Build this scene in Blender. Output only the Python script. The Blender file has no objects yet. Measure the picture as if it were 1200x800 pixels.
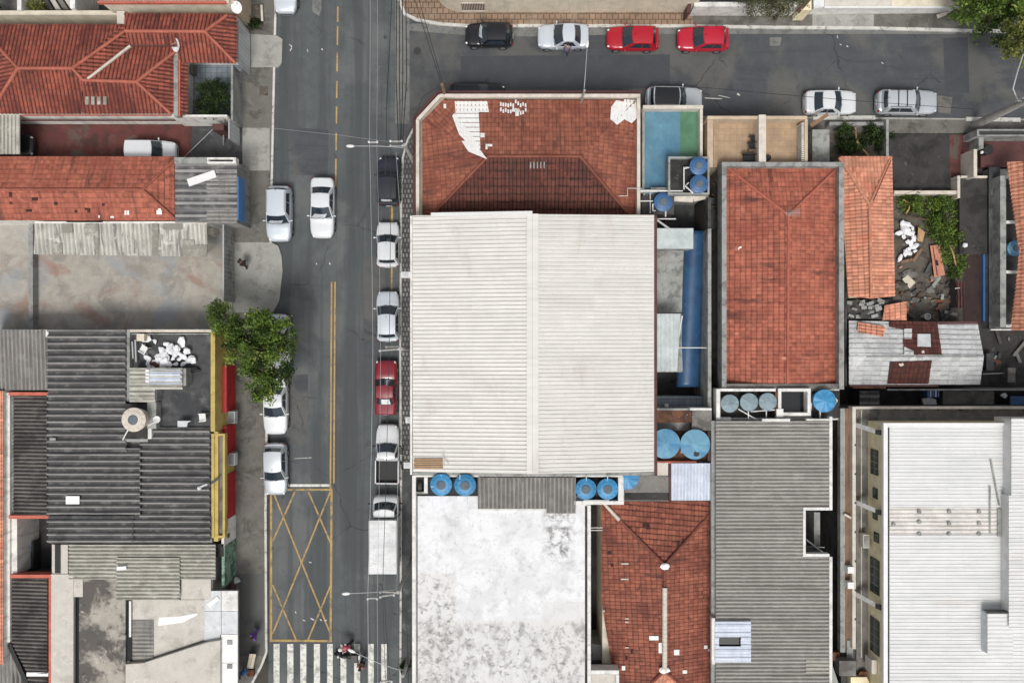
import bpy, bmesh, math, random
import numpy as np
from mathutils import Vector, Matrix
random.seed(7)
R = math.radians
scene = bpy.context.scene
col = scene.collection
CAM_H = 60.0; FPX = 960.0          # drone height above the road (m), focal length in photo pixels

def P(px, py, h=0.0):
    """point at height h that the nadir camera sees at photo pixel (px, py)"""
    k = (CAM_H - h) / FPX
    return Vector(((px - 600) * k, (400 - py) * k, h))
def PL(seq, h=None):
    return [P(*(s if len(s) == 3 else (s[0], s[1], h))) for s in seq]
def rect(x0, y0, x1, y1):
    return [(x0, y0), (x0, y1), (x1, y1), (x1, y0)]

def srgb(r, g, b):
    f = lambda c: (c/255/12.92) if c/255 <= .04045 else ((c/255+.055)/1.055)**2.4
    return (f(r), f(g), f(b), 1)

# ------------------------------------------------------------------ materials
class NT:
    def __init__(s, m):
        m.use_nodes = True
        s.t = m.node_tree; s.n = s.t.nodes; s.b = s.n['Principled BSDF']
    def new(s, t, **kw):
        n = s.n.new(t)
        for k, v in kw.items(): setattr(n, k, v)
        return n
    def link(s, a, b): s.t.links.new(a, b)
    def math(s, op, a, b=None, c=None):
        n = s.new('ShaderNodeMath', operation=op)
        for i, v in enumerate((a, b, c)):
            if v is None: continue
            if isinstance(v, (int, float)): n.inputs[i].default_value = v
            else: s.link(v, n.inputs[i])
        return n.outputs[0]
    def mix(s, fac, a, b, mode='MIX'):
        n = s.new('ShaderNodeMix', data_type='RGBA', blend_type=mode)
        for i, v in ((0, fac), (6, a), (7, b)):
            if isinstance(v, (int, float)): n.inputs[i].default_value = v
            elif isinstance(v, tuple): n.inputs[i].default_value = v
            else: s.link(v, n.inputs[i])
        return n.outputs[2]
    def noise(s, vec, scale, detail=4, rough=.6, dist=0):
        if isinstance(scale, tuple):
            mp = s.new('ShaderNodeMapping'); mp.inputs['Scale'].default_value = scale
            s.link(vec, mp.inputs['Vector']); vec = mp.outputs[0]; scale = 1
        n = s.new('ShaderNodeTexNoise'); s.link(vec, n.inputs['Vector'])
        n.inputs['Scale'].default_value = scale; n.inputs['Detail'].default_value = detail
        n.inputs['Roughness'].default_value = rough; n.inputs['Distortion'].default_value = dist
        return n.outputs[0]
    def ramp(s, v, lo, hi):
        n = s.new('ShaderNodeMapRange', interpolation_type='SMOOTHSTEP')
        s.link(v, n.inputs[0]); n.inputs[1].default_value = lo; n.inputs[2].default_value = hi
        return n.outputs[0]

def M(name, base, layers=(), var=.12, vscale=1.3, rough=.8, bump=0., bscale=9, cell=None, metal=0., spec=.5, coat=0., grime_shade=(), cracks=None, runs=None, fine=.1):
    """base colour (linear) with noise variation, stain layers (colour, scale, lo, hi[, amount]), optional
    per-tile/per-sheet random (cell = size u, size v, amount) read from the UV map in metres"""
    m = bpy.data.materials.new(name); t = NT(m)
    pos = t.new('ShaderNodeNewGeometry').outputs['Position']
    c = t.mix(t.ramp(t.noise(pos, vscale, 5), .3, .7), tuple(x*(1-var) for x in base[:3])+(1,), tuple(min(x*(1+var), 1) for x in base[:3])+(1,))
    if fine:
        f = t.noise(pos, 14, 3, .7)
        c = t.mix(1, c, t.mix(t.ramp(f, .3, .7), (1-fine,)*3+(1,), (1+fine*.6,)*3+(1,)), 'MULTIPLY')
    if cell:
        uv = t.new('ShaderNodeUVMap').outputs[0]
        sp = t.new('ShaderNodeSeparateXYZ'); t.link(uv, sp.inputs[0])
        v = t.math('FLOOR', t.math('DIVIDE', sp.outputs[1], cell[1]))
        off = t.math('MULTIPLY', v, cell[3] if len(cell) > 3 else 0)
        u = t.math('FLOOR', t.math('ADD', t.math('DIVIDE', sp.outputs[0], cell[0]), off))
        cb = t.new('ShaderNodeCombineXYZ'); t.link(u, cb.inputs[0]); t.link(v, cb.inputs[1])
        w = t.new('ShaderNodeTexWhiteNoise', noise_dimensions='2D'); t.link(cb.outputs[0], w.inputs[0])
        a = cell[2]
        c = t.mix(1, c, t.mix(w.outputs[0], (1-a, 1-a*1.05, 1-a*1.1, 1), (1+a, 1+a*.95, 1+a*.9, 1)), 'MULTIPLY')
    for ax, per, ctr_, half, gc, amt in grime_shade:      # channel dirt and gap shade painted dark in valleys and along overlaps
        uv = t.new('ShaderNodeUVMap').outputs[0]
        sp = t.new('ShaderNodeSeparateXYZ'); t.link(uv, sp.inputs[0])
        q = t.math('DIVIDE', sp.outputs[ax], per)
        if ax == 1 and cell:           # each tile sits a little off its course
            cb = t.new('ShaderNodeCombineXYZ'); t.link(t.math('FLOOR', t.math('DIVIDE', sp.outputs[0], cell[0])), cb.inputs[0]); t.link(t.math('FLOOR', q), cb.inputs[1])
            w2 = t.new('ShaderNodeTexWhiteNoise', noise_dimensions='2D'); t.link(cb.outputs[0], w2.inputs[0])
            q = t.math('ADD', q, t.math('MULTIPLY', t.math('SUBTRACT', w2.outputs[0], .5), .16))
        fr = t.math('FRACT', t.math('ADD', q, .5-ctr_))
        d = t.math('ABSOLUTE', t.math('SUBTRACT', fr, .5))
        k = t.math('SUBTRACT', 1, t.ramp(d, half*.55, half*1.3))
        nz = t.ramp(t.noise(pos, 1.7, 4), .28, .55)
        c = t.mix(t.math('MULTIPLY', t.math('MULTIPLY', k, t.math('ADD', t.math('MULTIPLY', nz, .6), .4)), amt), c, gc)
    for L in layers:
        lc, sc, lo, hi = L[:4]; amt = L[4] if len(L) > 4 else 1
        f = t.ramp(t.noise(pos, sc, 6, .65, .4), lo, hi)
        if len(L) > 5:                     # a region of the place: axis, from, to (metres)
            sx = t.new('ShaderNodeSeparateXYZ'); t.link(pos, sx.inputs[0])
            for ax, a0, a1 in L[5]:
                f = t.math('MULTIPLY', f, t.ramp(sx.outputs[ax], a0, a1))
        c = t.mix(t.math('MULTIPLY', f, amt), c, lc)
    if runs:                           # rain-washed dirt and lichen running down the slope
        uvn = t.new('ShaderNodeUVMap').outputs[0]
        k = t.math('MULTIPLY', t.ramp(t.noise(uvn, (1.6, .22, 1), 5, .65, .3), .5, .68), t.ramp(t.noise(pos, .3, 3), .38, .6))
        c = t.mix(t.math('MULTIPLY', k, runs[1]), c, runs[0])
        c = t.mix(t.math('MULTIPLY', t.ramp(t.noise(pos, 3.4, 5, .7), .62, .74), runs[1]*.7), c, srgb(96, 92, 80))
    if cracks:
        wv = t.new('ShaderNodeTexNoise'); t.link(pos, wv.inputs['Vector']); wv.inputs['Scale'].default_value = 1.2; wv.inputs['Detail'].default_value = 4
        av = t.new('ShaderNodeVectorMath', operation='MULTIPLY_ADD'); t.link(wv.outputs[1], av.inputs[0]); av.inputs[1].default_value = (.9, .9, 0); t.link(pos, av.inputs[2])
        for sc_, wd, lo in ((cracks[0], .010, .50), (cracks[0]*2.6, .012, .60)):
            vo = t.new('ShaderNodeTexVoronoi', feature='DISTANCE_TO_EDGE', voronoi_dimensions='2D'); t.link(av.outputs[0], vo.inputs['Vector']); vo.inputs['Scale'].default_value = sc_
            k = t.math('MULTIPLY', t.math('SUBTRACT', 1, t.ramp(vo.outputs['Distance'], wd*.4, wd*1.6)), t.ramp(t.noise(pos, .21+.1*sc_, 3), lo, lo+.12))
            c = t.mix(t.math('MULTIPLY', k, cracks[1]), c, srgb(44, 46, 48))
    t.link(c, t.b.inputs['Base Color'])
    t.b.inputs['Roughness'].default_value = rough; t.b.inputs['Metallic'].default_value = metal
    t.b.inputs['Specular IOR Level'].default_value = spec
    if coat: t.b.inputs['Coat Weight'].default_value = coat; t.b.inputs['Coat Roughness'].default_value = .05
    if bump:
        bn = t.new('ShaderNodeBump'); bn.inputs['Strength'].default_value = bump; bn.inputs['Distance'].default_value = .03
        t.link(t.noise(pos, bscale, 6, .7), bn.inputs['Height']); t.link(bn.outputs[0], t.b.inputs['Normal'])
    return m

def simple(name, c, rough=.5, metal=0., spec=.5, coat=0., var=.06):
    return M(name, c, var=var, rough=rough, metal=metal, spec=spec, coat=coat, fine=.04)

def M_grid(name, base, joint, size, jw=.06, var=.12, layers=(), rough=.8, ang=0., off=0.5, ratio=1.0):
    """pavers / floor tiles laid in world space"""
    m = bpy.data.materials.new(name); t = NT(m)
    pos = t.new('ShaderNodeNewGeometry').outputs['Position']
    mp = t.new('ShaderNodeMapping'); mp.inputs['Rotation'].default_value = (0, 0, ang); t.link(pos, mp.inputs[0])
    br = t.new('ShaderNodeTexBrick', offset=off)
    t.link(mp.outputs[0], br.inputs['Vector'])
    br.inputs['Color1'].default_value = tuple(x*(1-var) for x in base[:3])+(1,)
    br.inputs['Color2'].default_value = tuple(x*(1+var) for x in base[:3])+(1,)
    br.inputs['Mortar'].default_value = joint
    br.inputs['Scale'].default_value = 1; br.inputs['Mortar Size'].default_value = size*jw*.5
    br.inputs['Brick Width'].default_value = size*ratio; br.inputs['Row Height'].default_value = size
    c = t.mix(1, br.outputs[0], t.mix(t.ramp(t.noise(pos, 1.1, 5), .3, .7), (.8, .8, .8, 1), (1.12, 1.1, 1.08, 1)), 'MULTIPLY')
    for lc, sc, lo, hi, amt in layers:
        c = t.mix(t.math('MULTIPLY', t.ramp(t.noise(pos, sc, 6, .65, .4), lo, hi), amt), c, lc)
    t.link(c, t.b.inputs['Base Color']); t.b.inputs['Roughness'].default_value = rough
    return m

def M_leaf(name, dark, light, hue):
    m = bpy.data.materials.new(name); t = NT(m)
    a = t.new('ShaderNodeAttribute', attribute_name='tint').outputs['Fac']
    c = t.mix(t.ramp(a, 0, .75), dark, light); c = t.mix(t.ramp(a, .8, 1), c, hue)
    t.link(c, t.b.inputs['Base Color']); t.b.inputs['Roughness'].default_value = .55
    t.b.inputs['Specular IOR Level'].default_value = .3
    tr = t.new('ShaderNodeBsdfTranslucent'); t.link(c, tr.inputs[0])
    mx = t.new('ShaderNodeMixShader'); mx.inputs[0].default_value = .2
    t.link(t.b.outputs[0], mx.inputs[1]); t.link(tr.outputs[0], mx.inputs[2])
    t.link(mx.outputs[0], t.n['Material Output'].inputs[0])
    return m

# ------------------------------------------------------------------ mesh builder
class MB:
    def __init__(s): s.v = []; s.f = []; s.uv = None; s.tint = None; s.smooth = False
    def face(s, pts):
        i = len(s.v); s.v += [Vector(p) for p in pts]; s.f.append(tuple(range(i, i+len(pts)))); return s
    def prism(s, bot, top):
        n = len(bot); i = len(s.v); s.v += [Vector(p) for p in bot] + [Vector(p) for p in top]
        a = sum(bot[k][0]*bot[(k+1) % n][1] - bot[(k+1) % n][0]*bot[k][1] for k in range(n))
        ks = list(range(n)) if a > 0 else list(range(n))[::-1]
        s.f.append(tuple(i+k for k in ks[::-1])); s.f.append(tuple(i+n+k for k in ks))
        for q in range(n):
            k, l = ks[q], ks[(q+1) % n]
            s.f.append((i+k, i+l, i+n+l, i+n+k))
        return s
    def extrude(s, top, z0):
        return s.prism([Vector((p[0], p[1], z0)) for p in top], top)
    def box(s, x0, y0, z0, x1, y1, z1):
        return s.extrude([Vector(p) for p in ((x0, y0, z1), (x1, y0, z1), (x1, y1, z1), (x0, y1, z1))], z0)
    def pbox(s, x0, y0, x1, y1, h, z0):        # photo rectangle at its top height, extruded down
        return s.extrude(PL(rect(x0, y0, x1, y1), h), z0)
    def bar(s, p, q, w, h=None):
        p, q = Vector(p), Vector(q); h = h or w; d = (q-p).normalized()
        up = Vector((0, 0, 1)) if abs(d.z) < .95 else Vector((0, 1, 0))
        a = d.cross(up).normalized(); b = a.cross(d).normalized()
        o = [a*w/2+b*h/2, -a*w/2+b*h/2, -a*w/2-b*h/2, a*w/2-b*h/2]
        i = len(s.v); s.v += [p+k for k in o] + [q+k for k in o]
        s.f += [(i+3, i+2, i+1, i), (i+4, i+5, i+6, i+7)] + [(i+k, i+(k+1) % 4, i+4+(k+1) % 4, i+4+k) for k in range(4)]
        return s
    def tube(s, pts, r, n=8):
        pts = [Vector(p) for p in pts]; i0 = len(s.v); rr = r if isinstance(r, (list, tuple)) else [r]*len(pts)
        for k, p in enumerate(pts):
            d = (pts[min(k+1, len(pts)-1)] - pts[max(k-1, 0)]).normalized()
            up = Vector((0, 0, 1)) if abs(d.z) < .9 else Vector((0, 1, 0))
            a = d.cross(up).normalized(); b = a.cross(d)
            for j in range(n):
                t = 2*math.pi*j/n; s.v.append(p + (a*math.cos(t)+b*math.sin(t))*rr[k])
        for k in range(len(pts)-1):
            for j in range(n):
                s.f.append((i0+k*n+j, i0+k*n+(j+1) % n, i0+(k+1)*n+(j+1) % n, i0+(k+1)*n+j))
        s.f.append(tuple(i0+j for j in range(n))[::-1]); e = i0+(len(pts)-1)*n; s.f.append(tuple(e+j for j in range(n)))
        return s
    def lathe(s, prof, c, n=24, axis='z'):
        i0 = len(s.v); c = Vector(c)
        for r, z in prof:
            for j in range(n):
                t = 2*math.pi*j/n; a, b = r*math.cos(t), r*math.sin(t)
                s.v.append(c + (Vector((a, b, z)) if axis == 'z' else Vector((a, z, b)) if axis == 'y' else Vector((z, a, b))))
        for k in range(len(prof)-1):
            for j in range(n):
                q = (i0+k*n+j, i0+k*n+(j+1) % n, i0+(k+1)*n+(j+1) % n, i0+(k+1)*n+j)
                s.f.append(q if axis != 'y' else q[::-1])
        return s
    def ball(s, c, r, seed=0, jit=0., sub=2, flat=(1, 1, 1)):
        bm = bmesh.new(); bmesh.ops.create_icosphere(bm, subdivisions=sub, radius=1)
        rnd = random.Random(seed); i = len(s.v)
        for v in bm.verts:
            k = 1 + rnd.uniform(-jit, jit); s.v.append(Vector(c) + Vector((v.co.x*flat[0], v.co.y*flat[1], v.co.z*flat[2]))*r*k)
        s.f += [tuple(i+v.index for v in f.verts) for f in bm.faces]; bm.free(); return s
    def grid(s, fn, nu, nv):
        i = len(s.v)
        for a in range(nu+1):
            for b in range(nv+1): s.v.append(Vector(fn(a/nu, b/nv)))
        for a in range(nu):
            for b in range(nv):
                k = i+a*(nv+1)+b; s.f.append((k, k+nv+1, k+nv+2, k+1))
        return s
    def add(s, o):
        i = len(s.v); s.v += o.v; s.f += [tuple(k+i for k in f) for f in o.f]; return s
    def build(s, name, mat, parent=None, smooth=None, fixn=False):
        org = Vector((0, 0, 0))
        if parent is not None:
            org = Vector(parent.get('_org', (0, 0, 0)))
        me = bpy.data.meshes.new(name)
        me.from_pydata([(v - org)[:] for v in s.v], [], s.f)
        if s.uv is not None:
            ul = me.uv_layers.new(name='UVMap')
            vi = np.empty(len(me.loops), dtype=np.int32); me.loops.foreach_get('vertex_index', vi)
            ul.data.foreach_set('uv', np.array(s.uv, dtype=np.float32)[vi].ravel())
        if s.tint is not None:
            at = me.attributes.new('tint', 'FLOAT', 'FACE'); at.data.foreach_set('value', np.array(s.tint, dtype=np.float32))
        if fixn:
            bm = bmesh.new(); bm.from_mesh(me); bmesh.ops.recalc_face_normals(bm, faces=bm.faces); bm.to_mesh(me); bm.free()
        for m in (mat if isinstance(mat, (list, tuple)) else [mat]): me.materials.append(m)
        if smooth:
            me.polygons.foreach_set('use_smooth', [True]*len(me.polygons)); me.set_sharp_from_angle(angle=R(smooth))
        o = bpy.data.objects.new(name, me); col.objects.link(o)
        if parent is not None: o.parent = parent; o['_org'] = list(org)
        return o

def tag(o, label, cat, group=None):
    o['label'] = label; o['category'] = cat
    if group: o['group'] = group
    return o
def thing(name, label, cat, loc=(0, 0, 0), rz=0., group=None):
    """an Empty at the base; children built from world coordinates (rz = 0) or local ones (org zeroed)"""
    o = bpy.data.objects.new(name, None); col.objects.link(o); o.empty_display_size = .3
    o.location = loc; o.rotation_euler.z = rz
    o['_org'] = list(loc)
    return tag(o, label, cat, group)
def local(o): o['_org'] = [0, 0, 0]; return o
def single(mb, name, mat, label, cat, loc, group=None, smooth=None):
    """a thing that is one mesh, origin at its base"""
    loc = Vector(loc)
    for i in range(len(mb.v)): mb.v[i] = mb.v[i] - loc
    o = mb.build(name, mat, None, smooth); o.location = loc
    return tag(o, label, cat, group)
def structure(mb, name, mat):
    o = mb.build(name, mat); o['kind'] = 'structure'; return o
def copy_tree(o, parent=None):
    c = o.copy(); col.objects.link(c)
    if parent is not None: c.parent = parent
    for ch in list(o.children): copy_tree(ch, c)
    return c

# ------------------------------------------------------------------ roof sheets (real relief)
def fit_plane(pts):
    c = sum(pts, Vector())/len(pts); n = Vector((0, 0, 0))
    for k in range(len(pts)):
        a, b = pts[k]-c, pts[(k+1) % len(pts)]-c; n += a.cross(b)
    n.normalize()
    return c, (n if n.z > 0 else -n)
def on_plane(plane, px, py, off=0.):
    c, n = plane; o = Vector((0, 0, CAM_H)); d = P(px, py, 0) - o
    return o + d*((c-o).dot(n)/d.dot(n)) + n*off

def sheet(mb, pts, kind='tile', pu=.25, pv=.40, amp=.028, lift=.05, along=None, off=0., wob=.0, seed=1):
    """relief sheet over polygon pts (world), clipped in plan; ridges run up the slope or along 'along'"""
    pts = [Vector(p) for p in pts]
    c, n = fit_plane(pts)
    if along is not None: v = Vector((along[0], along[1], 0))
    else: v = Vector((-n.x, -n.y, 0)) if Vector((n.x, n.y)).length > 1e-3 else Vector((0, 1, 0))
    v = (v - n*v.dot(n)).normalized(); u = v.cross(n).normalized()
    lu = [(p-c).dot(u) for p in pts]; lv = [(p-c).dot(v) for p in pts]
    u0, u1, v0, v1 = min(lu)-.05, max(lu)+.05, min(lv)-.05, max(lv)+.05
    rnd = random.Random(seed)
    if kind == 'tile': ph = (0, .25, .5, .75); hz = (0, .75, 1, .75)
    elif kind == 'flat_tile': ph = (0, .12, .5, .88); hz = (0, .9, 1., .9)
    elif kind == 'trap': ph = (0, .28, .40, .60, .72); hz = (0, 0, 1, 1, 0)
    elif kind == 'rib': ph = (0, .62, .74, .88); hz = (0, 0, 1, 1)
    elif kind == 'wide': ph = (0, .3, .5, .62, .78, .9); hz = (0, .12, .55, 1, 1, .45)
    else: ph = (0, .17, .33, .5, .67, .83); hz = (0, .25, .75, 1, .75, .25)
    us = []; k = math.floor(u0/pu)
    while k*pu < u1:
        for a, b in zip(ph, hz): us.append(((k+a)*pu, b*amp))
        k += 1
    vs = []; k = math.floor(v0/pv)
    while k*pv < v1:
        vs.append((k*pv+.004, lift)); vs.append(((k+1)*pv-.004, 0.)); k += 1
    bm = bmesh.new(); V = []
    jit = {}
    for a, (x, hx) in enumerate(us):
        for b, (y, hy) in enumerate(vs):
            w = 0
            if wob:
                key = (math.floor(x/pu+1e-6), b//2)
                if key not in jit: jit[key] = rnd.uniform(-wob, wob)
                w = jit[key]
            V.append(bm.verts.new(c + u*x + v*(y+w*.6) + n*(hx+hy+off+w*.5)))
    nv = len(vs)
    for a in range(len(us)-1):
        for b in range(nv-1):
            i = a*nv+b; bm.faces.new((V[i], V[i+nv], V[i+nv+1], V[i+1]))
    area = sum(pts[k].x*pts[(k+1) % len(pts)].y - pts[(k+1) % len(pts)].x*pts[k].y for k in range(len(pts)))
    sg = 1 if area > 0 else -1
    for k in range(len(pts)):
        a, b = pts[k], pts[(k+1) % len(pts)]; e = b-a
        if Vector((e.x, e.y)).length < 1e-4: continue
        no = Vector((e.y*sg, -e.x*sg, 0))
        bmesh.ops.bisect_plane(bm, geom=bm.verts[:]+bm.edges[:]+bm.faces[:], plane_co=a, plane_no=no, clear_outer=True)
    bm.verts.index_update(); i0 = len(mb.v)
    if mb.uv is None: mb.uv = [(0, 0)]*len(mb.v)
    for q in bm.verts:
        mb.v.append(q.co.copy()); d = q.co - c; mb.uv.append((d.dot(u), d.dot(v)))
    for f in bm.faces:
        ids = [q.index+i0 for q in f.verts]
        if f.normal.dot(n) < -.2: ids = ids[::-1]
        mb.f.append(tuple(ids))
    bm.free(); return c, n

def roof(parent, planes, mat, name='roof', ridges=(), rmat=None, rr=.13, **kw):
    mb = MB(); fits = [sheet(mb, PL(p), seed=i+3, **kw) for i, p in enumerate(planes)]
    o = mb.build(name, mat, parent)
    for a, b in ridges:
        p, q = P(*a), P(*b); rmb = MB(); n = max(2, int((q-p).length/.42))
        for i in range(n):
            s0, s1 = p+(q-p)*(i/n), p+(q-p)*((i+1)/n)
            rmb.tube([s0, s1+(s1-s0)*.04], [rr*1.06, rr*.9], 8)
        rmb.build('ridge_cap', rmat or mat, o, smooth=50)
    return o, fits

def body(parent, outline, mat, z0=0., drop=.07, name='wall'):
    """wall prism under a roof outline [(px,py,h)...]"""
    top = [p - Vector((0, 0, drop)) for p in PL(outline)]
    return MB().extrude(top, z0).build(name, mat, parent)
def ctr(outline, z=0.):
    pts = PL(outline); c = sum(pts, Vector())/len(pts); return Vector((c.x, c.y, z))
def building(name, label, cat, outline, wallmat, group=None, z0=0., drop=.07):
    t = thing(name, label, cat, ctr(outline, z0), 0, group)
    body(t, outline, wallmat, z0, drop); return t
def hrect(x0, y0, x1, y1, h): return [(a, b, h) for a, b in rect(x0, y0, x1, y1)]
def rim(parent, x0, y0, x1, y1, h, z0, w, mat, name='parapet', sides='tblr'):
    """parapet strips (photo-pixel width w) round a rectangle"""
    for s in sides:
        b = {'t': (x0, y0, x1, y0+w), 'b': (x0, y1-w, x1, y1), 'l': (x0, y0+w+.04, x0+w, y1-w-.04), 'r': (x1-w, y0+w+.04, x1, y1-w-.04)}[s]
        MB().pbox(*b, h, z0).build(name, mat, parent)
# ------------------------------------------------------------------ palette
g = lambda v: srgb(v, v, v)
mt = {}
mt['asphalt'] = M('asphalt', srgb(88, 93, 94), [(srgb(74, 77, 80), (.9, .07, 1), .45, .62, .75), (srgb(108, 110, 110), (1.4, .05, 1), .55, .75, .6), (srgb(58, 60, 62), .5, .62, .72, .5), (srgb(125, 126, 124), 3.1, .71, .78, .5), (srgb(62, 64, 66), 1.6, .66, .72, .6), (srgb(52, 54, 56), .33, .64, .70, .55), (srgb(116, 118, 118), .16, .5, .62, .45), (srgb(46, 48, 50), 1.9, .60, .68, .7, [(0, P(432, 0).x, P(446, 0).x)]), (srgb(46, 48, 50), 1.9, .60, .68, .7, [(0, P(346, 0).x, P(334, 0).x)]), (srgb(70, 74, 76), (.8, .02, 1), .46, .6, .7)], cracks=(.22, .6), var=.09, rough=.85, bump=.25, bscale=30, fine=.16)
mt['asphalt_side'] = M('asphalt_side', srgb(78, 81, 85), [(srgb(64, 67, 72), (.07, .8, 1), .45, .62, .7), (srgb(100, 100, 98), .35, .55, .72, .6), (srgb(55, 57, 62), .9, .64, .72, .6), (srgb(130, 130, 126), 2.5, .71, .78, .6), (srgb(104, 103, 98), .14, .46, .60, .6)], cracks=(.25, .7), var=.09, rough=.85, bump=.25, bscale=30, fine=.16)
mt['asphalt_new'] = M('asphalt_new', srgb(70, 73, 78), [(srgb(78, 80, 86), .9, .5, .7, .6)], var=.06, rough=.85, bump=.2, bscale=30, fine=.14)
mt['ground'] = M('ground', srgb(72, 70, 66), [(srgb(48, 47, 46), .8, .48, .62), (srgb(105, 100, 92), 1.5, .6, .72, .6)], rough=.95, bump=.4)
mt['gutter'] = M('gutter', srgb(120, 121, 118), [(srgb(92, 92, 90), 2, .5, .68), (srgb(140, 140, 136), .6, .55, .7, .5)], rough=.9, bump=.2)
mt['pave'] = M('pavement_concrete', srgb(112, 110, 104), [(srgb(78, 77, 73), .7, .48, .64, .8), (srgb(138, 135, 128), 1.4, .58, .72, .6), (srgb(58, 57, 54), 2.8, .63, .7, .7)], var=.1, rough=.92, bump=.3)
mt['pave_light'] = M('pavement_light', srgb(160, 160, 154), [(srgb(128, 127, 122), 1.1, .5, .66, .8), (srgb(178, 177, 172), 2.2, .58, .7, .5)], var=.08, rough=.9, bump=.25)
mt['pave_mosaic'] = M_grid('pavement_mosaic', srgb(132, 132, 128), srgb(72, 72, 72), .36, jw=.34, var=.3, layers=[(srgb(70, 70, 69), .9, .46, .62, .8)], ang=R(0), ratio=.7)
mt['pave_brown'] = M_grid('pavement_brown', srgb(148, 124, 104), srgb(92, 80, 70), .42, jw=.16, var=.12, layers=[(srgb(172, 158, 138), .5, .5, .7, .5), (srgb(98, 82, 70), .9, .55, .72, .7)], ratio=1)
mt['kerb'] = M('kerb_white', srgb(205, 204, 198), [(srgb(120, 118, 110), 2.0, .52, .64, .8)], rough=.9)
mt['yellow_paint'] = M('yellow_road_paint', srgb(186, 154, 98), [(srgb(120, 112, 98), 2.6, .48, .66, .8), (srgb(96, 98, 98), 5, .58, .7, .7)], rough=.8)
mt['yellow_worn'] = M('yellow_worn_paint', srgb(182, 152, 98), [(srgb(104, 100, 92), 2.0, .46, .66, .85), (srgb(92, 94, 94), 5.5, .56, .70, .7)], rough=.85)
mt['white_paint'] = M('white_road_paint', srgb(222, 222, 214), [(srgb(150, 150, 146), 1.6, .46, .64, .8), (srgb(108, 109, 108), 5, .55, .68, .7)], rough=.8)
tl = dict(cell=(.25, .36, .24), rough=.85, var=.12, vscale=.9, runs=(srgb(58, 42, 38), .7))
def tg(pu=.26, pv=.40, a=.55, b=.5, dark=srgb(74, 42, 36)): return [(0, pu, 0, .17, dark, a), (1, pv, .03, .13, dark, b)]  # second band paints grime and shadow gap along each tile overlap
mt['tile_red'] = M('tile_red', srgb(150, 90, 72), [(srgb(108, 56, 46), .55, .46, .66, .8), (srgb(66, 42, 38), 2.2, .56, .70, .75), (srgb(196, 116, 90), 1.7, .58, .7, .5)], grime_shade=tg(.25, .36, .12, .6), **tl)
mt['tile_bright'] = M('tile_bright', srgb(172, 102, 82), [(srgb(140, 74, 60), .45, .46, .66, .75), (srgb(92, 56, 48), 2.6, .58, .72, .6), (srgb(188, 118, 98), 1.4, .55, .68, .5)], grime_shade=tg(.27, .36, .10, .5, srgb(96, 52, 44)), **tl)
mt['tile_dark'] = M('tile_dark', srgb(102, 60, 50), [(srgb(82, 44, 38), .8, .46, .64, .7), (srgb(146, 80, 62), 1.9, .58, .7, .6)], grime_shade=tg(.26, .52, .3, .9, srgb(48, 28, 26)), **tl)
mt['tile_mid'] = M('tile_mid', srgb(152, 94, 75), [(srgb(120, 66, 54), .6, .46, .66, .75), (srgb(78, 50, 44), 3, .58, .72, .6), (srgb(170, 106, 86), 1.3, .58, .7, .5)], grime_shade=tg(.26, .36, .12, .5, srgb(90, 50, 42)), **tl)
mt['tile_orange'] = M('tile_orange', srgb(208, 148, 122), [(srgb(190, 112, 88), .6, .5, .66, .6), (srgb(150, 90, 74), 2.3, .68, .75, .4)], grime_shade=tg(.25, .36, .2, .3, srgb(130, 78, 62)), **dict(tl, runs=(srgb(120, 84, 70), .5)))
mt['tile_house'] = M('tile_house', srgb(156, 86, 70), [(srgb(104, 52, 46), .45, .44, .64, .85), (srgb(70, 42, 40), 1.8, .54, .68, .7), (srgb(176, 104, 86), 2, .6, .72, .5)], grime_shade=tg(.27, .40, .85, .2, srgb(70, 38, 34)), **tl)
mt['ridge_red'] = M('ridge_red', srgb(174, 102, 84), [(srgb(150, 80, 66), 1.5, .5, .68, .5)], rough=.85)
mt['tile_white'] = M('tile_white', srgb(200, 202, 203), [(srgb(164, 166, 166), 1.0, .44, .66, .75), (srgb(112, 112, 110), 3, .58, .72, .6), (srgb(84, 78, 74), .6, .62, .74, .5), (srgb(222, 224, 224), .35, .55, .65, .6)], rough=.7, var=.06, cell=(.6, .36, .09), grime_shade=[(1, .36, .03, .13, srgb(120, 122, 120), .7)])
mt['tile_brown'] = M('tile_brown', srgb(92, 48, 40), [(srgb(58, 34, 30), 2, .45, .62, .8), (srgb(134, 70, 56), 3.2, .6, .7, .6)], grime_shade=tg(.3,.42,.5,.6, srgb(40,24,22)), **tl)
mt['patch_white'] = M('white_patch', srgb(240, 240, 238), [(srgb(205, 206, 204), 2.2, .58, .7, .5)], rough=.6, var=.04)
cl = dict(rough=.75)
mt['sheet_cream'] = M('sheet_cream', srgb(220, 218, 213), [(srgb(202, 199, 194), (.15, 1.8, 1), .46, .7, .6), (srgb(176, 172, 166), 1.3, .62, .76, .5), (srgb(190, 182, 172), (.5, .18, 1), .56, .7, .45)], cell=(1.07, 4.4, .035), grime_shade=[(0, .267, .58, .1, srgb(168, 164, 160), .5)], var=.03, rough=.6, fine=.03)
mt['sheet_white'] = M('sheet_white', srgb(220, 221, 220), [(srgb(202, 204, 204), (.12, 1.3, 1), .44, .68, .7), (srgb(200, 192, 184), (.2, .8, 1), .56, .74, .5), (srgb(160, 156, 150), 2.5, .68, .78, .4)], cell=(1.1, 3.2, .02), var=.03, rough=.55, fine=.03)
mt['sheet_old'] = M('sheet_old', srgb(222, 219, 214), [(srgb(176, 170, 163), (.3, 4, 1), .5, .68, .6)], cell=(1.1, 3.2, .05), rough=.7, grime_shade=[(0, .26, 0, .22, srgb(170, 164, 156), .5)])
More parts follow.
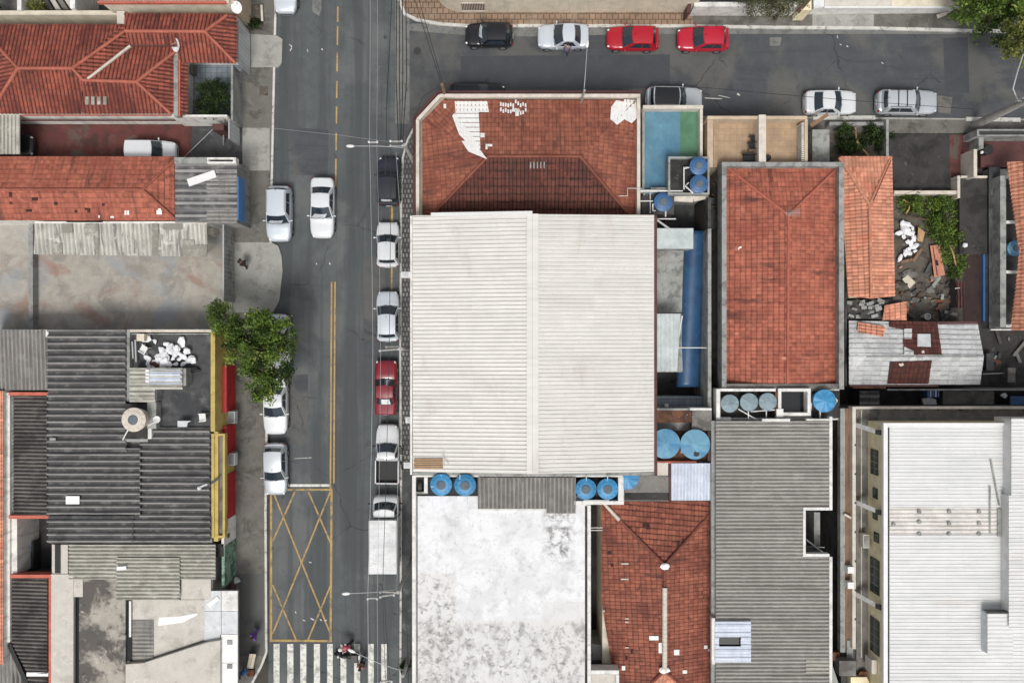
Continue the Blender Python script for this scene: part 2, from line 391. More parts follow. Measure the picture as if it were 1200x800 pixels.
mt['sheet_grey'] = M('sheet_grey', srgb(168, 165, 160), [(srgb(112, 108, 102), (.14, 2.4, 1), .5, .68, .6), (srgb(180, 176, 166), .6, .55, .72, .5)], cell=(.9, 2.2, .06), var=.06, **cl, grime_shade=[(0, .25, 0, .26, srgb(100, 98, 94), .6)])
mt['sheet_greyv'] = M('sheet_greyv', srgb(150, 147, 142), [(srgb(100, 98, 96), (2.2, .2, 1), .48, .66, .7)], cell=(.9, 2.0, .09), **cl, grime_shade=[(0, .28, 0, .27, srgb(86, 84, 82), .65)])
mt['sheet_dark'] = M('sheet_dark', srgb(146, 145, 143), [(srgb(84, 84, 86), (.16, 1.6, 1), .48, .66, .7), (srgb(62, 62, 64), .5, .54, .70, .55), (srgb(186, 184, 180), (.3, 3, 1), .66, .76, .5)], cell=(1., 3., .08), var=.1, **cl, grime_shade=[(0, .447, .18, .30, srgb(58, 58, 60), .85)])
mt['sheet_black'] = M('sheet_black', srgb(116, 111, 107), [(srgb(48, 46, 46), .6, .45, .64, .7), (srgb(140, 136, 130), (.4, 4, 1), .64, .74, .6)], cell=(1., 3., .1), **cl, grime_shade=[(0, .265, 0, .28, srgb(34, 32, 32), .8)])
mt['sheet_dirty'] = M('sheet_dirty', srgb(196, 194, 186), [(srgb(112, 110, 104), (3.2, .4, 1), .5, .62, .75), (srgb(222, 221, 216), .8, .58, .66, .7), (srgb(50, 48, 46), 3.6, .7, .75, .8)], cell=(1., 5., .1), **cl, grime_shade=[(0, .30, 0, .25, srgb(120, 116, 108), .5)])
mt['sheet_pale'] = M('sheet_pale', srgb(184, 182, 172), [(srgb(120, 118, 110), (.5, 1.2, 1), .5, .7, .6), (srgb(206, 204, 196), 1, .56, .68, .5)], cell=(1., 3., .08), **cl, grime_shade=[(0, .265, 0, .25, srgb(110, 106, 96), .75)])
mt['sheet_blue_white'] = M('sheet_blue_white', srgb(206, 214, 226), [(srgb(170, 180, 198), (3.5, .3, 1), .5, .64, .6)], cell=(.5, 5, .06), rough=.5, grime_shade=[(0, .22, 0, .2, srgb(150, 164, 190), .5)])
mt['sheet_mint'] = M('sheet_mint', srgb(190, 200, 200), [(srgb(160, 170, 170), 1, .5, .7, .4)], rough=.55)
mt['slab'] = M('slab_concrete', srgb(168, 163, 154), [(srgb(136, 132, 126), .5, .48, .62, .7), (srgb(180, 174, 164), 1.1, .55, .68, .7), (srgb(150, 112, 98), .3, .52, .64, .6), (srgb(150, 158, 164), .24, .5, .64, .7), (srgb(74, 70, 66), 1.9, .66, .74, .6)], var=.1, rough=.88, bump=.2)
mt['slab_pale'] = M('slab_pale', srgb(202, 197, 188), [(srgb(170, 164, 154), .8, .5, .66, .7), (srgb(225, 221, 214), 1.6, .58, .7, .6), (srgb(110, 104, 98), 2.6, .68, .75, .5)], var=.06, rough=.85)
mt['slab_stain'] = M('slab_stain', srgb(172, 166, 156), [(srgb(78, 74, 70), .38, .43, .56, .9), (srgb(60, 56, 54), 1.6, .56, .66, .6), (srgb(198, 192, 182), 1.1, .6, .68, .7)], var=.1, rough=.85)
mt['slab_grey'] = M('slab_grey', srgb(126, 123, 118), [(srgb(86, 84, 80), .8, .46, .62, .8), (srgb(150, 147, 141), 1.8, .58, .7, .6)], rough=.9, bump=.2)
mt['slab_dark'] = M('slab_dark', srgb(76, 77, 78), [(srgb(50, 52, 55), .5, .45, .6, .8), (srgb(112, 113, 113), .6, .55, .7, .7), (srgb(38, 38, 40), 1.8, .62, .7, .5)], rough=.75, bump=.1)
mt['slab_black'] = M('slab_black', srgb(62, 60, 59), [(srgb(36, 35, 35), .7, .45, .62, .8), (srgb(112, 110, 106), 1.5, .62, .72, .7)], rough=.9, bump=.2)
yb = P(0, 690, 5.5).y
Q = lambda x, y: P(x, y, 5.5)
worn = lambda *reg: list(reg)
mt['slab_white'] = M('slab_white', srgb(234, 235, 237), [(srgb(214, 215, 216), .6, .42, .62, .8), (srgb(178, 179, 180), 1.3, .47, .72, .55), (srgb(156, 156, 155), 3.5, .54, .74, .45), (srgb(136, 136, 135), .8, .57, .74, .3),
  (srgb(212, 211, 208), .2, .0, .1, .6, [(1, Q(0, 726).y+.1, Q(0, 728).y-.1)]), (srgb(212, 211, 208), .2, .0, .1, .6, [(1, Q(0, 670).y+.1, Q(0, 673).y-.1), (0, Q(536, 0).x, Q(530, 0).x)]), (srgb(212, 211, 208), .2, .0, .1, .5, [(1, Q(0, 703).y, Q(0, 706).y), (0, Q(632, 0).x, Q(638, 0).x)]),
  (srgb(140, 138, 135), (1.6, 1.0, 1), .44, .70, .85, [(1, Q(0, 720).y, Q(0, 735).y)]), (srgb(104, 102, 100), 3.0, .50, .74, .85, [(1, Q(0, 720).y, Q(0, 740).y)]), (srgb(120, 118, 116), 2.6, .46, .70, .9, [(1, Q(0, 668).y, Q(0, 676).y), (0, Q(538, 0).x, Q(528, 0).x)]),
  (srgb(112, 110, 108), 2.2, .42, .66, .9, [(0, Q(632, 0).x, Q(645, 0).x), (0, Q(676, 0).x, Q(664, 0).x), (1, Q(0, 662).y, Q(0, 645).y)]), (srgb(176, 176, 176), (6, .25, 1), .62, .70, .6)], rough=.7, var=.03)
mt['wall_cream'] = M('wall_cream', srgb(214, 205, 186), [(srgb(186, 176, 156), (2, 2, .3), .52, .68, .5)], rough=.85)
mt['wall_white'] = M('wall_white', srgb(230, 228, 222), [(srgb(168, 164, 156), (2, 2, .3), .5, .66, .6), (srgb(110, 106, 100), 2.4, .66, .74, .5)], rough=.85)
mt['wall_grey'] = M('wall_grey', srgb(150, 150, 148), [(srgb(108, 107, 105), (1.6, 1.6, .3), .48, .64, .7)], rough=.9)
mt['wall_dark'] = M('wall_dark', srgb(82, 80, 78), [(srgb(52, 51, 50), 1, .46, .62, .8)], rough=.9)
mt['wall_yellow'] = M('wall_yellow', srgb(248, 234, 196), [(srgb(196, 172, 120), (1.6, 1.6, .3), .55, .7, .4)], rough=.8)
mt['wall_ochre'] = M('wall_ochre', srgb(192, 170, 100), [(srgb(150, 130, 74), 1.5, .52, .66, .6), (srgb(100, 86, 50), 3.2, .66, .73, .6)], rough=.8)
mt['wall_beige'] = M('wall_beige', srgb(196, 178, 154), [(srgb(166, 148, 126), 1.2, .5, .68, .5)], rough=.85)
mt['rim_grey'] = M('rim_grey', srgb(156, 158, 154), [(srgb(104, 105, 102), 1.4, .48, .64, .75), (srgb(186, 187, 183), 2.6, .6, .7, .5)], rough=.88)
mt['rim_white'] = M('rim_white', srgb(226, 225, 221), [(srgb(176, 174, 168), 1.6, .52, .66, .6), (srgb(110, 107, 102), 4, .66, .73, .5)], rough=.8)
mt['rim_cream'] = M('rim_cream', srgb(212, 204, 192), [(srgb(180, 166, 150), 1.6, .52, .66, .5)], rough=.8)
mt['floor_beige'] = M_grid('floor_beige', srgb(174, 150, 124), srgb(156, 134, 110), .42, jw=.07, var=.05, off=0, layers=[(srgb(164, 136, 108), .6, .55, .7, .4)])
mt['floor_blue_tile'] = M_grid('floor_blue_tile', srgb(126, 136, 146), srgb(96, 104, 112), .4, jw=.1, var=.1, off=0)
mt['floor_blue'] = M('floor_blue', srgb(92, 136, 156), [(srgb(66, 116, 148), .35, .46, .62, .8), (srgb(130, 172, 186), .7, .58, .72, .5), (srgb(160, 190, 200), 2.5, .7, .76, .5)], rough=.45)
mt['floor_green'] = M('floor_green', srgb(86, 132, 102), [(srgb(66, 106, 82), .5, .48, .66, .6), (srgb(112, 152, 126), .9, .6, .72, .5)], rough=.5)
mt['floor_red'] = M('floor_red', srgb(98, 54, 50), [(srgb(66, 46, 43), .7, .46, .62, .85), (srgb(92, 86, 80), .55, .53, .66, .85), (srgb(116, 66, 60), 1.6, .6, .7, .5)], rough=.85)
mt['rust'] = M('rust', srgb(110, 74, 54), [(srgb(60, 44, 38), 1.4, .48, .62, .8), (srgb(190, 186, 178), 2.2, .62, .68, .8)], rough=.9)
mt['soil'] = M('soil_rubble', srgb(94, 88, 80), [(srgb(60, 56, 52), 1.1, .48, .62, .8), (srgb(140, 132, 122), 2.4, .58, .68, .7)], rough=.95, bump=.8, bscale=6)
mt['maroon'] = M('maroon', srgb(88, 54, 52), [(srgb(66, 40, 40), 1.2, .5, .66, .7)], rough=.7)
mt['salmon'] = M('salmon', srgb(196, 108, 90), [(srgb(150, 82, 70), 1.6, .5, .66, .6)], rough=.8)
mt['red_shutter'] = M('red_shutter', srgb(176, 40, 42), [(srgb(150, 34, 38), 1.0, .52, .7, .5)], rough=.5)
mt['blue_board'] = simple('blue_board', srgb(74, 128, 186), .5)
mt['tank_blue'] = M('tank_blue', srgb(64, 144, 192), [(srgb(50, 120, 168), .5, .42, .6, .7), (srgb(120, 174, 202), 2.2, .56, .72, .5), (srgb(90, 120, 134), 4, .64, .74, .5)], rough=.45)
mt['tank_dark'] = M('tank_dark_blue', srgb(64, 104, 150), [(srgb(44, 76, 118), 1.2, .5, .7, .5)], rough=.45)
mt['tank_old'] = M('tank_old_blue', srgb(74, 134, 172), [(srgb(112, 162, 184), .6, .42, .62, .8), (srgb(60, 100, 134), 3, .56, .72, .6), (srgb(140, 176, 188), 3, .62, .72, .5)], rough=.55)
mt['tank_grey'] = M('tank_grey', srgb(134, 152, 160), [(srgb(104, 120, 128), 1.8, .5, .68, .6), (srgb(186, 196, 200), 3, .62, .72, .5)], rough=.7)
mt['tank_cream'] = M('tank_cream', srgb(214, 206, 192), [(srgb(170, 160, 144), 1.4, .54, .7, .5)], rough=.75)
mt['lid_grey'] = M('lid_grey', srgb(98, 108, 116), [(srgb(70, 78, 84), 2, .5, .68, .5)], rough=.7)
mt['vault_blue'] = M('vault_blue', srgb(52, 86, 122), [(srgb(38, 66, 100), .6, .48, .64, .6), (srgb(70, 128, 150), 2.2, .6, .7, .4)], rough=.35)
mt['pipe_white'] = simple('pipe_white', srgb(222, 222, 218), .5)
mt['steel'] = simple('steel', srgb(176, 178, 178), .45, .3)
mt['pole_conc'] = M('pole_concrete', srgb(168, 166, 160), [(srgb(120, 118, 112), 1.6, .5, .68, .6)], rough=.85)
mt['cable_dark'] = simple('cable_dark', srgb(38, 38, 40), .6)
mt['cable_light'] = simple('cable_light', srgb(176, 180, 181), .5, .2)
mt['wood'] = M('wood', srgb(186, 150, 110), [(srgb(140, 104, 72), (4, 1, 1), .5, .66, .6)], rough=.8)
mt['wood_brown'] = M('wood_brown', srgb(140, 110, 86), [(srgb(96, 74, 58), (4, .4, 1), .48, .66, .7), (srgb(168, 150, 130), 2, .6, .7, .5)], rough=.85)
mt['black'] = simple('black_plastic', srgb(36, 36, 38), .5)
mt['dark_void'] = simple('dark_fill', srgb(26, 30, 32), .15)  # near-black fill used in holes, slots and gaps
mt['window'] = simple('window_glass', srgb(52, 64, 62), .12)
mt['frame'] = simple('frame_dark', srgb(60, 62, 60), .5)
mt['white'] = simple('white_plastic', srgb(232, 232, 230), .45)
mt['offwhite'] = M('offwhite_metal', srgb(206, 210, 212), [(srgb(168, 172, 174), 1.6, .52, .68, .5)], rough=.5)
mt['bag'] = M('white_bag', srgb(236, 237, 240), [(srgb(200, 203, 210), 4, .52, .66, .5)], rough=.5, var=.04)
mt['card'] = M('cardboard', srgb(204, 198, 178), [(srgb(176, 168, 146), 3, .5, .7, .5)], rough=.85)
mt['mural'] = M('green_mural', srgb(128, 156, 138), [(srgb(52, 84, 66), 1.8, .48, .56, .9), (srgb(160, 190, 168), 3.2, .58, .64, .8)], rough=.75)
mt['bark'] = M('bark', srgb(92, 78, 64), [(srgb(58, 48, 40), 5, .48, .64, .7)], rough=.95, bump=.5, bscale=20)
mt['leaf'] = M_leaf('leaf_green', srgb(26, 46, 22), srgb(112, 138, 60), srgb(176, 184, 86))
mt['leaf_dark'] = M_leaf('leaf_dark', srgb(20, 32, 18), srgb(56, 76, 36), srgb(96, 116, 56))
mt['leaf_grey'] = M_leaf('leaf_grey', srgb(60, 66, 50), srgb(112, 114, 84), srgb(140, 136, 100))
mt['leaf_yellow'] = M_leaf('leaf_yellow', srgb(72, 84, 40), srgb(140, 144, 74), srgb(178, 170, 96))
# vehicles
def paint(name, c, metal=0.): return simple(name, c, .32, metal, .5, .6, var=.02)
mt['car_white'] = paint('car_paint_white', srgb(218, 221, 224))
mt['car_silver'] = paint('car_paint_silver', srgb(196, 202, 208), .25)
mt['car_lightblue'] = paint('car_paint_pale_silver', srgb(206, 214, 222), .15)
mt['car_black'] = paint('car_paint_black', srgb(26, 27, 33))
mt['car_graphite'] = paint('car_paint_graphite', srgb(42, 46, 54))
mt['car_red'] = paint('car_paint_red', srgb(176, 22, 40))
mt['car_wine'] = paint('car_paint_wine', srgb(134, 30, 46))
mt['glass'] = simple('car_glass', srgb(40, 52, 62), .10, spec=.8, coat=.5)
mt['tyre'] = simple('tyre_rubber', srgb(30, 30, 31), .85)
mt['rim'] = simple('wheel_rim', srgb(170, 172, 174), .35, .6)
mt['lamp_clear'] = simple('lamp_clear', srgb(226, 230, 232), .15)
mt['lamp_red'] = simple('lamp_red', srgb(150, 16, 20), .2)
mt['trim'] = simple('black_trim', srgb(28, 28, 30), .6)
mt['skin'] = simple('skin', srgb(176, 128, 102), .6)
mt['skin_dark'] = simple('skin_dark', srgb(128, 86, 64), .6)
mt['hair'] = simple('hair_dark', srgb(32, 26, 24), .6)
mt['denim'] = simple('denim', srgb(58, 68, 92), .8)
mt['cloth_black'] = simple('cloth_black', srgb(34, 34, 38), .8)
mt['cloth_red'] = simple('cloth_red', srgb(178, 42, 84), .8)
mt['cloth_purple'] = simple('cloth_purple', srgb(112, 76, 170), .8)
mt['cloth_lilac'] = simple('cloth_lilac', srgb(128, 120, 142), .8)
mt['cloth_pink'] = simple('cloth_pink', srgb(168, 124, 116), .8)
mt['cloth_blue'] = simple('cloth_blue', srgb(38, 136, 206), .8)
mt['brown_dark'] = M('brown_dark', srgb(58, 42, 40), [(srgb(40, 30, 30), 1.1, .48, .64, .8)], rough=.8)
mt['car_cherry'] = paint('car_paint_cherry', srgb(186, 26, 52))
mt['truck_box'] = M('truck_box', srgb(222, 224, 226), [(srgb(190, 190, 188), (.6, 2, 1), .48, .68, .7), (srgb(150, 146, 140), 1.4, .62, .74, .5)], rough=.5)
# ------------------------------------------------------------------ vehicles
def interp(tab, x):
    tab = sorted(tab)
    if x <= tab[0][0]: return tab[0][1:]
    for a, b in zip(tab, tab[1:]):
        if x <= b[0]:
            t = (x-a[0])/(b[0]-a[0])
            return tuple(p+(q-p)*t for p, q in zip(a[1:], b[1:]))
    return tab[-1][1:]
KINDS = {
 # L, W, belt z, roof z, cabin base front/rear x (fraction of half length), roof front/rear x, hood z, tail z
 'hatch': dict(W=1.68, zb=.92, zt=1.46, bf=.47, br=-.93, tf=.06, tr=-.72, hood=.86, tail=.90),
 'sedan': dict(W=1.74, zb=.92, zt=1.44, bf=.42, br=-.72, tf=.03, tr=-.42, hood=.84, tail=.94),
 'wagon': dict(W=1.74, zb=.94, zt=1.52, bf=.40, br=-.92, tf=.10, tr=-.80, hood=.86, tail=.92),
 'suv':   dict(W=1.80, zb=1.02, zt=1.62, bf=.42, br=-.94, tf=.14, tr=-.80, hood=.98, tail=1.0),
 'pickup': dict(W=1.70, zb=.96, zt=1.50, bf=.42, br=-.18, tf=.10, tr=-.13, hood=.88, tail=.96),
 'van':   dict(W=1.70, zb=1.0, zt=1.78, bf=.52, br=-.96, tf=.22, tr=-.92, hood=.92, tail=1.0),
 'boxy':  dict(W=1.62, zb=.90, zt=1.38, bf=.36, br=-.66, tf=.10, tr=-.36, hood=.86, tail=.90),
}
def car(x0, y0, x1, y1, heading, kind, paintm, label, name='parked_car', cat='car', group='cars parked along the streets', roofm=None, rails=False, pale_rear_patch=False, tarp=False, bars=False, glare=False, floor=0.0, cut=None):
    K = KINDS[kind]; hz = .75
    a, b = P(x0, y0, hz), P(x1, y1, hz)
    c = (a+b)/2; L = max(abs(a.x-b.x), abs(a.y-b.y)) if cut is None else cut
    W = K['W']; ang = {'right': 0, 'up': 90, 'left': 180, 'down': 270}[heading] if isinstance(heading, str) else heading
    t = local(thing(name, label, cat, (c.x, c.y, floor), R(ang + random.uniform(-.8, .8)), group))
    hl, hw = L/2, W/2; zb, zt = K['zb'], K['zt']
    sq = .94 if kind == 'boxy' else .72 if kind != 'van' else .84
    bedcut = -.22 if kind == 'pickup' else None
    tab = [(-1.0, sq*.80, zb*.80), (-.985, sq+.04, K['tail']*.93), (-.955, sq*.4+.55, K['tail']), (-.90, .925, K['tail']+.005), (-.80, .975, K['tail']+.01), (-.4, 1, zb), (0, 1, zb), (K['bf'], 1, zb-.005),
           (K['bf']+.02, 1, K['hood']+.05), (.64, .985, K['hood']), (.76, .955, K['hood']-.02), (.84, sq*.3+.69, K['hood']-.05), (.90, sq*.45+.515, K['hood']-.08), (.95, sq*.8+.18, K['hood']-.12), (.98, sq*.95, K['hood']-.18), (1.0, sq*.66, K['hood']-.30)]
    mb = MB(); st = []
    xs = sorted(set([q[0] for q in tab] + [-.6, -.2, .2, .55, .62, .78, .9]))
    if bedcut is not None: xs = [bedcut] + [x for x in xs if x > bedcut]
    for x in xs:
        wf, z = interp(tab, x); w = hw*wf
        endk = 1 if abs(x) < .95 else 1-(abs(x)-.95)*3
        prof = [(0, .24), (.86*w, .24), (.98*w, .34), (w, .52), (.995*w, .64), (.965*w, z-.075), (.90*w, z-.02), (.74*w, z+.012), (.36*w, z+.035), (0, z+.04)]
        ring = [(x*hl, yy, zz) for yy, zz in prof] + [(x*hl, -yy, zz) for yy, zz in prof[-2:0:-1]]
        st.append(ring)
    n = len(st[0]); i0 = len(mb.v)
    for r in st: mb.v += [Vector(q) for q in r]
    for k in range(len(st)-1):
        for j in range(n):
            mb.f.append((i0+k*n+j, i0+k*n+(j+1) % n, i0+(k+1)*n+(j+1) % n, i0+(k+1)*n+j))
    mb.f.append(tuple(i0+j for j in range(n))[::-1]); e = i0+(len(st)-1)*n; mb.f.append(tuple(e+j for j in range(n)))
    # greenhouse
    xf0, xf1, xr0, xr1 = K['bf']*hl, K['tf']*hl, K['br']*hl, K['tr']*hl
    wb, wt = hw*.94, hw*(.74 if kind not in ('van', 'suv') else .76)
    lerp = lambda p, q, s: p+(q-p)*s
    crown = .045
    def bowx(u, v): return lerp(.17, .09, v)*u*u
    def S(side, u, v):
        zz = lerp(zb-.03, zt, v)
        if side == 'f': return Vector((lerp(xf0, xf1, v)-bowx(u, v), u*lerp(wb, wt, v), zz+v*crown*(1-u*u)))
        if side == 'r': return Vector((lerp(xr0, xr1, v)+bowx(u, v)*.6, u*lerp(wb, wt, v), zz+v*crown*(1-u*u)))
        if side == 't':
            xa, xb = xr1+bowx(u, 1)*.6, xf1-bowx(u, 1)
            return Vector((lerp(xa, xb, v), u*wt, zt+crown*(1-u*u)+.03*math.sin(math.pi*v)))
        s = 1 if side == 'l' else -1
        xa, xb = lerp(xr0, xr1, v)+bowx(1, v)*.6, lerp(xf0, xf1, v)-bowx(1, v)
        return Vector((lerp(xa, xb, u), s*(lerp(wb, wt, v)+.03*math.sin(math.pi*v)), zz))
    U = lambda k: k*2-1
    mb.grid(lambda p, q: S('f', U(p), q), 8, 3); mb.grid(lambda p, q: S('r', -U(p), q), 8, 3)
    mb.grid(lambda p, q: S('t', -U(p), q), 8, 6)
    mb.grid(lambda p, q: S('l', 1-p, q), 4, 3); mb.grid(lambda p, q: S('r_', p, q), 4, 3)
    mb.build('body', paintm, t, smooth=38, fixn=False)
    def pane(nm, side, u0, u1, v0, v1, mat, off=.010, flip=False, nu=6, nv=3, par=t, sl=0.):
        m = MB(); cen = Vector((lerp(xr1, xf1, .5), 0, zb-.2))
        def fn(p, q):
            u, v = lerp(u0, u1, p), lerp(v0, v1, q)
            if sl: u = u + sl*(q-.5)
            s = S(side, u, v); e = 1e-3
            nn = (S(side, u+e, v)-s).cross(S(side, u, v+e)-s)
            if nn.length > 0: nn.normalize()
            if nn.dot(s-cen) < 0: nn = -nn
            return s+nn*off
        m.grid(fn, nu, nv)
        return m.build(nm, mat, par, smooth=60)
    G = mt['glass']
    ws = pane('windscreen', 'f', -.93, .93, .12, .95, G)
    if kind != 'van': pane('rear_window', 'r', -.84, .84, (.42 if kind in ('hatch', 'wagon', 'suv') else .12), .93, G)
    if kind == 'pickup':
        for s in ('l', 'r_'): pane('side_window', s, .10, .78, .16, .90, G)
    elif kind == 'van':
        for s in ('l', 'r_'): pane('side_window', s, .70, .90, .28, .88, G)
    else:
        for s in ('l', 'r_'):
            pane('side_window', s, .47, .86, .14, .88, G); pane('side_window', s, .14, .45, .14, .88, G)
    if roofm: pane('roof_panel', 't', -.9, .9, .04, .97, roofm, .008)
    if rails:
        for s in (-1, 1):
            m = MB(); m.tube([S('t', s*.92, q)+Vector((0, 0, .06)) for q in (.06, .3, .6, .9)], .022, 6)
            m.build('roof_rail', mt['steel'] if kind != 'wagon' else mt['trim'], t, smooth=50)
    if bars:
        for q in (.36, .70): MB().bar(S('t', -.95, q)+Vector((0, 0, .08)), S('t', .95, q)+Vector((0, 0, .08)), .05, .03).build('roof_bar', mt['trim'], t)
    # cowl, wipers, antenna
    m = MB(); m.grid(lambda p, q: S('f', U(p)*.95, -.02+.11*q)+Vector((.02, 0, .016)), 6, 1); m.build('cowl', mt['trim'], t)
    m = MB()
    for yy in (.1, -.45):
        pa = S('f', yy, .1)+Vector((.025, 0, .03)); pb = S('f', yy+.62, .26)+Vector((.025, 0, .03)); m.bar(pa, pb, .02, .012)
    m.build('wiper', mt['trim'], ws)
    if kind in ('hatch', 'suv', 'wagon'):
        p0 = S('t', 0, .06 if kind != 'hatch' else .95); MB().tube([p0, p0+Vector((-.16, 0, .12))], .012, 5).build('antenna', mt['trim'], t)
    # panel seams on bonnet and tail
    # lamps, bumpers, plate
    for s in (1, -1):
        zh = K['hood']-.16; w0 = interp(tab, .91)[0]*hw
        m = MB(); m.ball((.905*hl, s*w0*.84, zh+.0), .15, sub=2, flat=(1.0, .62, .5)); m.build('headlight', mt['lamp_clear'], t, smooth=60)
        zl = K['tail']-.16
        m = MB(); m.ball((-.962*hl, s*hw*.80, zl), .15, sub=2, flat=(.36, .7, 1.0)); m.build('tail_light', mt['lamp_red'], t, smooth=60)
        mx = xf0-.30; my = s*(hw+.09)
        m = MB(); m.ball((mx, my, zb+.05), .10, sub=2, flat=(.62, 1.05, .72)); m.bar((mx, s*(hw-.08), zb+.02), (mx, my, zb+.03), .05, .04)
        m.build('wing_mirror', paintm if kind != 'pickup' else mt['trim'], t, smooth=50)
    MB().box(.985*hl, -.5*hw, .36, hl+.015, .5*hw, .5).build('grille', mt['trim'], t)
    MB().box(-hl-.02, -.2, .5, -hl+.03, .2, .62).build('number_plate', mt['white'], t)
    # wheels
    for fx in (.62, -.58):
        for s in (1, -1):
            x = fx*hl; yo = s*(hw+.005)
            m = MB(); prof = [(0, -s*.20), (.24, -s*.20), (.305, -s*.18), (.31, -s*.03), (.285, 0), (.20, -s*.012)]
            m.lathe([(r, z) for r, z in prof], (x, yo, .31), 20, 'y'); w = m.build('wheel', mt['tyre'], t, smooth=40, fixn=True)
            m = MB(); m.lathe([(.0, s*.004), (.07, s*.004), (.20, -s*.01), (.205, -s*.03)], (x, yo, .31), 14, 'y'); m.build('rim', mt['rim'], w, smooth=40, fixn=True)
    if kind == 'pickup':
        m = MB(); xb = -.22*hl; m.box(-hl+.06, -hw+.06, .55, xb, hw-.06, .62)
        m.build('bed_floor', mt['trim'], t)
        for s in (-1, 1):
            MB().box(-hl+.03, min(s*hw, s*(hw-.07)), .34, xb, max(s*hw, s*(hw-.07)), 1.0).build('bed_side', paintm, t)
            MB().box(-hl+.09, min(s*(hw-.075), s*(hw-.11)), .6, xb, max(s*(hw-.075), s*(hw-.11)), .985).build('bed_liner', mt['trim'], t)
        MB().box(-hl-.02, -hw+.075, .4, -hl+.05, hw-.075, .98).build('tailgate', paintm, t)
        MB().box(-hl-.10, -hw*.92, .40, -hl-.03, hw*.92, .55).build('rear_bumper', mt['trim'], t)
        MB().box(xb+.005, -hw*.8, 1.0, xb+.06, hw*.8, 1.05).build('bed_rail', paintm, t)
        m = MB()
        for k in range(9):
            yy = -hw+.18+k*(W-.36)/8; m.box(-hl+.1, yy-.02, .622, xb-.02, yy+.02, .64)
        m.build('bed_rib', mt['cable_dark'], t)
    if glare: pane('painted_glare', 'f', -.72, .45, .14, .46, mt['car_silver'], .016, sl=.3)  # pale pane painting a reflection onto the lower windscreen
    if tarp:   # white sheet laid behind the rear glass
        m = MB(); pane('sunshade', 'r', -.55, .35, .2, .85, mt['bag'], .02)
    if pale_rear_patch:
        pane('rear_patch', 'r', -.45, .6, .45, .9, mt['offwhite'], .018, nu=3)  # pale patch over part of the rear window
    return t

def lorry(x0, y0, x1, y1, label):
    a, b = P(x0, y0, 1.5), P(x1, y1, 1.5); L = abs(a.y-b.y); c = (a+b)/2
    t = local(thing('delivery_truck', label, 'truck', (c.x, c.y, 0), R(90))); hl = L/2; hw = .92
    cabx = hl-1.36
    m = MB(); st = []
    for x, w, z0, z1 in ((hl, .74, .45, .95), (hl-.06, .88, .4, 1.12), (hl-.2, .96, .38, 1.22), (hl-.42, 1, .38, 1.30), (cabx, 1, .38, 1.32)):
        pr = [(0, z0), (.9*hw*w, z0), (hw*w, z0+.15), (hw*w, z1-.1), (.92*hw*w, z1), (0, z1+.03)]
        st.append([(x, y, z) for y, z in pr]+[(x, -y, z) for y, z in pr[-2:0:-1]])
    n = len(st[0])
    for r in st: m.v += [Vector(q) for q in r]
    for k in range(len(st)-1):
        for j in range(n): m.f.append((k*n+(j+1) % n, k*n+j, (k+1)*n+j, (k+1)*n+(j+1) % n))
    m.f.append(tuple(range(n))); m.f.append(tuple((len(st)-1)*n+j for j in range(n))[::-1])
    zt = 2.0
    def S(u, v): return Vector((hl-.34-.46*v-.16*u*u, u*(hw*.93-.13*v), 1.24+(zt-1.24)*v+.04*v*(1-u*u)))
    m.grid(lambda p, q: S(p*2-1, q), 8, 3)
    m.grid(lambda p, q: S(p*2-1, 1) if q == 0 else Vector((cabx, (p*2-1)*hw*.8, zt+.04*(1-(p*2-1)**2))), 8, 1)
    for s in (1, -1): m.grid(lambda p, q, s=s: Vector((cabx+(S(s, q).x-cabx)*p, s*(hw*.93-.13*q), 1.24+(zt-1.24)*q)), 2, 3)
    cab = m.build('cab', mt['car_white'], t, smooth=38, fixn=True)
    m = MB(); m.grid(lambda p, q: S((p*2-1)*.9, .1+.8*q)+Vector((.012, 0, .008)), 8, 3); m.build('windscreen', mt['glass'], t, smooth=60)
    for s in (1, -1):
        m = MB(); m.grid(lambda p, q, s=s: Vector((cabx+.12+(S(s, .15+.7*q).x-cabx-.2)*p, s*(hw*.93-.13*(.15+.7*q)+.012), 1.24+(zt-1.24)*(.15+.7*q))), 2, 2); m.build('side_window', mt['glass'], t)
        MB().ball((hl-.16, s*.66, .92), .15, flat=(.5, 1, .7)).build('headlight', mt['lamp_clear'], t, smooth=60)
        m = MB(); m.ball((hl-.5, s*1.14, 1.4), .11, flat=(.5, .8, 1.4)); m.bar((hl-.5, s*.85, 1.4), (hl-.5, s*1.1, 1.4), .03); m.build('wing_mirror', mt['trim'], t)
    bx = cabx-.12
    MB().box(-hl, -.97, .75, bx, .97, 2.45).build('cargo_box', mt['truck_box'], t)
    m = MB()
    for k in range(1, 7): m.box(-hl+k*(bx+hl)/7-.01, -.95, 2.452, -hl+k*(bx+hl)/7+.01, .95, 2.458)
    m.build('roof_seam', mt['offwhite'], t)
    for s in (1, -1): MB().box(-hl+.02, s*.95-.025, 2.468, bx-.02, s*.95+.025, 2.49).build('edge_trim', mt['steel'], t)
    MB().box(-hl+.1, -.4, .4, hl-.8, .4, .74).build('chassis', mt['trim'], t)
    MB().box(-hl-.1, -.9, .4, -hl+.02, .9, .55).build('rear_bumper', mt['trim'], t)
    for fx in (hl-.85, -hl+1.0):
        for s in (1, -1):
            m = MB(); m.lathe([(0, -s*.22), (.32, -s*.22), (.36, -s*.18), (.36, -s*.03), (.32, 0), (.2, -s*.02)], (fx, s*.95, .36), 20, 'y'); w = m.build('wheel', mt['tyre'], t, smooth=40, fixn=True)
            m = MB(); m.lathe([(0, s*.004), (.2, -s*.015)], (fx, s*.95, .36), 14, 'y'); m.build('rim', mt['rim'], w, fixn=True)
    return t

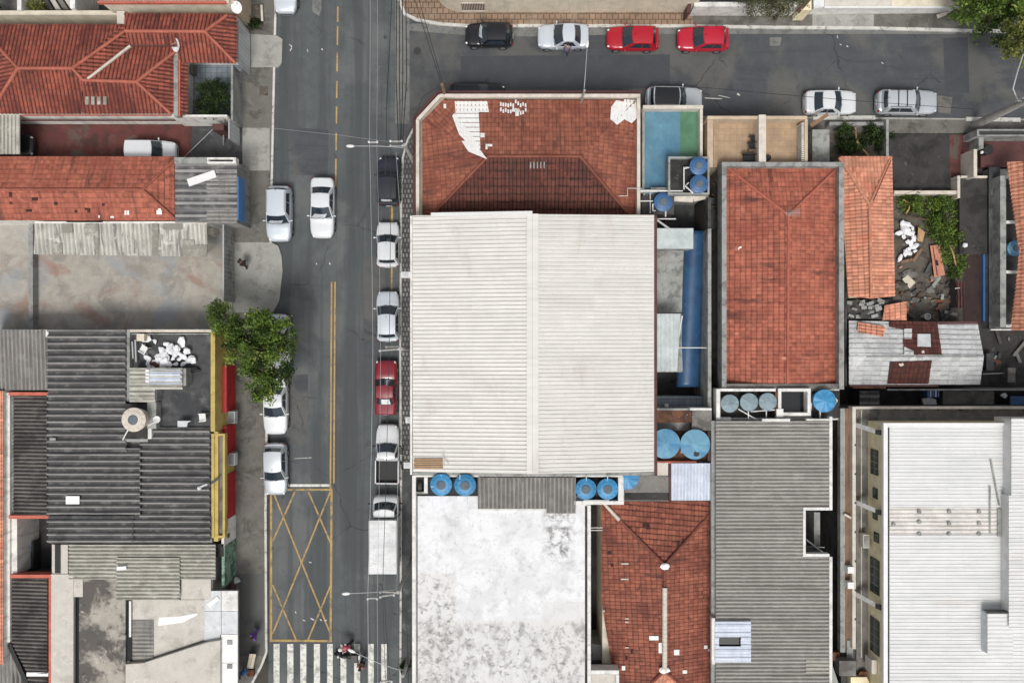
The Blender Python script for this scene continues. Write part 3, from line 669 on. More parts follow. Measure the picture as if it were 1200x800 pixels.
def motorcycle(px, py, ang, label):
    c = P(px, py, .5); t = local(thing('motorcycle', label, 'motorcycle', (c.x, c.y, 0), R(ang)))
    for x in (.64, -.64):
        m = MB(); m.lathe([(.21, -.05), (.28, -.055), (.31, -.03), (.31, .03), (.28, .055), (.21, .05), (.21, -.05)], (x, 0, .31), 20, 'y'); w = m.build('wheel', mt['tyre'], t, smooth=50, fixn=True)
        m = MB(); m.lathe([(.0, -.03), (.2, -.02), (.2, .02), (0, .03)], (x, 0, .31), 12, 'y'); m.build('rim', mt['rim'], w, fixn=True)
    m = MB(); m.tube([(.62, 0, .34), (.42, 0, .85), (.36, 0, 1.02)], .035, 8); m.build('fork', mt['steel'], t, smooth=50)
    m = MB(); m.tube([(.36, -.36, 1.0), (.42, -.12, 1.05), (.42, .12, 1.05), (.36, .36, 1.0)], .022, 8); m.build('handlebar', mt['trim'], t, smooth=50)
    m = MB(); m.ball((.12, 0, .78), .26, flat=(1.15, .62, .62)); m.build('fuel_tank', mt['black'], t, smooth=60)
    m = MB(); m.ball((-.34, 0, .78), .34, flat=(1.15, .5, .26)); m.build('seat', mt['trim'], t, smooth=60)
    m = MB(); m.ball((.02, 0, .45), .25, flat=(1.1, .7, .9)); m.tube([(-.1, .12, .35), (-.7, .18, .38)], .05, 8); m.build('engine', mt['frame'], t, smooth=60)
    m = MB(); m.box(-.92, -.26, .86, -.48, .26, 1.25); m.build('top_box', mt['black'], t)
    m = MB(); m.ball((.5, 0, .88), .11); m.build('headlight', mt['lamp_clear'], t, smooth=60)
    for s in (1, -1): MB().ball((.36, s*.42, 1.14), .06, flat=(.6, 1, .8)).build('wing_mirror', mt['trim'], t, smooth=60)
    return t

# ------------------------------------------------------------------ people (one skinned surface each)
def skin_mesh(J, E, rad, sub=2):
    me = bpy.data.meshes.new('tmp'); me.from_pydata(J, E, []); o = bpy.data.objects.new('tmp', me); col.objects.link(o)
    md = o.modifiers.new('s', 'SKIN'); ms = o.modifiers.new('u', 'SUBSURF'); ms.levels = ms.render_levels = sub
    sv = me.skin_vertices[0].data
    for k, r in enumerate(rad): sv[k].radius = (r if isinstance(r, tuple) else (r, r))
    sv[0].use_root = True
    dg = bpy.context.evaluated_depsgraph_get(); out = bpy.data.meshes.new_from_object(o.evaluated_get(dg))
    v = [q.co.copy() for q in out.vertices]; f = [tuple(p.vertices) for p in out.polygons]
    bpy.data.objects.remove(o); bpy.data.meshes.remove(me)
    m = MB(); m.v = v; m.f = f; return m
def person(px, py, ang, label, top, legs, skin='skin', helmet=False, lean=0., step=.22, arms='down', cap=None, bag=None, h0=1.0, dress=False):
    c = P(px, py, 1.0); t = local(thing('person', label, 'person', (c.x, c.y, 0), R(ang)))
    sl, cl_ = math.sin(lean), math.cos(lean)
    def up(x, y, z):      # lean the trunk forward about the hips
        zz = z-.92; return (x*cl_+zz*sl, y, .92+zz*cl_-x*sl)
    hands = {'down': [(.05, .30, .80), (-.06, .30, .80)], 'reach': [(.48, .26, 1.02), (.48, .22, 1.02)], 'carry': [(.30, .20, 1.05), (.22, .24, 1.0)], 'bent': [(.28, .24, 1.16), (.05, .30, .82)]}[arms]
    J = [up(0, 0, .95), up(0, 0, 1.12), up(0, 0, 1.34), up(.01, 0, 1.50), up(.03, 0, 1.56), up(.05, 0, 1.66), up(.04, 0, 1.73)]
    E = [(0, 1), (1, 2), (2, 3), (3, 4), (4, 5), (5, 6)]
    rad = [(.15, .12), (.14, .11), (.17, .115), (.065, .06), (.06, .06), (.088, .10), (.06, .07)]
    sh, lg = [], []
    for s, hd, st in ((1, hands[0], step), (-1, hands[1], -step)):
        i = len(J)
        shd = up(0, s*.19, 1.42); hx = Vector(hd) if arms != 'down' else Vector(up(hd[0], hd[1], hd[2])); hx.y = s*abs(hx.y)
        el = (Vector(shd)+hx)/2 + Vector((-.05, s*.05, -.03)); hand = hx + (hx-el).normalized()*.07
        J += [shd, tuple(el), tuple(hx), tuple(hand)]; E += [(2, i), (i, i+1), (i+1, i+2), (i+2, i+3)]; rad += [.058, .045, .032, (.04, .025)]
        d = (hx-el).normalized(); sd = Vector((0, 1, 0)) if abs(d.y) < .8 else Vector((1, 0, 0)); sd = (sd - d*sd.dot(d)).normalized()
        for k, (o, ln) in enumerate(((-.030, .065), (-.010, .08), (.010, .078), (.030, .06), (-.045, .03))):
            q = len(J); b0 = hand + sd*o*s; J += [tuple(b0 + d*ln + Vector((.012, 0, -.008)))]; E += [(i+3, q)]; rad += [.009]
        j = len(J)
        J += [(0, s*.10, .88), (st*.5+.03, s*.11, .48), (st, s*.11, .09), (st+.15, s*.12, .045)]; E += [(0, j), (j, j+1), (j+1, j+2), (j+2, j+3)]; rad += [.088, .062, .045, (.045, .035)]
        sh.append(i); lg.append(j)
    # nose and ears belong to the head surface
    q = len(J); J += [up(.155, 0, 1.655)]; E += [(5, q)]; rad += [.016]
    skin_mesh(J, E, rad).build('body', mt[skin], t, smooth=180)
    # shirt
    S = [up(0, 0, .90), J[1], J[2], up(.0, 0, 1.46)]; SE = [(0, 1), (1, 2), (2, 3)]; SR = [(.175, .14), (.165, .135), (.19, .135), (.085, .08)]
    for i in sh:
        k = len(S); S += [J[i], tuple(Vector(J[i+1])*.9+Vector(J[i])*.1)]; SE += [(2, k), (k, k+1)]; SR += [.076, .066]
    skin_mesh(S, SE, SR).build('shirt', mt[top], t, smooth=180)
    T = [(0, 0, .95)]; TE = []; TR = [(.17, .135)]
    for j in lg:
        k = len(T); T += [J[j], J[j+1], tuple(Vector(J[j+2])+Vector((0, 0, .04)))]; TE += [(0, k), (k, k+1), (k+1, k+2)]; TR += [.105, .08, .065]
    skin_mesh(T, TE, TR).build('trousers', mt[legs], t, smooth=180)
    for j in lg:
        a, b = Vector(J[j+2]), Vector(J[j+3]); m = MB(); m.ball((a+b)/2+Vector((.02, 0, -.0)), .13, flat=(1.05, .45, .38)); m.build('shoe', mt['cloth_black'], t, smooth=60)
    hc = Vector(J[5])
    if helmet:
        m = MB(); m.ball(hc+Vector((0, 0, .03)), .155, flat=(1.1, .95, 1)); m.build('helmet', mt['white'], t, smooth=60)
        m = MB(); m.grid(lambda p, q: hc+Vector((.165*math.cos((p-.5)*1.6), .155*math.sin((p-.5)*1.6), .0+.1*q)), 6, 2); m.build('visor', mt['glass'], t)
    else:
        m = MB(); m.ball(hc+Vector((-.025, 0, .045)), .118, flat=(1, .92, .9)); m.build('hair', mt['hair'], t, smooth=60)
        for s in (1, -1):
            MB().ball(hc+Vector((.095, s*.035, .01)), .014).build('eye', mt['cloth_black'], t)
            MB().ball(hc+Vector((.0, s*.098, -.005)), .026, flat=(.8, .4, 1.1)).build('ear', mt[skin], t, smooth=60)
        MB().ball(hc+Vector((.098, 0, -.055)), .022, flat=(.4, 1, .35)).build('mouth', mt['cloth_pink'], t, smooth=60)
    return t

# ------------------------------------------------------------------ plants
def leaves(mb, clusters, n, size, rad, rnd, upb=.5):
    for (c, ct) in clusters:
        c = Vector(c)
        for _ in range(n):
            d = Vector((rnd.gauss(0, 1), rnd.gauss(0, 1), rnd.gauss(0, .8)))*rad*.5
            p = c+d; nn = Vector((rnd.gauss(0, .8), rnd.gauss(0, .8), rnd.gauss(upb, .6))).normalized()
            a = nn.cross(Vector((rnd.gauss(0, 1), rnd.gauss(0, 1), rnd.gauss(0, 1)))).normalized(); b = nn.cross(a)
            s = size*rnd.uniform(.6, 1.25); i = len(mb.v)
            mb.v += [p-a*s, p-b*s*.5+nn*s*.1, p+a*s, p+b*s*.5+nn*s*.1]; mb.f.append((i, i+1, i+2, i+3))
            mb.tint.append(min(1, max(0, ct*.72+rnd.random()*.28)))
def crown_clusters(lobes, per_m2, rnd, shell=.55):
    out = []
    for (x, y, z, rx, ry, rz) in lobes:
        n = max(4, int(per_m2*(rx*ry+rx*rz+ry*rz)*4.2/3))
        for _ in range(n):
            d = Vector((rnd.gauss(0, 1), rnd.gauss(0, 1), rnd.gauss(.25, 1))).normalized(); k = rnd.uniform(shell, 1.04) if rnd.random() < .86 else rnd.uniform(1.0, 1.22)
            out.append(((x+d.x*rx*k, y+d.y*ry*k, z+d.z*rz*k), rnd.random()))
    return out
def tree(name, label, cat, base, lobes_px, leafm, dens=3.2, n=46, size=.13, crad=.42, group=None, trunk_r=.18, seed=1, shell=.55, gaps=()):
    """lobes_px: (px, py, r_px, z centre, z radius)"""
    rnd = random.Random(seed); b = P(*base); t = thing(name, label, cat, b, 0, group)
    L = []
    for px, py, r, z, rz in lobes_px:
        c = P(px, py, z); rr = r*(CAM_H-z)/FPX; L.append((c.x, c.y, z, rr, rr, rz))
    cl = crown_clusters(L, dens, rnd, shell)
    if gaps:
        keep = []
        for c, ct in cl:
            k = (CAM_H-c[2])/FPX; q = (c[0]/k+600, 400-c[1]/k)
            if all((q[0]-gx)**2/(gr*gr)+(q[1]-gy)**2/(gr2*gr2) > 1 for gx, gy, gr, gr2 in gaps): keep.append((c, ct))
        cl = keep
    m = MB(); m.tint = []; leaves(m, cl, n, size, crad, rnd); m.build('crown', leafm, t)
    m = MB(); top = Vector((b.x, b.y, min(l[2] for l in L)))
    fork = b+(top-b)*.6
    m.tube([b-Vector((0, 0, .1)), b+(fork-b)*.3, b+(fork-b)*.7, fork], [trunk_r*1.4, trunk_r, trunk_r*.9, trunk_r*.85], 9)
    for l in L:
        c = Vector(l[:3]); mid = fork*.5+c*.5+Vector((rnd.uniform(-.2, .2), rnd.uniform(-.2, .2), .1))
        m.tube([fork-Vector((0, 0, .1)), mid, c], [trunk_r*.6, trunk_r*.4, trunk_r*.15], 7)
        for _ in range(4):
            d = Vector((rnd.gauss(0, 1), rnd.gauss(0, 1), rnd.gauss(.3, .6))).normalized(); m.tube([c, c+Vector((d.x*l[3], d.y*l[4], d.z*l[5]))*.75], [trunk_r*.2, trunk_r*.06], 5)
    m.build('trunk', mt['bark'], t, smooth=60)
    return t
def shrub(px, py, r, label, leafm='leaf_dark', h=.0, ht=.8, name='shrub', cat='shrub', group=None, seed=1, n=36, size=.09):
    rr = r*(CAM_H-h)/FPX; b = P(px, py, h); rnd = random.Random(seed)
    t = thing(name, label, cat, b, 0, group)
    m = MB(); m.tint = []
    lob = [(b.x+rnd.uniform(-.4, .4)*rr, b.y+rnd.uniform(-.4, .4)*rr, h+ht*rnd.uniform(.4, .65), rr*.66, rr*.66, ht*.45) for _ in range(4)]
    leaves(m, crown_clusters(lob, 7, rnd, .4), n, size, .26, rnd); m.build('foliage', mt[leafm], t)
    m = MB()
    for l in lob: m.tube([b, Vector(l[:3])], [.03, .012], 5)
    m.build('stem', mt['bark'], t); return t

# ------------------------------------------------------------------ water tanks, dishes
def tank(px, py, rpx, h0, ht, label, mat='tank_blue', kind='lid', group=None, hatch='lid_grey', hole=None, name='water_tank'):
    """px, py, rpx are the rim seen at its top; h0 the height it stands on"""
    hh = h0+ht; c = P(px, py, hh); r = rpx*(CAM_H-hh)/FPX; c.z = h0
    t = thing(name, label, 'water tank', c, 0, group)
    b = MB(); b.lathe([(r*.80, 0), (r*.84, ht*.4), (r*.90, ht*.4), (r*.93, ht-.08), (r*.99, ht-.08), (r, ht-.02), (r*.97, ht)], c, 32); b.build('tank_body', mt[mat], t, smooth=35)
    if kind == 'lid':       # domed lid with a raised hatch
        l = MB(); l.lathe([(r*1.0, ht), (r*1.0, ht+.04), (r*.95, ht+.06), (r*.72, ht+.10), (r*.70, ht+.13), (r*.42, ht+.17), (r*.41, ht+.13)], c, 32); lid = l.build('lid', mt[mat], t, smooth=35)
        for k in range(12):
            a = k*math.pi/6; MB().bar(c+Vector((math.cos(a)*r*.74, math.sin(a)*r*.74, ht+.125)), c+Vector((math.cos(a)*r*.96, math.sin(a)*r*.96, ht+.075)), .03, .03).build('lid_rib', mt[mat], lid)
        l = MB(); l.lathe([(r*.41, ht+.10), (r*.40, ht+.20), (r*.3, ht+.22), (0, ht+.22)], c, 24); l.build('hatch', mt[hatch], lid, smooth=35)
    elif kind == 'fan':     # wide lid pressed in radial folds
        l = MB(); n = 48
        def fn(p, q):
            a = p*2*math.pi; rr = r*1.02*q; return c+Vector((math.cos(a)*rr, math.sin(a)*rr, ht+.03+.16*(1-q)+.035*abs(math.sin(a*4))*q))
        l.grid(fn, 64, 6); lid = l.build('lid', mt[mat], t, smooth=25, fixn=True)
        l = MB(); l.lathe([(r*1.02, ht-.06), (r*1.03, ht+.06), (r*.99, ht+.065)], c, 40); l.build('lid_rim', mt[mat], lid, smooth=35)
        if hole:
            q = P(hole[0], hole[1], hh+.12); l = MB(); l.lathe([(.0, 0), (hole[2]*.056, 0), (hole[2]*.062, -.06)], q, 18); l.build('hatch', mt['dark_void'], lid)
    return t
def dish(px, py, h, r, ang, tilt, label, cat='satellite dish'):
    c = P(px, py, h); t = local(thing('satellite_dish', label, cat, (c.x, c.y, h), R(ang)))
    m = MB(); rot = Matrix.Rotation(R(tilt), 3, 'Y')
    def fn(p, q):
        a = p*2*math.pi; v = Vector((math.cos(a)*r*q, math.sin(a)*r*q, r*.28*q*q)); return rot @ v + Vector((0, 0, .5))
    m.grid(fn, 24, 5); o = m.build('reflector', mt['white'], t, smooth=60)
    md = o.modifiers.new('solid', 'SOLIDIFY'); md.thickness = .015
    MB().tube([rot @ Vector((-r, 0, r*.28))+Vector((0, 0, .5)), rot @ Vector((0, 0, r*.95))+Vector((0, 0, .5))], .012, 5).build('feed_arm', mt['steel'], t)
    MB().tube([(0, 0, 0), (0, 0, .52)], .03, 6).build('mast', mt['steel'], t)
    return t
def plane_quadpatch(parent, plane, poly, mat, name='patch', off=.045, thick=.03):
    pts = [on_plane(plane, x, y, off) for x, y in poly]
    return MB().prism([p-plane[1]*thick for p in pts], pts).build(name, mat, parent)
# ------------------------------------------------------------------ ground, roads, pavements
def flat(name, poly, mat, z, z0=None):
    mb = MB(); pts = PL(poly, z)
    if z0 is None:
        a = sum(pts[k].x*pts[(k+1) % len(pts)].y-pts[(k+1) % len(pts)].x*pts[k].y for k in range(len(pts)))
        mb.face(pts if a > 0 else pts[::-1])
    else: mb.extrude(pts, z0)
    return structure(mb, name, mat)
mb = MB(); mb.face([(-320, -320, -.03), (320, -320, -.03), (320, 320, -.03), (-320, 320, -.03)]); structure(mb, 'ground', mt['ground'])
flat('main_road', [(330, -900), (308, 1500), (500, 1500), (500, -900)], mt['asphalt'], 0)
flat('side_road', [(472, 20), (472, 160), (2200, 175), (2200, 20)], mt['asphalt_side'], .004)
flat('gutter_strip', [(463, -500), (463, 145), (480, 145), (480, 34), (478, -500)], mt['gutter'], .008)
flat('gutter_strip', [(480, 28), (480, 36), (540, 41), (620, 43), (760, 40), (1140, 40), (1140, 28)], mt['gutter'], .008)
flat('asphalt_patch', [(540, 66), (540, 104), (785, 104), (785, 64)], mt['asphalt_new'], .012)
flat('asphalt_patch', [(1105, 45), (1108, 108), (1136, 109), (1134, 44)], mt['asphalt_new'], .012)
flat('asphalt_patch', [(366, 0), (366, 14), (374, 19), (377, 10), (375, -20), (370, -20)], mt['gutter'], .012)
flat('asphalt_patch', [(1098, 112), (1100, 132), (1114, 134), (1116, 114)], mt['pave'], .012)
flat('asphalt_patch', [(902, 44), (902, 54), (914, 54), (916, 44)], mt['gutter'], .012)
flat('asphalt_patch', [(426, 300), (427, 420), (452, 420), (451, 300)], mt['asphalt_side'], .006)
flat('asphalt_patch', [(336, 440), (335, 520), (360, 522), (361, 438)], mt['asphalt_side'], .005)
flat('asphalt_patch', [(345, 150), (344, 205), (384, 206), (385, 152)], mt['asphalt_side'], .005)
flat('utility_trench', [(316, 752), (316, 590), (318, 590), (318, 752)], mt['asphalt_side'], .004)
# left pavement (kerb line bends away at the corner)
KL = [(325, -300), (323, 0), (319, 180), (317, 285), (313, 440), (311, 600), (312, 764), (306, 780), (292, 806), (260, 830)]
flat('pavement', KL + [(150, 830), (150, -300)], mt['pave'], .12, -.02)
def strip(name, line, w, mat, z, z0):
    for a, b in zip(line, line[1:]):
        pass
    mb = MB(); pts = PL(line, z); L = []; Rr = []
    for k, p in enumerate(pts):
        d = (pts[min(k+1, len(pts)-1)]-pts[max(k-1, 0)]); d.z = 0; d.normalize(); nrm = Vector((-d.y, d.x, 0))
        L.append(p+nrm*w/2); Rr.append(p-nrm*w/2)
    n = len(pts)
    for k in range(n-1):
        pass
    i = 0
    mb.v = [v for k in range(n) for v in (L[k], Rr[k], Vector((Rr[k].x, Rr[k].y, z0)), Vector((L[k].x, L[k].y, z0)))]
    for k in range(n-1):
        a, b = 4*k, 4*(k+1)
        mb.f += [(a+1, b+1, b, a), (a+2, b+2, b+1, a+1), (a, b, b+3, a+3)]
    mb.f += [(0, 3, 2, 1), (4*n-4, 4*n-3, 4*n-2, 4*n-1)]
    return structure(mb, name, mat)
strip('kerb', KL, .16, mt['kerb'], .135, -.02)
flat('driveway_apron', [(273, 284), (273, 366), (320, 366), (327, 352), (331, 318), (330, 300), (326, 288), (318, 284)], mt['pave_light'], .139, .0)
flat('driveway_apron', [(294, 40), (294, 79), (326, 79), (330, 74), (331, 46), (325, 42)], mt['pave_light'], .139, .0)
flat('pavement_patch', [(279, 672), (279, 768), (309, 768), (309, 672)], mt['asphalt_side'], .124, .05)
flat('pavement_patch', [(271, 630), (271, 672), (291, 672), (291, 630)], mt['pave'], .124, .05)
flat('pavement_patch', [(280, 150), (280, 200), (316, 200), (316, 150)], mt['pave_light'], .124, .05)
flat('tree_pit', [(304, 101), (304, 112), (314, 112), (314, 101)], mt['soil'], .128, .05)
flat('verge', [(293, 6), (293, 36), (309, 36), (309, 4)], mt['soil'], .126, .05)
# right pavement and the pavement round the corner building
KR = [(485, 150), (477, 165), (472, 185), (470, 240), (469, 420), (470, 560), (469, 830)]
flat('pavement', KR + [(560, 830), (560, 150)], mt['pave_mosaic'], .12, -.02)
flat('pavement_patch', [(471, 552), (471, 830), (520, 830), (520, 552)], mt['slab_dark'], .126, .05)
strip('kerb', KR, .14, mt['kerb'], .135, -.02)
KS = [(485, 150), (500, 141), (560, 137), (820, 137), (960, 138), (1400, 142)]
flat('pavement', KS + [(1400, 156), (500, 156)], mt['pave'], .11, -.02)
strip('kerb', KS[2:], .12, mt['pave_light'], .125, -.02)
strip('kerb', [(953, 138), (1026, 138)], .3, mt['kerb'], .14, -.02)
strip('kerb', [(1132, 139.5), (1196, 140.5)], .3, mt['kerb'], .14, -.02)
# north pavement
KN = [(466, -300), (468, 0), (474, 16), (488, 23), (515, 28), (545, 30), (810, 30.5), (900, 32), (1024, 33), (1140, 36), (1300, 38)]
flat('pavement', KN[:-3] + [(900, -300)], mt['pave_brown'], .12, -.02)
flat('pavement', [(812, -300), (812, 30.5), (900, 32), (1024, 33), (1140, 36), (1300, 38), (1300, -300)], mt['pave'], .124, -.02)
flat('pavement_patch', [(952, 17), (952, 31), (1024, 32), (1024, 17)], mt['pave_light'], .13, .05)
strip('kerb', KN, .22, mt['kerb'], .14, -.02)

# ------------------------------------------------------------------ road markings (4 mm sheets)
def marks(name, polys, mat, z=.016):
    mb = MB()
    for i, p in enumerate(polys):       # crossing strokes lie 1 mm over one another
        pts = PL(p, z + .001*i); a = sum(pts[k].x*pts[(k+1) % len(pts)].y-pts[(k+1) % len(pts)].x*pts[k].y for k in range(len(pts)))
        mb.face(pts if a > 0 else pts[::-1])
    return structure(mb, name, mat)
def lp(x0, y0, x1, y1, w):
    d = Vector((x1-x0, y1-y0)); d.normalize(); n = Vector((-d.y, d.x))*w/2
    return [(x0+n.x, y0+n.y), (x0-n.x, y0-n.y), (x1-n.x, y1-n.y), (x1+n.x, y1+n.y)]
cx = lambda y: 396-.0125*y
marks('centre_line', [lp(cx(a), a, cx(b), b, 1.8) for a, b in ((8, 26), (31, 53), (62, 84), (95, 115), (125, 145), (156, 176), (186, 226))], mt['yellow_paint'])
marks('centre_line', [lp(388.6, 330, 387.2, 573, 1.9), lp(392.6, 330, 391.2, 566, 1.9)], mt['yellow_paint'])
marks('lane_line', [lp(459, 241, 459, 262, 3.4), lp(459, 313, 459, 345, 2.0)], mt['yellow_worn'])
bx0, bx1, by0, by1 = 319, 388.5, 574, 750
marks('box_junction', [lp(317.6, by0-1, 317.6, by1+1.4, 2.6), lp(bx1, by0-1, bx1-1, by1+1.4, 2.6), lp(317, by0-.5, 389.5, by0-.5, 2.4), lp(317, by1, 389, by1+.6, 2.6)], mt['yellow_worn'])
marks('box_junction', [lp(320, 576, 388, 744, 1.9), lp(345.5, 576, 319.5, 634, 1.9), lp(361.5, 576, 388, 637, 1.9)], mt['yellow_worn'], .022)
marks('box_junction', [lp(387, 576, 319.5, 742, 1.9), lp(319.5, 685, 347, 749, 1.9), lp(388, 684, 361, 749, 1.9)], mt['yellow_worn'], .027)
marks('crosswalk', [[(x0, 754), (x0, 812), (x1, 812), (x1, 754)] for x0, x1 in ((320.6, 327.6), (336.6, 343.8), (351.8, 359), (367.8, 375), (383.4, 390), (399, 405.8), (415, 422), (431.2, 438), (446.8, 453.2))], mt['white_paint'])
marks('stop_line', [lp(338, 568.5, 387, 568.5, 3)], mt['white_paint'])
marks('paint_spots', [lp(x, y, x+dx, y+dy, w) for x, y, dx, dy, w in ((339, 52, 3, 3, 1.2), (342, 56, -2, 4, 1), (360, 58, 1, 3, 1), (377, 57, 1, 2, 1.2), (371, 308, 0, 2, 1.2), (386, 308, 1, 2, 1.2), (355, 726, 3, 1, 1), (364, 724, 4, 2, 1.3), (375, 725, 2, 2, 1.1), (380, 727, 3, -1, 1), (362, 658, 3, 1, 1), (346, 716, 1, 2, 1), (345, 537, 20, -1, .7), (826, 115, 20, 1, .9), (842, 112, 14, 3, .8), (864, 110, 3, 2, 2), (984, 52, 2, 1, 1), (992, 54, 2, 1, 1), (981, 42, 1, 3, 1), (1033, 73, 2, 2, 1))], mt['white_paint'])
def cover(px, py, r):
    c = P(px, py, .01); m = MB(); m.lathe([(r, .004), (r, .012), (r*.86, .012), (r*.86, .008), (0, .009)], c-Vector((0, 0, .01))+Vector((0, 0, .003)), 20); return m
single(cover(489, 60, .28), 'manhole_cover', mt['frame'], 'round iron manhole cover in the side road near the corner', 'manhole cover', P(489, 60, 0))
# ------------------------------------------------------------------ left side of the main road, top to bottom
# pale house across the top edge
t = building('house', 'cream house with pink roof edge across the top left of the photo', 'house', [(118, -80, 4.2), (118, 3, 4.2), (268, 3, 4.2), (268, -80, 4.2)], mt['wall_cream'])
roof(t, [hrect(116, -80, 262, 1, 4.25)], mt['sheet_pale'], 'roof', kind='corr', pu=.3, amp=.05, pv=2, lift=.01, along=(0, 1))
MB().pbox(114, 1.2, 264, 3.6, 4.3, 4.0).build('roof_edge', mt['salmon'], t)
MB().pbox(264, -60, 274, 4, 3.9, .0).build('pillar', mt['wall_beige'], t)
# yard in the corner
def wallthing(name, label, x0, y0, x1, y1, h, mat, z0=0., cat='wall', group=None):
    m = MB(); m.pbox(x0, y0, x1, y1, h, z0); c = P((x0+x1)/2, (y0+y1)/2, h); return single(m, name, mt[mat], label, cat, (c.x, c.y, z0), group)
wallthing('boundary_wall', 'cream topped boundary wall above the long dark planter bed', -40, 12.5, 139, 17.5, 2.3, 'wall_cream')
wallthing('boundary_wall', 'short white yard wall at the top edge beside striped concrete steps', 20, -40, 25, 12, 2.6, 'rim_white')
wallthing('boundary_wall', 'white double yard wall at the top edge right of the concrete steps', 82, -40, 88, 10, 2.6, 'rim_white')
flat('yard_floor', [(-40, -60), (-40, 12), (116, 12), (116, -60)], mt['slab_grey'], .05)
flat('planter_bed', [(-40, 17), (-40, 40), (160, 40), (160, 17)], mt['slab_dark'], .06)
t = thing('concrete_steps', 'striped flight of concrete steps in the top left yard', 'steps', P(54, 2, 0))
for k in range(6): MB().extrude(PL([(26+k*8, -14), (38+k*9, 11), (44+k*9, 11), (32+k*8, -14)], .25+.16*k), .0).build('step', mt['slab_pale'] if k % 2 else mt['slab_grey'], t)
wallthing('concrete_pillar', 'square pale concrete pillar ending the planter wall beside the tiled roof', 137, 13, 146, 30.5, 2.9, 'slab_pale', cat='pillar')
shrub(8, 18, 9, 'dark green shrub in the planter bed at the far left', h=.1, ht=2.2, seed=3)
shrub(57, 19, 8, 'yellowish shrub in the planter bed above the tiled roof', 'leaf_yellow', h=.1, ht=2.2, seed=4)

# L2 large house under intersecting hip roofs
t = building('house', 'large house with crossing red hip roofs beside the patio tree', 'house', [(-40, 32, 2.8), (-40, 133.5, 2.8), (208, 133.5, 2.8), (208, 60, 3.0), (276, 60, 3.0), (276, 18, 3.0), (146, 18, 3.0), (146, 32, 2.9)], mt['wall_white'])
e = 3.0
pl = [[(-26, 29, e), (21, 80, 4.1), (85, 80, 4.1), (147, 29, 3.05)],
      [(85, 80, 4.1), (97, 94, 3.82), (103, 93, 3.75), (153, 53, 3.05), (147, 30, 3.05)],
      [(-14, 134, e), (97, 134, e), (97, 94, 3.85), (85, 80, 4.1), (21, 80, 4.1)],
      [(97, 134, e), (201, 134, e), (160, 96, 3.85), (97, 94, 3.85)],
      [(97, 94, 3.85), (160, 96, 3.85), (205, 60, 3.1), (205, 54, 3.05), (153, 53, 3.05)],
      [(160, 96, 3.85), (201, 134, 3.0), (204, 134, 3.0), (204, 60, 3.0)],
      [(146, 16, 3.5), (147, 36.5, 4.05), (240, 37, 4.05), (268, 17, 3.45)],
      [(147, 36.5, 4.05), (153, 53.5, 3.6), (209, 54, 3.6), (209, 36.7, 4.05)],
      [(209, 36.7, 4.05), (209, 74, 3.15), (276, 75, 3.15), (240, 37, 4.05)],
      [(240, 37, 4.05), (276, 75, 3.15), (278, 74, 3.15), (278, 17, 3.15), (268, 17, 3.3)],
      [(209, 74.5, 3.2), (209, 134, 3.2), (221, 134, 2.9), (221, 74.5, 2.9)],
      [(-40, 30, e), (-40, 134, e), (-14, 134, e), (21, 80, 4.1), (-26, 29, e)]]
rd = [((21, 80, 4.16), (85, 80, 4.16)), ((85, 80, 4.16), (147, 36, 3.3)), ((85, 80, 4.16), (97, 94, 3.92)), ((97, 94, 3.92), (160, 96, 3.92)), ((160, 96, 3.92), (205, 61, 3.14)), ((160, 96, 3.92), (200, 133, 3.08)),
      ((147, 36.5, 4.12), (240, 37, 4.12)), ((240, 37, 4.12), (266, 18, 3.5)), ((240, 37, 4.12), (276, 74, 3.24)), ((21, 80, 4.16), (-24, 31, 3.1)), ((21, 80, 4.16), (-12, 133, 3.08))]
ro, fits = roof(t, pl, mt['tile_house'], 'roof', rd, mt['ridge_red'], rr=.12, kind='tile', pu=.27, amp=.10)
MB().bar(P(103, 93, 3.95), P(153, 54, 3.28), .16, .14).build('valley_gutter', mt['rim_cream'], t)
MB().pbox(203.5, 61, 208.5, 136, 3.12, 2.5).build('gutter_channel', mt['rim_grey'], t)
MB().pbox(209.2, 61, 211, 136, 3.34, 2.9).build('gutter_kerb', mt['salmon'], t)
MB().bar(P(153, 53.6, 3.64), P(208, 54.2, 3.64), .10, .08).build('eave_board', mt['maroon'], t)
for k in range(4):
    plane_quadpatch(t, fits[3], [(101+k*7, 113), (101+k*7, 122.5), (105+k*7, 122.5), (105+k*7, 113)], mt['sheet_pale'], 'skylight_tile', .16)
MB().pbox(24, 134.6, 200, 135.4, 2.95, 2.8).build('gutter', mt['salmon'], t)
MB().pbox(24, 140.4, 205, 141.4, 1.75, 1.6).build('wall_ledge', mt['maroon'], t)
MB().pbox(200, 134.6, 266, 137, 2.6, .05).build('wall', mt['wall_white'], t)
dish(211, 56, 3.15, .46, 200, 38, 'white satellite dish on the gutter of the crossing red roofs')
dish(281, 12, 3.2, .42, 240, 30, 'white satellite dish on the ochre pillar by the top left corner')
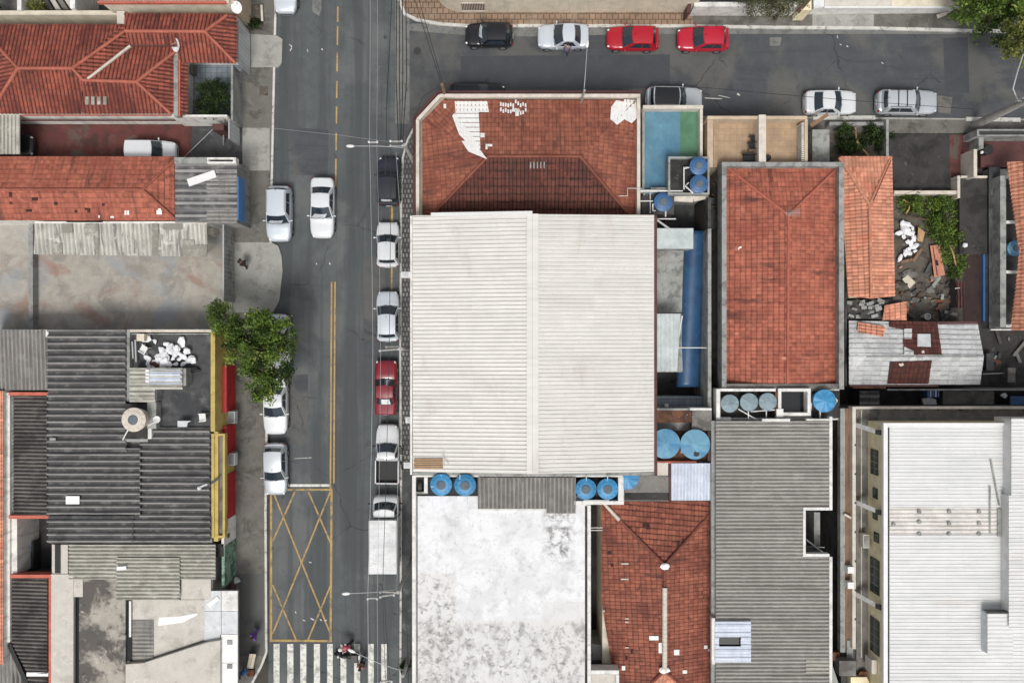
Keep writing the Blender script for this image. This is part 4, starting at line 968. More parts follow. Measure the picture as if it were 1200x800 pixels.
# patio with tree
flat('patio_floor', [(222, 73), (222, 150), (284, 150), (284, 73)], mt['floor_blue_tile'], .126, .0)
tree('patio_tree', 'round clipped dark tree filling the small tiled patio', 'tree', (250, 118, .12), [(248, 116, 19, 2.1, .8), (240, 122, 13, 1.9, .7), (258, 110, 14, 2.0, .7), (256, 124, 14, 1.8, .7), (244, 106, 12, 1.9, .6)], mt['leaf_dark'], dens=10, n=50, size=.07, crad=.26, trunk_r=.08, seed=5)
wallthing('patio_wall', 'pale blue grey front wall of the patio with the round tree', 270.5, 76, 273, 141, 2.1, 'rim_grey')
wallthing('patio_shed', 'small grey box in the shaded corner of the tiled patio', 222, 76, 226, 86, .9, 'slab_grey', cat='box')
def gate(label, x, y0, y1, h, mat, ribs=True, group=None):
    a, b = P(x, y0, h), P(x, y1, h); t = thing('metal_gate', label, 'gate', ((a.x), (a.y+b.y)/2, .12), 0, group)
    MB().box(a.x-.03, b.y, .14, a.x+.03, a.y, h).build('gate_panel', mt[mat], t)
    m = MB(); m.box(a.x-.05, b.y, h, a.x+.05, a.y, h+.06); m.box(a.x-.05, b.y-.06, .12, a.x+.05, b.y-.002, h+.06); m.box(a.x-.05, a.y+.002, .12, a.x+.05, a.y+.06, h+.06); m.build('gate_frame', mt['steel'], t)
    m = MB(); n = max(3, int((a.y-b.y)/.3))
    for k in range(1, n): yy = b.y+(a.y-b.y)*k/n; m.box(a.x+.032, yy-.012, .2, a.x+.045, yy+.012, h-.05)
    m.build('gate_rib', mt['steel'], t); return t
gate('tall white metal gate beside the crossing red roofs', 279, 25, 73, 2.7, 'offwhite')
gate('narrow white metal gate of the red courtyard', 268.6, 142, 162, 2.3, 'offwhite')
wallthing('gate_pillar', 'small maroon tiled gate pillar at the end of the white courtyard wall', 249, 145, 262, 152.5, 2.4, 'maroon', cat='pillar')
# L4 red courtyard
flat('courtyard_floor', [(-40, 146), (-40, 192), (284, 192), (284, 146)], mt['floor_red'], .128, .0)
flat('courtyard_apron', [(226, 148), (222, 190), (284, 190), (284, 148)], mt['slab_dark'], .134, .05)
t = thing('canopy', 'pale corrugated canopy over the left end of the red courtyard', 'canopy', P(8, 158, .13))
roof(t, [hrect(-40, 134.5, 24, 181, 2.5)], mt['sheet_pale'], 'canopy_sheet', kind='corr', pu=.3, amp=.05, pv=2.4, lift=.012, along=(0, 1))
for yy in (140, 178): MB().tube([P(22, yy, .1), P(22, yy, 2.46)], .05).build('post', mt['steel'], t)
single(MB().bar(P(262, 170, .12), P(262, 140, 2.2), .08), 'fence_post', mt['steel'], 'leaning grey steel post inside the red courtyard gate', 'post', P(262, 160, .12))
single(MB().tube([P(216, 184, .2), P(250, 151, 2.3)], .03), 'guy_wire', mt['cable_light'], 'thin grey guy wire slanting across the red courtyard', 'cable', P(233, 168, .1))
# L5 long red roof
t = building('house', 'long low house under a weathered red tile roof below the red courtyard', 'house', [(-40, 185, 2.9), (-40, 257, 2.9), (204, 257, 2.9), (204, 185, 2.9)], mt['wall_white'])
ro, fits5 = roof(t, [[(-40, 183.5, e), (-40, 222, 3.9), (167, 222, 3.9), (205, 186, e), (205, 183.5, 2.95)], [(-40, 222, 3.9), (-40, 258.5, e), (205, 258.5, e), (205, 256.5, e), (167, 222, 3.9)], [(167, 222, 3.9), (205, 256.5, e), (205, 186, e)]],
    mt['tile_bright'], 'roof', [((-40, 222, 3.95), (167, 222, 3.95)), ((167, 222, 3.95), (205, 187, 3.1)), ((167, 222, 3.95), (205, 256, 3.1))], mt['tile_bright'], rr=.10, kind='flat_tile', pu=.32, pv=.42)
for x, y, w, hh in ((11, 225, 4, 6), (38, 231, 7, 4), (64, 236, 4, 4), (12, 236, 3, 3), (31, 245, 7, 3), (100, 243, 4, 3), (120, 238, 3, 3), (88, 246, 3, 3), (103, 244, 3, 5)):
    plane_quadpatch(t, fits5[1], [(x, y), (x, y+hh), (x+w, y+hh), (x+w, y)], mt['tile_brown'], 'dark_tile', .075)
for x, y, w, hh in ((146.5, 246.5, 2.2, 5), (149.6, 246.5, 2.2, 5), (184, 246, 6, 5), (186, 244, 3, 3), (116, 252, 1.4, 3), (130, 253, 4, 2)):
    plane_quadpatch(t, fits5[1], [(x, y), (x, y+hh), (x+w, y+hh), (x+w, y)], mt['patch_white'], 'patch', .08)
# L6 grey shop roof with blue fascia
t = building('shop', 'shop under grey streaked sheeting with a blue fascia board', 'shop', [(205.4, 191, 3.1), (205.4, 261, 3.1), (277.6, 261, 3.1), (277.6, 191, 3.1)], mt['wall_grey'])
roof(t, [hrect(205.4, 190, 278, 261, 3.16)], mt['sheet_dark'], 'roof', kind='corr', pu=.28, amp=.05, pv=2.2, lift=.012, along=(1, 0))
roof(t, [hrect(242.5, 201, 278, 226, 3.185)], mt['sheet_greyv'], 'roof_sheet', kind='corr', pu=.28, amp=.05, pv=2.2, lift=.012, along=(1, 0))
roof(t, [hrect(242.5, 246, 278, 261, 3.185)], mt['sheet_greyv'], 'roof_sheet', kind='corr', pu=.28, amp=.05, pv=2.2, lift=.012, along=(1, 0))
MB().pbox(278.2, 207, 279.4, 258, 3.35, 2.0).build('fascia_board', mt['blue_board'], t)
m = MB(); m.pbox(204.4, 184.4, 242.5, 191.5, 3.4, 2.9); m.build('parapet', mt['rim_grey'], t)
m = MB(); m.pbox(242.7, 184.6, 276.5, 186.4, 3.5, 2.9); m.pbox(242.7, 189.4, 276.5, 191.6, 3.5, 2.9); m.pbox(242.7, 186.5, 244.2, 189.3, 3.5, 2.9); m.pbox(273, 186.5, 276.5, 189.3, 3.5, 2.9); m.build('parapet', mt['rim_white'], t)
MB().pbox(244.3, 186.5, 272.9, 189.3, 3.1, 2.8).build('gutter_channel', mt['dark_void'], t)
a, b = P(220.5, 214.5, 3.32), P(252.5, 203.5, 3.32)
single(MB().bar(a, b, .52, .10), 'plank', mt['white'], 'white rectangular panel lying askew on the grey shop roof', 'panel', ((a+b)/2)-Vector((0, 0, .05)))
# L7 concrete yards with dirty canopy
flat('yard_floor', [(-60, 258), (-60, 400), (40, 400), (40, 258)], mt['slab'], .13, .0)
flat('yard_floor', [(40.2, 258), (40.2, 400), (272, 400), (272, 258)], mt['slab'], .134, .0)
wallthing('yard_wall', 'low grey wall dividing the two concrete yards', 33.4, 262, 38.5, 386, .8, 'wall_grey')
t = thing('canopy', 'dirty white patched sheet canopy along the top of the concrete yard', 'canopy', P(140, 290, .13))
roof(t, [[(40.5, 261.5, 2.9), (40.5, 298, 2.5), (243, 301, 2.5), (243, 262, 2.9)]], mt['sheet_dirty'], 'canopy_sheet', kind='corr', pu=.30, amp=.09, pv=5, lift=.01)
for x0, y0, x1, y1 in ((72, 262, 85, 273), (100, 262, 114, 276), (62, 285, 73, 298), (178, 262.5, 185, 300), (191, 262, 214, 269), (214, 281, 228, 301), (228, 287, 242.5, 301), (112, 263, 115.5, 299)):
    f = lambda y: 3.04-.4*(y-261.5)/37.5
    MB().prism([P(x, y, f(y)-.02) for x, y in rect(x0, y0, x1, y1)], [P(x, y, f(y)) for x, y in rect(x0, y0, x1, y1)]).build('patch_sheet', mt['sheet_pale'], t)
MB().pbox(40.5, 259.5, 243, 261.8, 3.0, .1).build('back_wall', mt['wall_white'], t)
MB().pbox(78, 259.4, 120, 260.6, 3.05, 2.9).build('torn_strip', mt['trim'], t)
for xx in (45, 110, 175, 240): MB().tube([P(xx, 297, .1), P(xx, 297, 2.5)], .05).build('post', mt['steel'], t)
gate('long grey sheet gate closing the concrete yard beside the light apron', 262, 264, 352, 2.3, 'rim_grey')
wallthing('store_box', 'small beige store box in the corner behind the dirty canopy', 243.8, 267, 250, 275, 1.2, 'slab_pale', .13, cat='box')
# L8 big dark corrugated workshop with roof terrace
h = 3.6
t = building('workshop', 'large workshop under dark wide corrugated sheeting with a yellow street front', 'workshop', [(57, 386, h-.3), (57, 636, h-.3), (248, 636, h-.3), (248, 386, h-.3)], mt['wall_grey'])
for nm, r, hh, mm in (('roof', (57, 386, 149, 530, ), h+.14, 'sheet_dark'), ('roof', (57, 524.5, 166, 605), h+.02, 'sheet_dark'), ('roof', (165.5, 500.5, 247, 605), h-.1, 'sheet_dark'), ('roof', (57, 604, 157, 636), h+.10, 'sheet_dark'), ('roof', (156.5, 604, 247.5, 636), h-.02, 'sheet_dark')):
    roof(t, [hrect(*r, hh)], mt[mm], nm, kind='wide', pu=.447, amp=.26, pv=6, lift=.015, along=(1, 0))
flat_t = MB().pbox(149.5, 387, 253, 503, h-.25, h-.32).build('terrace_floor', mt['slab_dark'], t)
MB().pbox(148.6, 386, 152, 470, h+.25, h-.3).build('parapet', mt['rim_grey'], t)
MB().pbox(152.2, 386, 254, 389.2, h+.3, h-.3).build('parapet', mt['rim_cream'], t)
MB().pbox(152.2, 390.6, 248, 391.8, h+.0, h-.25).build('ledge', mt['rim_grey'], t)
# street front in the vertical plane through px 252 at 4 m
X0 = P(252, 0, 4.0).x
ya, yb2 = P(0, 389, 4).y, P(0, 505.5, 4).y
MB().box(X0-.30, yb2, .12, X0, ya, 4.0).build('front_wall', mt['wall_ochre'], t)
MB().pbox(248.3, 391, 250.8, 505, 3.9, 3.0).build('parapet_inner', mt['rim_grey'], t)
Yf = lambda py, hh: P(0, py, hh).y
for y0, y1 in ((428, 481), (497, 532), (554, 614)):
    a, b = Yf(y1, 1.1), Yf(y0, 1.1)
    s = MB().box(X0+.01, a, .13, X0+.09, b, 2.35).build('shutter', mt['red_shutter'], t)
    m = MB()
    for k in range(14): m.box(X0+.091, a, .2+k*.15, X0+.105, b, .26+k*.15)
    m.build('shutter_slat', mt['red_shutter'], s)
    MB().box(X0+.01, a, 2.36, X0+.3, b, 2.62).build('shutter_box', mt['red_shutter'], s)
a, b = Yf(634, 3.4), Yf(505.6, 3.4)
MB().box(X0-.3, a, .12, X0, b, 3.4).build('front_wall', mt['wall_ochre'], t)
m = MB(); m.pbox(251.2, 511, 260.5, 627, 3.2, 3.0); m.build('marquee_floor', mt['slab_grey'], t)
m = MB(); m.pbox(247.6, 508, 251, 630, 3.5, 2.95); m.pbox(260.8, 508, 263.6, 630, 3.42, 2.95); m.pbox(251.2, 508, 260.7, 510.6, 3.42, 2.95); m.pbox(251.2, 627.2, 260.7, 630, 3.42, 2.95); m.build('marquee_edge', mt['wall_ochre'], t)
m = MB(); m.bar(P(248, 566, 3.6), P(257, 559.5, 3.6), .14, .08); m.build('bracket', mt['frame'], t)
for y in (488.5, 537.5):
    c = P(271.5, y, 1.2); u = thing('air_conditioner', 'boxed air conditioner between red shutters, ' + ('nearer the tree' if y < 500 else 'beside the silver car'), 'air conditioner', (c.x, c.y, .9), 0, 'air conditioners on the red shutter front')
    MB().box(X0+.012, c.y-.42, .9, X0+.50, c.y+.42, 1.5).build('casing', mt['offwhite'], u)
    m = MB()
    for k in range(7): m.box(X0+.06+k*.06, c.y-.38, 1.502, X0+.09+k*.06, c.y+.38, 1.514)
    m.build('grille', mt['frame'], u)
    MB().box(X0+.015, c.y-.5, .8, X0+.45, c.y+.5, .88).build('shelf', mt['steel'], u)
MB().pbox(77, 581, 93, 590.5, h+.34, h+.30).build('light_sheet', mt['patch_white'], t); MB().pbox(58, 513, 65, 516, h+.45, h+.41).build('light_sheet', mt['rim_grey'], t)
single(MB().bar(P(243, 567, h+.3), P(233, 571, h+.3), .12, .08).ball(P(233.5, 571.5, h+.3), .15), 'roof_lamp', mt['offwhite'], 'small white lamp on an arm at the edge of the dark corrugated roof', 'lamp', P(236, 570, h+.15))
# little roofs on the terrace
t2 = thing('roof_hut', 'hut on the terrace under pale ribbed sheets beside the rubbish heap', 'hut', P(180, 450, h-.25))
body(t2, hrect(152.5, 432, 214, 455, h+.85), mt['wall_grey'], h-.25); body(t2, hrect(152.5, 456, 183, 470, h+.75), mt['wall_grey'], h-.25)
roof(t2, [hrect(152, 431, 214, 456, h+.9)], mt['sheet_pale'], 'roof', kind='corr', pu=.36, amp=.07, pv=1.2, lift=.012, along=(1, 0))
roof(t2, [hrect(174, 433, 212, 450, h+.935)], mt['sheet_blue_white'], 'roof_sheet', kind='corr', pu=.36, amp=.07, pv=3, lift=.012, along=(1, 0))
roof(t2, [hrect(152, 455.5, 182, 471, h+.8)], mt['sheet_pale'], 'roof', kind='corr', pu=.36, amp=.07, pv=3, lift=.012, along=(1, 0))
MB().pbox(214.2, 431.5, 218, 452, h+.8, h-.2).build('side_wall', mt['rim_grey'], t2)
for k in range(4): MB().pbox(170.5, 433+k*4, 174.5, 436+k*4, h+1.05, h+.95).build('ridge_cap', mt['white'], t2)
t3 = thing('tank_stand', 'dark square concrete stand carrying the cream water tank', 'tank stand', P(160, 494, h))
MB().pbox(147, 473, 172, 514, h+.45, h-.3).build('stand', mt['slab_black'], t3)
MB().pbox(172.4, 471, 183, 502, h+.5, h-.3).build('side_wall', mt['rim_grey'], t3)
MB().pbox(172.4, 502.2, 177.5, 514, h+.3, h-.3).build('side_wall', mt['rim_white'], t3)
MB().pbox(146, 514.2, 173, 517.5, h+.3, h-.2).build('ledge', mt['rim_grey'], t3)
tank(157, 491.5, 14.2, h+.45, .95, 'cream round water tank with dark hole on the dark corrugated roof', 'tank_cream', 'lid', hatch='lid_grey')
MB().tube([P(150.5, 503, h+.9), P(147, 509, h+.6), P(144, 515, h+.3)], .05).build('pipe', mt['pipe_white'], t3)
dish(187.5, 490.5, h+.3, .24, 30, 15, 'small white dish on a long arm beside the cream tank')
single(MB().tube([P(173.5, 498.5, h+.6), P(187, 491.5, h+.55)], .035), 'pipe', mt['pipe_white'], 'white pipe arm from the tank stand to the small dish', 'pipe', P(180, 495, h+.5))
def chair(px, py, h, ang, label, mat='white', group='white plastic chairs on the terrace'):
    c = P(px, py, h+.5); t = local(thing('plastic_chair', label, 'chair', (c.x, c.y, h), R(ang), group))
    MB().box(-.22, -.23, .40, .24, .23, .44).build('seat', mt[mat], t)
    m = MB()
    for k in range(5): m.bar((-.23, -.18+k*.09, .44), (-.33, -.18+k*.09, .84), .045, .02)
    m.bar((-.34, -.24, .84), (-.34, .24, .84), .05, .06); m.build('backrest', mt[mat], t)
    for s in (1, -1):
        m = MB(); m.bar((-.28, s*.25, .64), (.2, s*.26, .62), .05, .03); m.bar((.2, s*.26, .62), (.22, s*.24, .42), .04); m.build('armrest', mt[mat], t)
        for x in (-.2, .2): MB().bar((x, s*.2, .4), (x*1.2, s*.23, 0), .05, .04).build('leg', mt[mat], t)
    return t
chair(168, 409, h-.25, 150, 'white plastic chair by the rubbish heap on the terrace')
chair(237, 489, h-.25, 185, 'white plastic chair alone on the dark end of the terrace')
t4 = thing('folding_table', 'pale table standing at the edge of the dark terrace', 'table', P(215, 496.5, h-.25))
MB().extrude(PL([(208, 493), (208, 500), (219, 500), (220, 495), (224, 493)], h+.45), h+.41).build('tabletop', mt['offwhite'], t4)
for x, y in ((209, 494), (209, 499), (218, 499), (218, 494)): MB().bar(P(x, y, h+.42), P(x, y, h-.25), .05).build('leg', mt['steel'], t4)
wallthing('hatch_box', 'beige square hatch box in the top corner of the terrace', 160, 391, 169, 399.5, h+.5, 'wall_cream', h-.25, cat='box')
for k, (x, y0, y1) in enumerate(((155, 400, 420), (158.5, 398, 424))):
    single(MB().bar(P(x, y0, h+.1), P(x+1, y1, h+.1), .10, .06), 'pipe', mt['steel'], 'steel pipe lying along the terrace parapet, ' + ('outer of the two' if k == 0 else 'inner of the two'), 'pipe', P(x, (y0+y1)/2, h+.06), 'pipes along the terrace parapet')
rnd = random.Random(11); protos = []
def crumple(seed, s=1.):
    m = MB(); r2 = random.Random(seed); m.ball((0, 0, .16), .27, seed, .26 if seed % 2 else .2, 1 + seed % 3 % 2, (r2.uniform(.75, 1.5), r2.uniform(.55, 1.0), .42)); return m
spots = [(202, 412), (208, 408), (196, 420), (204, 420), (211, 421), (216, 417), (222, 421), (219, 411), (213, 401), (181, 400), (194, 402), (172, 419), (179, 426), (184, 418), (190, 417), (206, 427), (215, 427), (198, 427), (189, 411), (226, 421), (174, 427), (187, 427), (210, 414), (199, 408), (193, 425), (186, 421), (171, 397), (207, 414)]
meshes = []
for i, (x, y) in enumerate(spots):
    c = P(x, y, h)
    if i < 6:
        o = single(crumple(i), 'rubbish_bag', mt['bag'], 'crumpled white bag in the rubbish heap on the terrace', 'rubbish bag', (0, 0, 0), 'white rubbish heap on the terrace'); meshes.append(o)
    else:
        o = meshes[i % 6].copy(); col.objects.link(o)
    s = rnd.uniform(.75, 1.35); o.scale = (s, s, s); o.rotation_euler = (rnd.uniform(-.3, .3), rnd.uniform(-.3, .3), rnd.uniform(0, 6)); o.location = (c.x, c.y, h-.25 + (rnd.uniform(.12, .3) if 190 < x < 220 and y > 406 else 0))
for i, (x, y) in enumerate(((181, 426), (186, 429), (191, 427))):
    single(crumple(30+i), 'rubbish_bag', mt['maroon'], 'dark red bag at the foot of the white rubbish heap', 'rubbish bag', (0, 0, 0), 'dark red bags in the rubbish heap').location = P(x, y, h-.2)
m = MB(); m.ball((0, 0, .1), .38, 5, .2, 2, (1.3, .6, .4)); single(m, 'rubbish_bag', mt['black'], 'black bag lying right of the hut roof on the terrace', 'rubbish bag', (0, 0, 0)).location = P(227, 433, h-.25)
# left neighbours
t = building('shed', 'shed under grey ribbed sheeting at the left edge above the salmon trims', 'shed', hrect(-30, 387, 56.5, 457, 3.1), mt['wall_grey'])
roof(t, [[(-30, 386, 3.35), (-30, 457, 3.1), (56.5, 457, 3.1), (56.5, 386, 3.35)]], mt['sheet_greyv'], kind='corr', pu=.28, amp=.10, pv=3, lift=.01)
MB().pbox(53.5, 386, 57, 395, 3.6, 3.3).build('flashing', mt['rim_white'], t)
t = building('shed', 'narrow shed under blackened ribbed sheeting between salmon trims', 'shed', hrect(16, 463, 56.5, 604, 2.7), mt['wall_dark'])
roof(t, [[(16, 463, 2.75), (16, 604, 2.75), (56.5, 604, 3.0), (56.5, 463, 3.0)]], mt['sheet_black'], kind='corr', pu=.265, amp=.12, pv=6, lift=.01)
m = MB(); m.pbox(10, 459.4, 57, 463.2, 3.1, 2.2); m.build('trim', mt['salmon'], t); m = MB(); m.pbox(10, 603.6, 57, 607.4, 3.1, 2.2); m.build('trim', mt['salmon'], t)
MB().pbox(11, 463.4, 16.6, 603.4, 2.75, 2.2).build('gutter', mt['rim_grey'], t)
t = building('shed', 'lower shed under dark louvred sheeting with a salmon right edge', 'shed', hrect(14, 677, 56.5, 812, 2.7), mt['wall_dark'])
roof(t, [[(14, 677, 2.75), (14, 752, 2.75), (33, 788, 2.86), (56.5, 788, 3.0), (56.5, 677, 3.0)]], mt['sheet_black'], kind='corr', pu=.265, amp=.12, pv=6, lift=.01)
roof(t, [[(-10, 755, 2.7), (-10, 830, 2.5), (33, 830, 2.5), (33, 795, 2.6), (10, 755, 2.7)]], mt['sheet_greyv'], kind='corr', pu=.3, amp=.06, pv=6, lift=.01, along=(0, 1))
roof(t, [[(33, 792.5, 2.8), (33, 830, 2.8), (56.5, 830, 2.95), (56.5, 792.5, 2.95)]], mt['sheet_black'], kind='corr', pu=.265, amp=.12, pv=6, lift=.01)
MB().bar(P(11, 754, 2.85), P(34, 806, 2.85), .3, .12).build('valley_gutter', mt['trim'], t)
MB().pbox(31, 787.5, 56.5, 792, 3.05, 2.85).build('skylight_strip', mt['patch_white'], t)
m = MB(); m.pbox(12, 673, 61, 677, 3.1, 2.3); m.pbox(57, 677.2, 61, 812, 3.1, 2.3); m.build('trim', mt['salmon'], t)
t = building('house', 'sliver of a house with white parapet and salmon tiles at the left edge', 'house', hrect(-60, 458, 3.6, 778, 3.4), mt['wall_white'])
roof(t, [[(-60, 458, 4.0), (-60, 778, 4.0), (4, 778, 3.4), (4, 458, 3.4)]], mt['tile_orange'], kind='tile', pu=.27)
wallthing('party_wall', 'long white rendered party wall along the left edge', 4.2, 460, 11.5, 752, 3.0, 'wall_white')
wallthing('party_wall', 'white rendered wall top beside the dark pit with blue glass', 11.7, 607.6, 20, 672.8, 2.8, 'wall_white')
t = thing('cabinet', 'rusty brown cabinet in the dark pit between the louvred sheds', 'cabinet', P(22, 619, 1.0)); MB().pbox(18, 610, 28, 631, 1.5, .15).build('carcass', mt['rust'], t); MB().pbox(19, 619.5, 27, 620.5, 1.54, 1.505).build('door_gap', mt['trim'], t)
t = thing('glass_roof', 'blue glass roof panes low in the dark pit at the left', 'glass roof', P(32, 650, 0)); 
for i in range(2):
    for j in range(3): MB().pbox(22+i*8, 636+j*10, 29+i*8, 645+j*10, 1.2, 1.15).build('pane', mt['tank_dark'] if (i+j) % 2 else mt['window'], t)
MB().pbox(20.5, 634, 39, 667, 1.1, .13).build('frame', mt['frame'], t)
flat('pit_floor', [(14, 600), (14, 680), (62, 680), (62, 600)], mt['slab_black'], .134, .0)
wallthing('paper_sheet', 'small white notice lying in the dark pit', 34, 612, 38.5, 620, .3, 'white', .14, cat='board')
# L10 pale workshop
h = 3.0
t = building('workshop', 'pale workshop of stained concrete slabs beside the light blue awning', 'workshop', [(60, 637.4, h-.1), (60, 830, h-.1), (246, 830, h-.1), (250, 637.4, h-.1)], mt['wall_grey'])
roof(t, [hrect(81, 637.4, 253, 678, h+.22)], mt['sheet_pale'], 'roof', kind='corr', pu=.265, amp=.10, pv=2.4, lift=.012, along=(1, 0))
roof(t, [hrect(137, 653, 211, 702, h+.36)], mt['sheet_pale'], 'roof', kind='corr', pu=.265, amp=.10, pv=5, lift=.012, along=(1, 0))
m = MB(); m.pbox(61, 638, 71, 680, h+.15, h-.3); m.pbox(71.6, 638, 79.5, 672, h+.2, h-.3); m.build('wall_cap', mt['slab_pale'], t)
MB().pbox(64.2, 637.6, 70.6, 671, h+.17, h).build('dark_gap', mt['trim'], t)
MB().pbox(60, 672.5, 86, 830, h+.25, h-.3).build('wall_cap', mt['slab_pale'], t)
MB().pbox(86.2, 700, 92.5, 830, h-.02, h-.2).build('dark_strip', mt['dark_void'], t)  # near-black strip set in the gap between the slabs
MB().pbox(92.7, 675, 147, 830, h+.12, h-.2).build('roof_slab', mt['slab_stain'], t)
MB().pbox(86.4, 672, 97, 699, h+.2, h-.2).build('plaster_edge', mt['slab_pale'], t)
MB().pbox(147.2, 703, 155, 774, h-.02, h-.2).build('dark_strip', mt['dark_void'], t)
MB().pbox(151.2, 704, 153.4, 746, h+.15, h-.1).build('fin', mt['white'], t)
roof(t, [hrect(155.4, 726, 180, 772, h+.05)], mt['sheet_greyv'], 'roof', kind='corr', pu=.265, amp=.05, pv=6, lift=.01, along=(1, 0))
MB().extrude(PL([(155.3, 702.5), (155.3, 773), (170, 773), (240, 749), (240, 700), (211.5, 700), (211.5, 655), (214, 655), (214, 702.5)][:5] + [(240, 702.5)], h+.02), h-.2).build('roof_slab', mt['slab_pale'], t)
MB().pbox(212, 655, 247, 702, h+.12, h-.2).build('roof_slab', mt['slab_pale'], t)
MB().extrude(PL([(147.2, 778), (147.2, 830), (258, 830), (258, 750), (242, 752.5), (168, 776.5)], h+.42), h-.2).build('roof_slab', mt['slab_pale'], t)
MB().extrude(PL([(186, 723), (185, 733), (214, 729), (232, 720), (231, 718), (210, 722)], h+.028), h-.1).build('white_patch', mt['patch_white'], t)
MB().bar(P(137, 666, h+.62), P(148, 665, h+.62), .25, .05).build('loose_sheet', mt['patch_white'], t)
m = MB(); m.pbox(240, 637, 262, 652, h-.4, h-.6); m.build('lower_ledge', mt['slab_black'], t)
# awning
t = thing('awning', 'light blue panelled awning projecting over the pavement corner', 'awning', P(262, 750, .12))
for x0, y0, x1, y1, mm in ((239.5, 692, 259, 715.5, 'offwhite'), (239.5, 716, 259, 750, 'offwhite'), (259.6, 692, 278.5, 715.5, 'rim_white'), (259.6, 716, 278.5, 742.5, 'offwhite'), (258, 743, 278.5, 776, 'white'), (258, 776.5, 278.5, 830, 'white')):
    MB().pbox(x0, y0, x1, y1, 3.1, 3.0).build('panel', mt[mm], t)
MB().pbox(239.4, 691.9, 278.6, 830, 2.99, 2.7).build('fascia', mt['rim_grey'], t)
for y in (700, 760, 815): MB().tube([P(277, y, .12), P(277, y, 2.7)], .05).build('post', mt['steel'], t)
single(MB().bar(P(244, 709, 3.14), P(256, 700, 3.14), .3, .07), 'plank', mt['white'], 'small white panel lying askew on the light blue awning', 'panel', P(250, 705, 3.1))
for y in (750, 778): MB().pbox(266, y, 272, y+5, 3.16, 3.102).build('vent', mt['rim_grey'], t)
# white panel and green mural on the street front
X1 = P(262.6, 0, 2.6).x
c = P(266, 622, 1.5)
t = thing('wall', 'white painted front wall panel with small dark window below the yellow front', 'wall', (X1, Yf(625, 2.6), .12))
MB().box(X1-.18, Yf(640, 2.6), .12, X1, Yf(611, 2.6), 2.6).build('panel', mt['rim_white'], t); MB().box(X1+.002, Yf(630, 1.8), 1.5, X1+.02, Yf(625, 1.8), 1.95).build('window', mt['window'], t)
t = thing('wall', 'front wall painted with a green mural above the maroon doorway', 'wall', (X1, Yf(665, 2.6), .12))
MB().box(X1-.18, Yf(688, 2.6), .12, X1+.02, Yf(640.4, 2.6), 2.55).build('mural', mt['mural'], t)
MB().box(X1-.17, Yf(702, 2.6), .12, X1+.01, Yf(688.4, 2.6), 1.2).build('door', mt['maroon'], t)
single(MB().ball(P(277, 680, .35), .28, 3, .3, 2, (1, .8, .8)), 'rubbish_bag', mt['offwhite'], 'small pale bag on the pavement by the maroon doorway', 'rubbish bag', P(277, 680, .13))
# ------------------------------------------------------------------ north side of the side road
Xp = lambda px, hh: P(px, 0, hh).x
yT = P(0, 15.3, 0).y
def gpt(px, py): p = P(px, py, 0); return (p.x, p.y)
base = [gpt(812, 15.2), gpt(812, -80), gpt(512, -80), gpt(512, -6), gpt(516, 4), gpt(524, 11), gpt(536, 14.6), gpt(545, 15.3)]
t = thing('building', 'beige rendered building with rounded corner across the top centre', 'building', (Xp(660, 0), yT+3, 0))
MB().extrude([Vector((x, y, 3.4)) for x, y in base], .0).build('wall', mt['wall_cream'], t)
m = MB(); m.box(Xp(540, 1.4), yT-.05, .6, Xp(568, 1.4), yT+.05, 1.9); w = m.build('window', mt['maroon'], t)
m = MB()
for k in range(15): x = Xp(540.5+k*1.92, 1.4); m.box(x-.02, yT-.10, .6, x+.02, yT-.06, 1.9)
m.box(Xp(540, 1.4), yT-.12, .52, Xp(568, 1.4), yT-.055, .59); m.box(Xp(540, 1.4), yT-.12, 1.92, Xp(568, 1.4), yT-.055, 1.98); m.build('window_bars', mt['rim_cream'], w)
m = MB(); m.extrude([Vector((x, y, 3.62)) for x, y in base], 3.41); m.build('parapet', mt['rim_cream'], t)
single(MB().extrude(PL([(812.5, -10), (809, 14), (805, 15.5), (808, -10)], 1.6), .1), 'pillar', mt['maroon'], 'maroon edged pillar at the right end of the beige building', 'pillar', P(808, 8, .1))
wallthing('boundary_wall', 'white front wall behind the sparse grey green tree', 813.5, 2.6, 936, 8, 1.75, 'rim_white')
flat('yard_floor', [(813, -120), (813, 12), (940, 12), (940, -120)], mt['slab_dark'], .135, .05)
t = thing('pillar', 'ochre pillar with maroon cap between the white wall and the garage', 'pillar', P(944, 8, .1)); MB().pbox(939, -6, 951, 12, 2.0, .1).build('pillar', mt['wall_yellow'], t); MB().bar(P(935, 14, 1.9), P(951, -4, 2.05), .3, .14).build('cap', mt['maroon'], t)
t = building('garage', 'white fronted garage with cream panelled roof at the top right', 'garage', [(954, -100, 1.3), (954, 9.5, 1.3), (1122, 8, 1.3), (1122, -100, 1.3)], mt['rim_white'])
for x0, x1, mm in ((953.5, 966, 'offwhite'), (966.4, 1044, 'slab_pale'), (1044.4, 1124, 'wall_cream')):
    MB().extrude(PL([(x0, -100, 3.6), (x0, 8.6, 1.36), (x1, 8.4, 1.36), (x1, -100, 3.6)]), 1.28).build('roof_panel', mt[mm], t)
MB().pbox(966, 7.6, 1125, 9.6, 1.44, 1.3).build('eave_board', mt['white'], t)
MB().bar(P(1098, 20, .14), P(1110, 15.4, .5), .25, .2).build('ramp_edge', mt['rim_cream'], t)

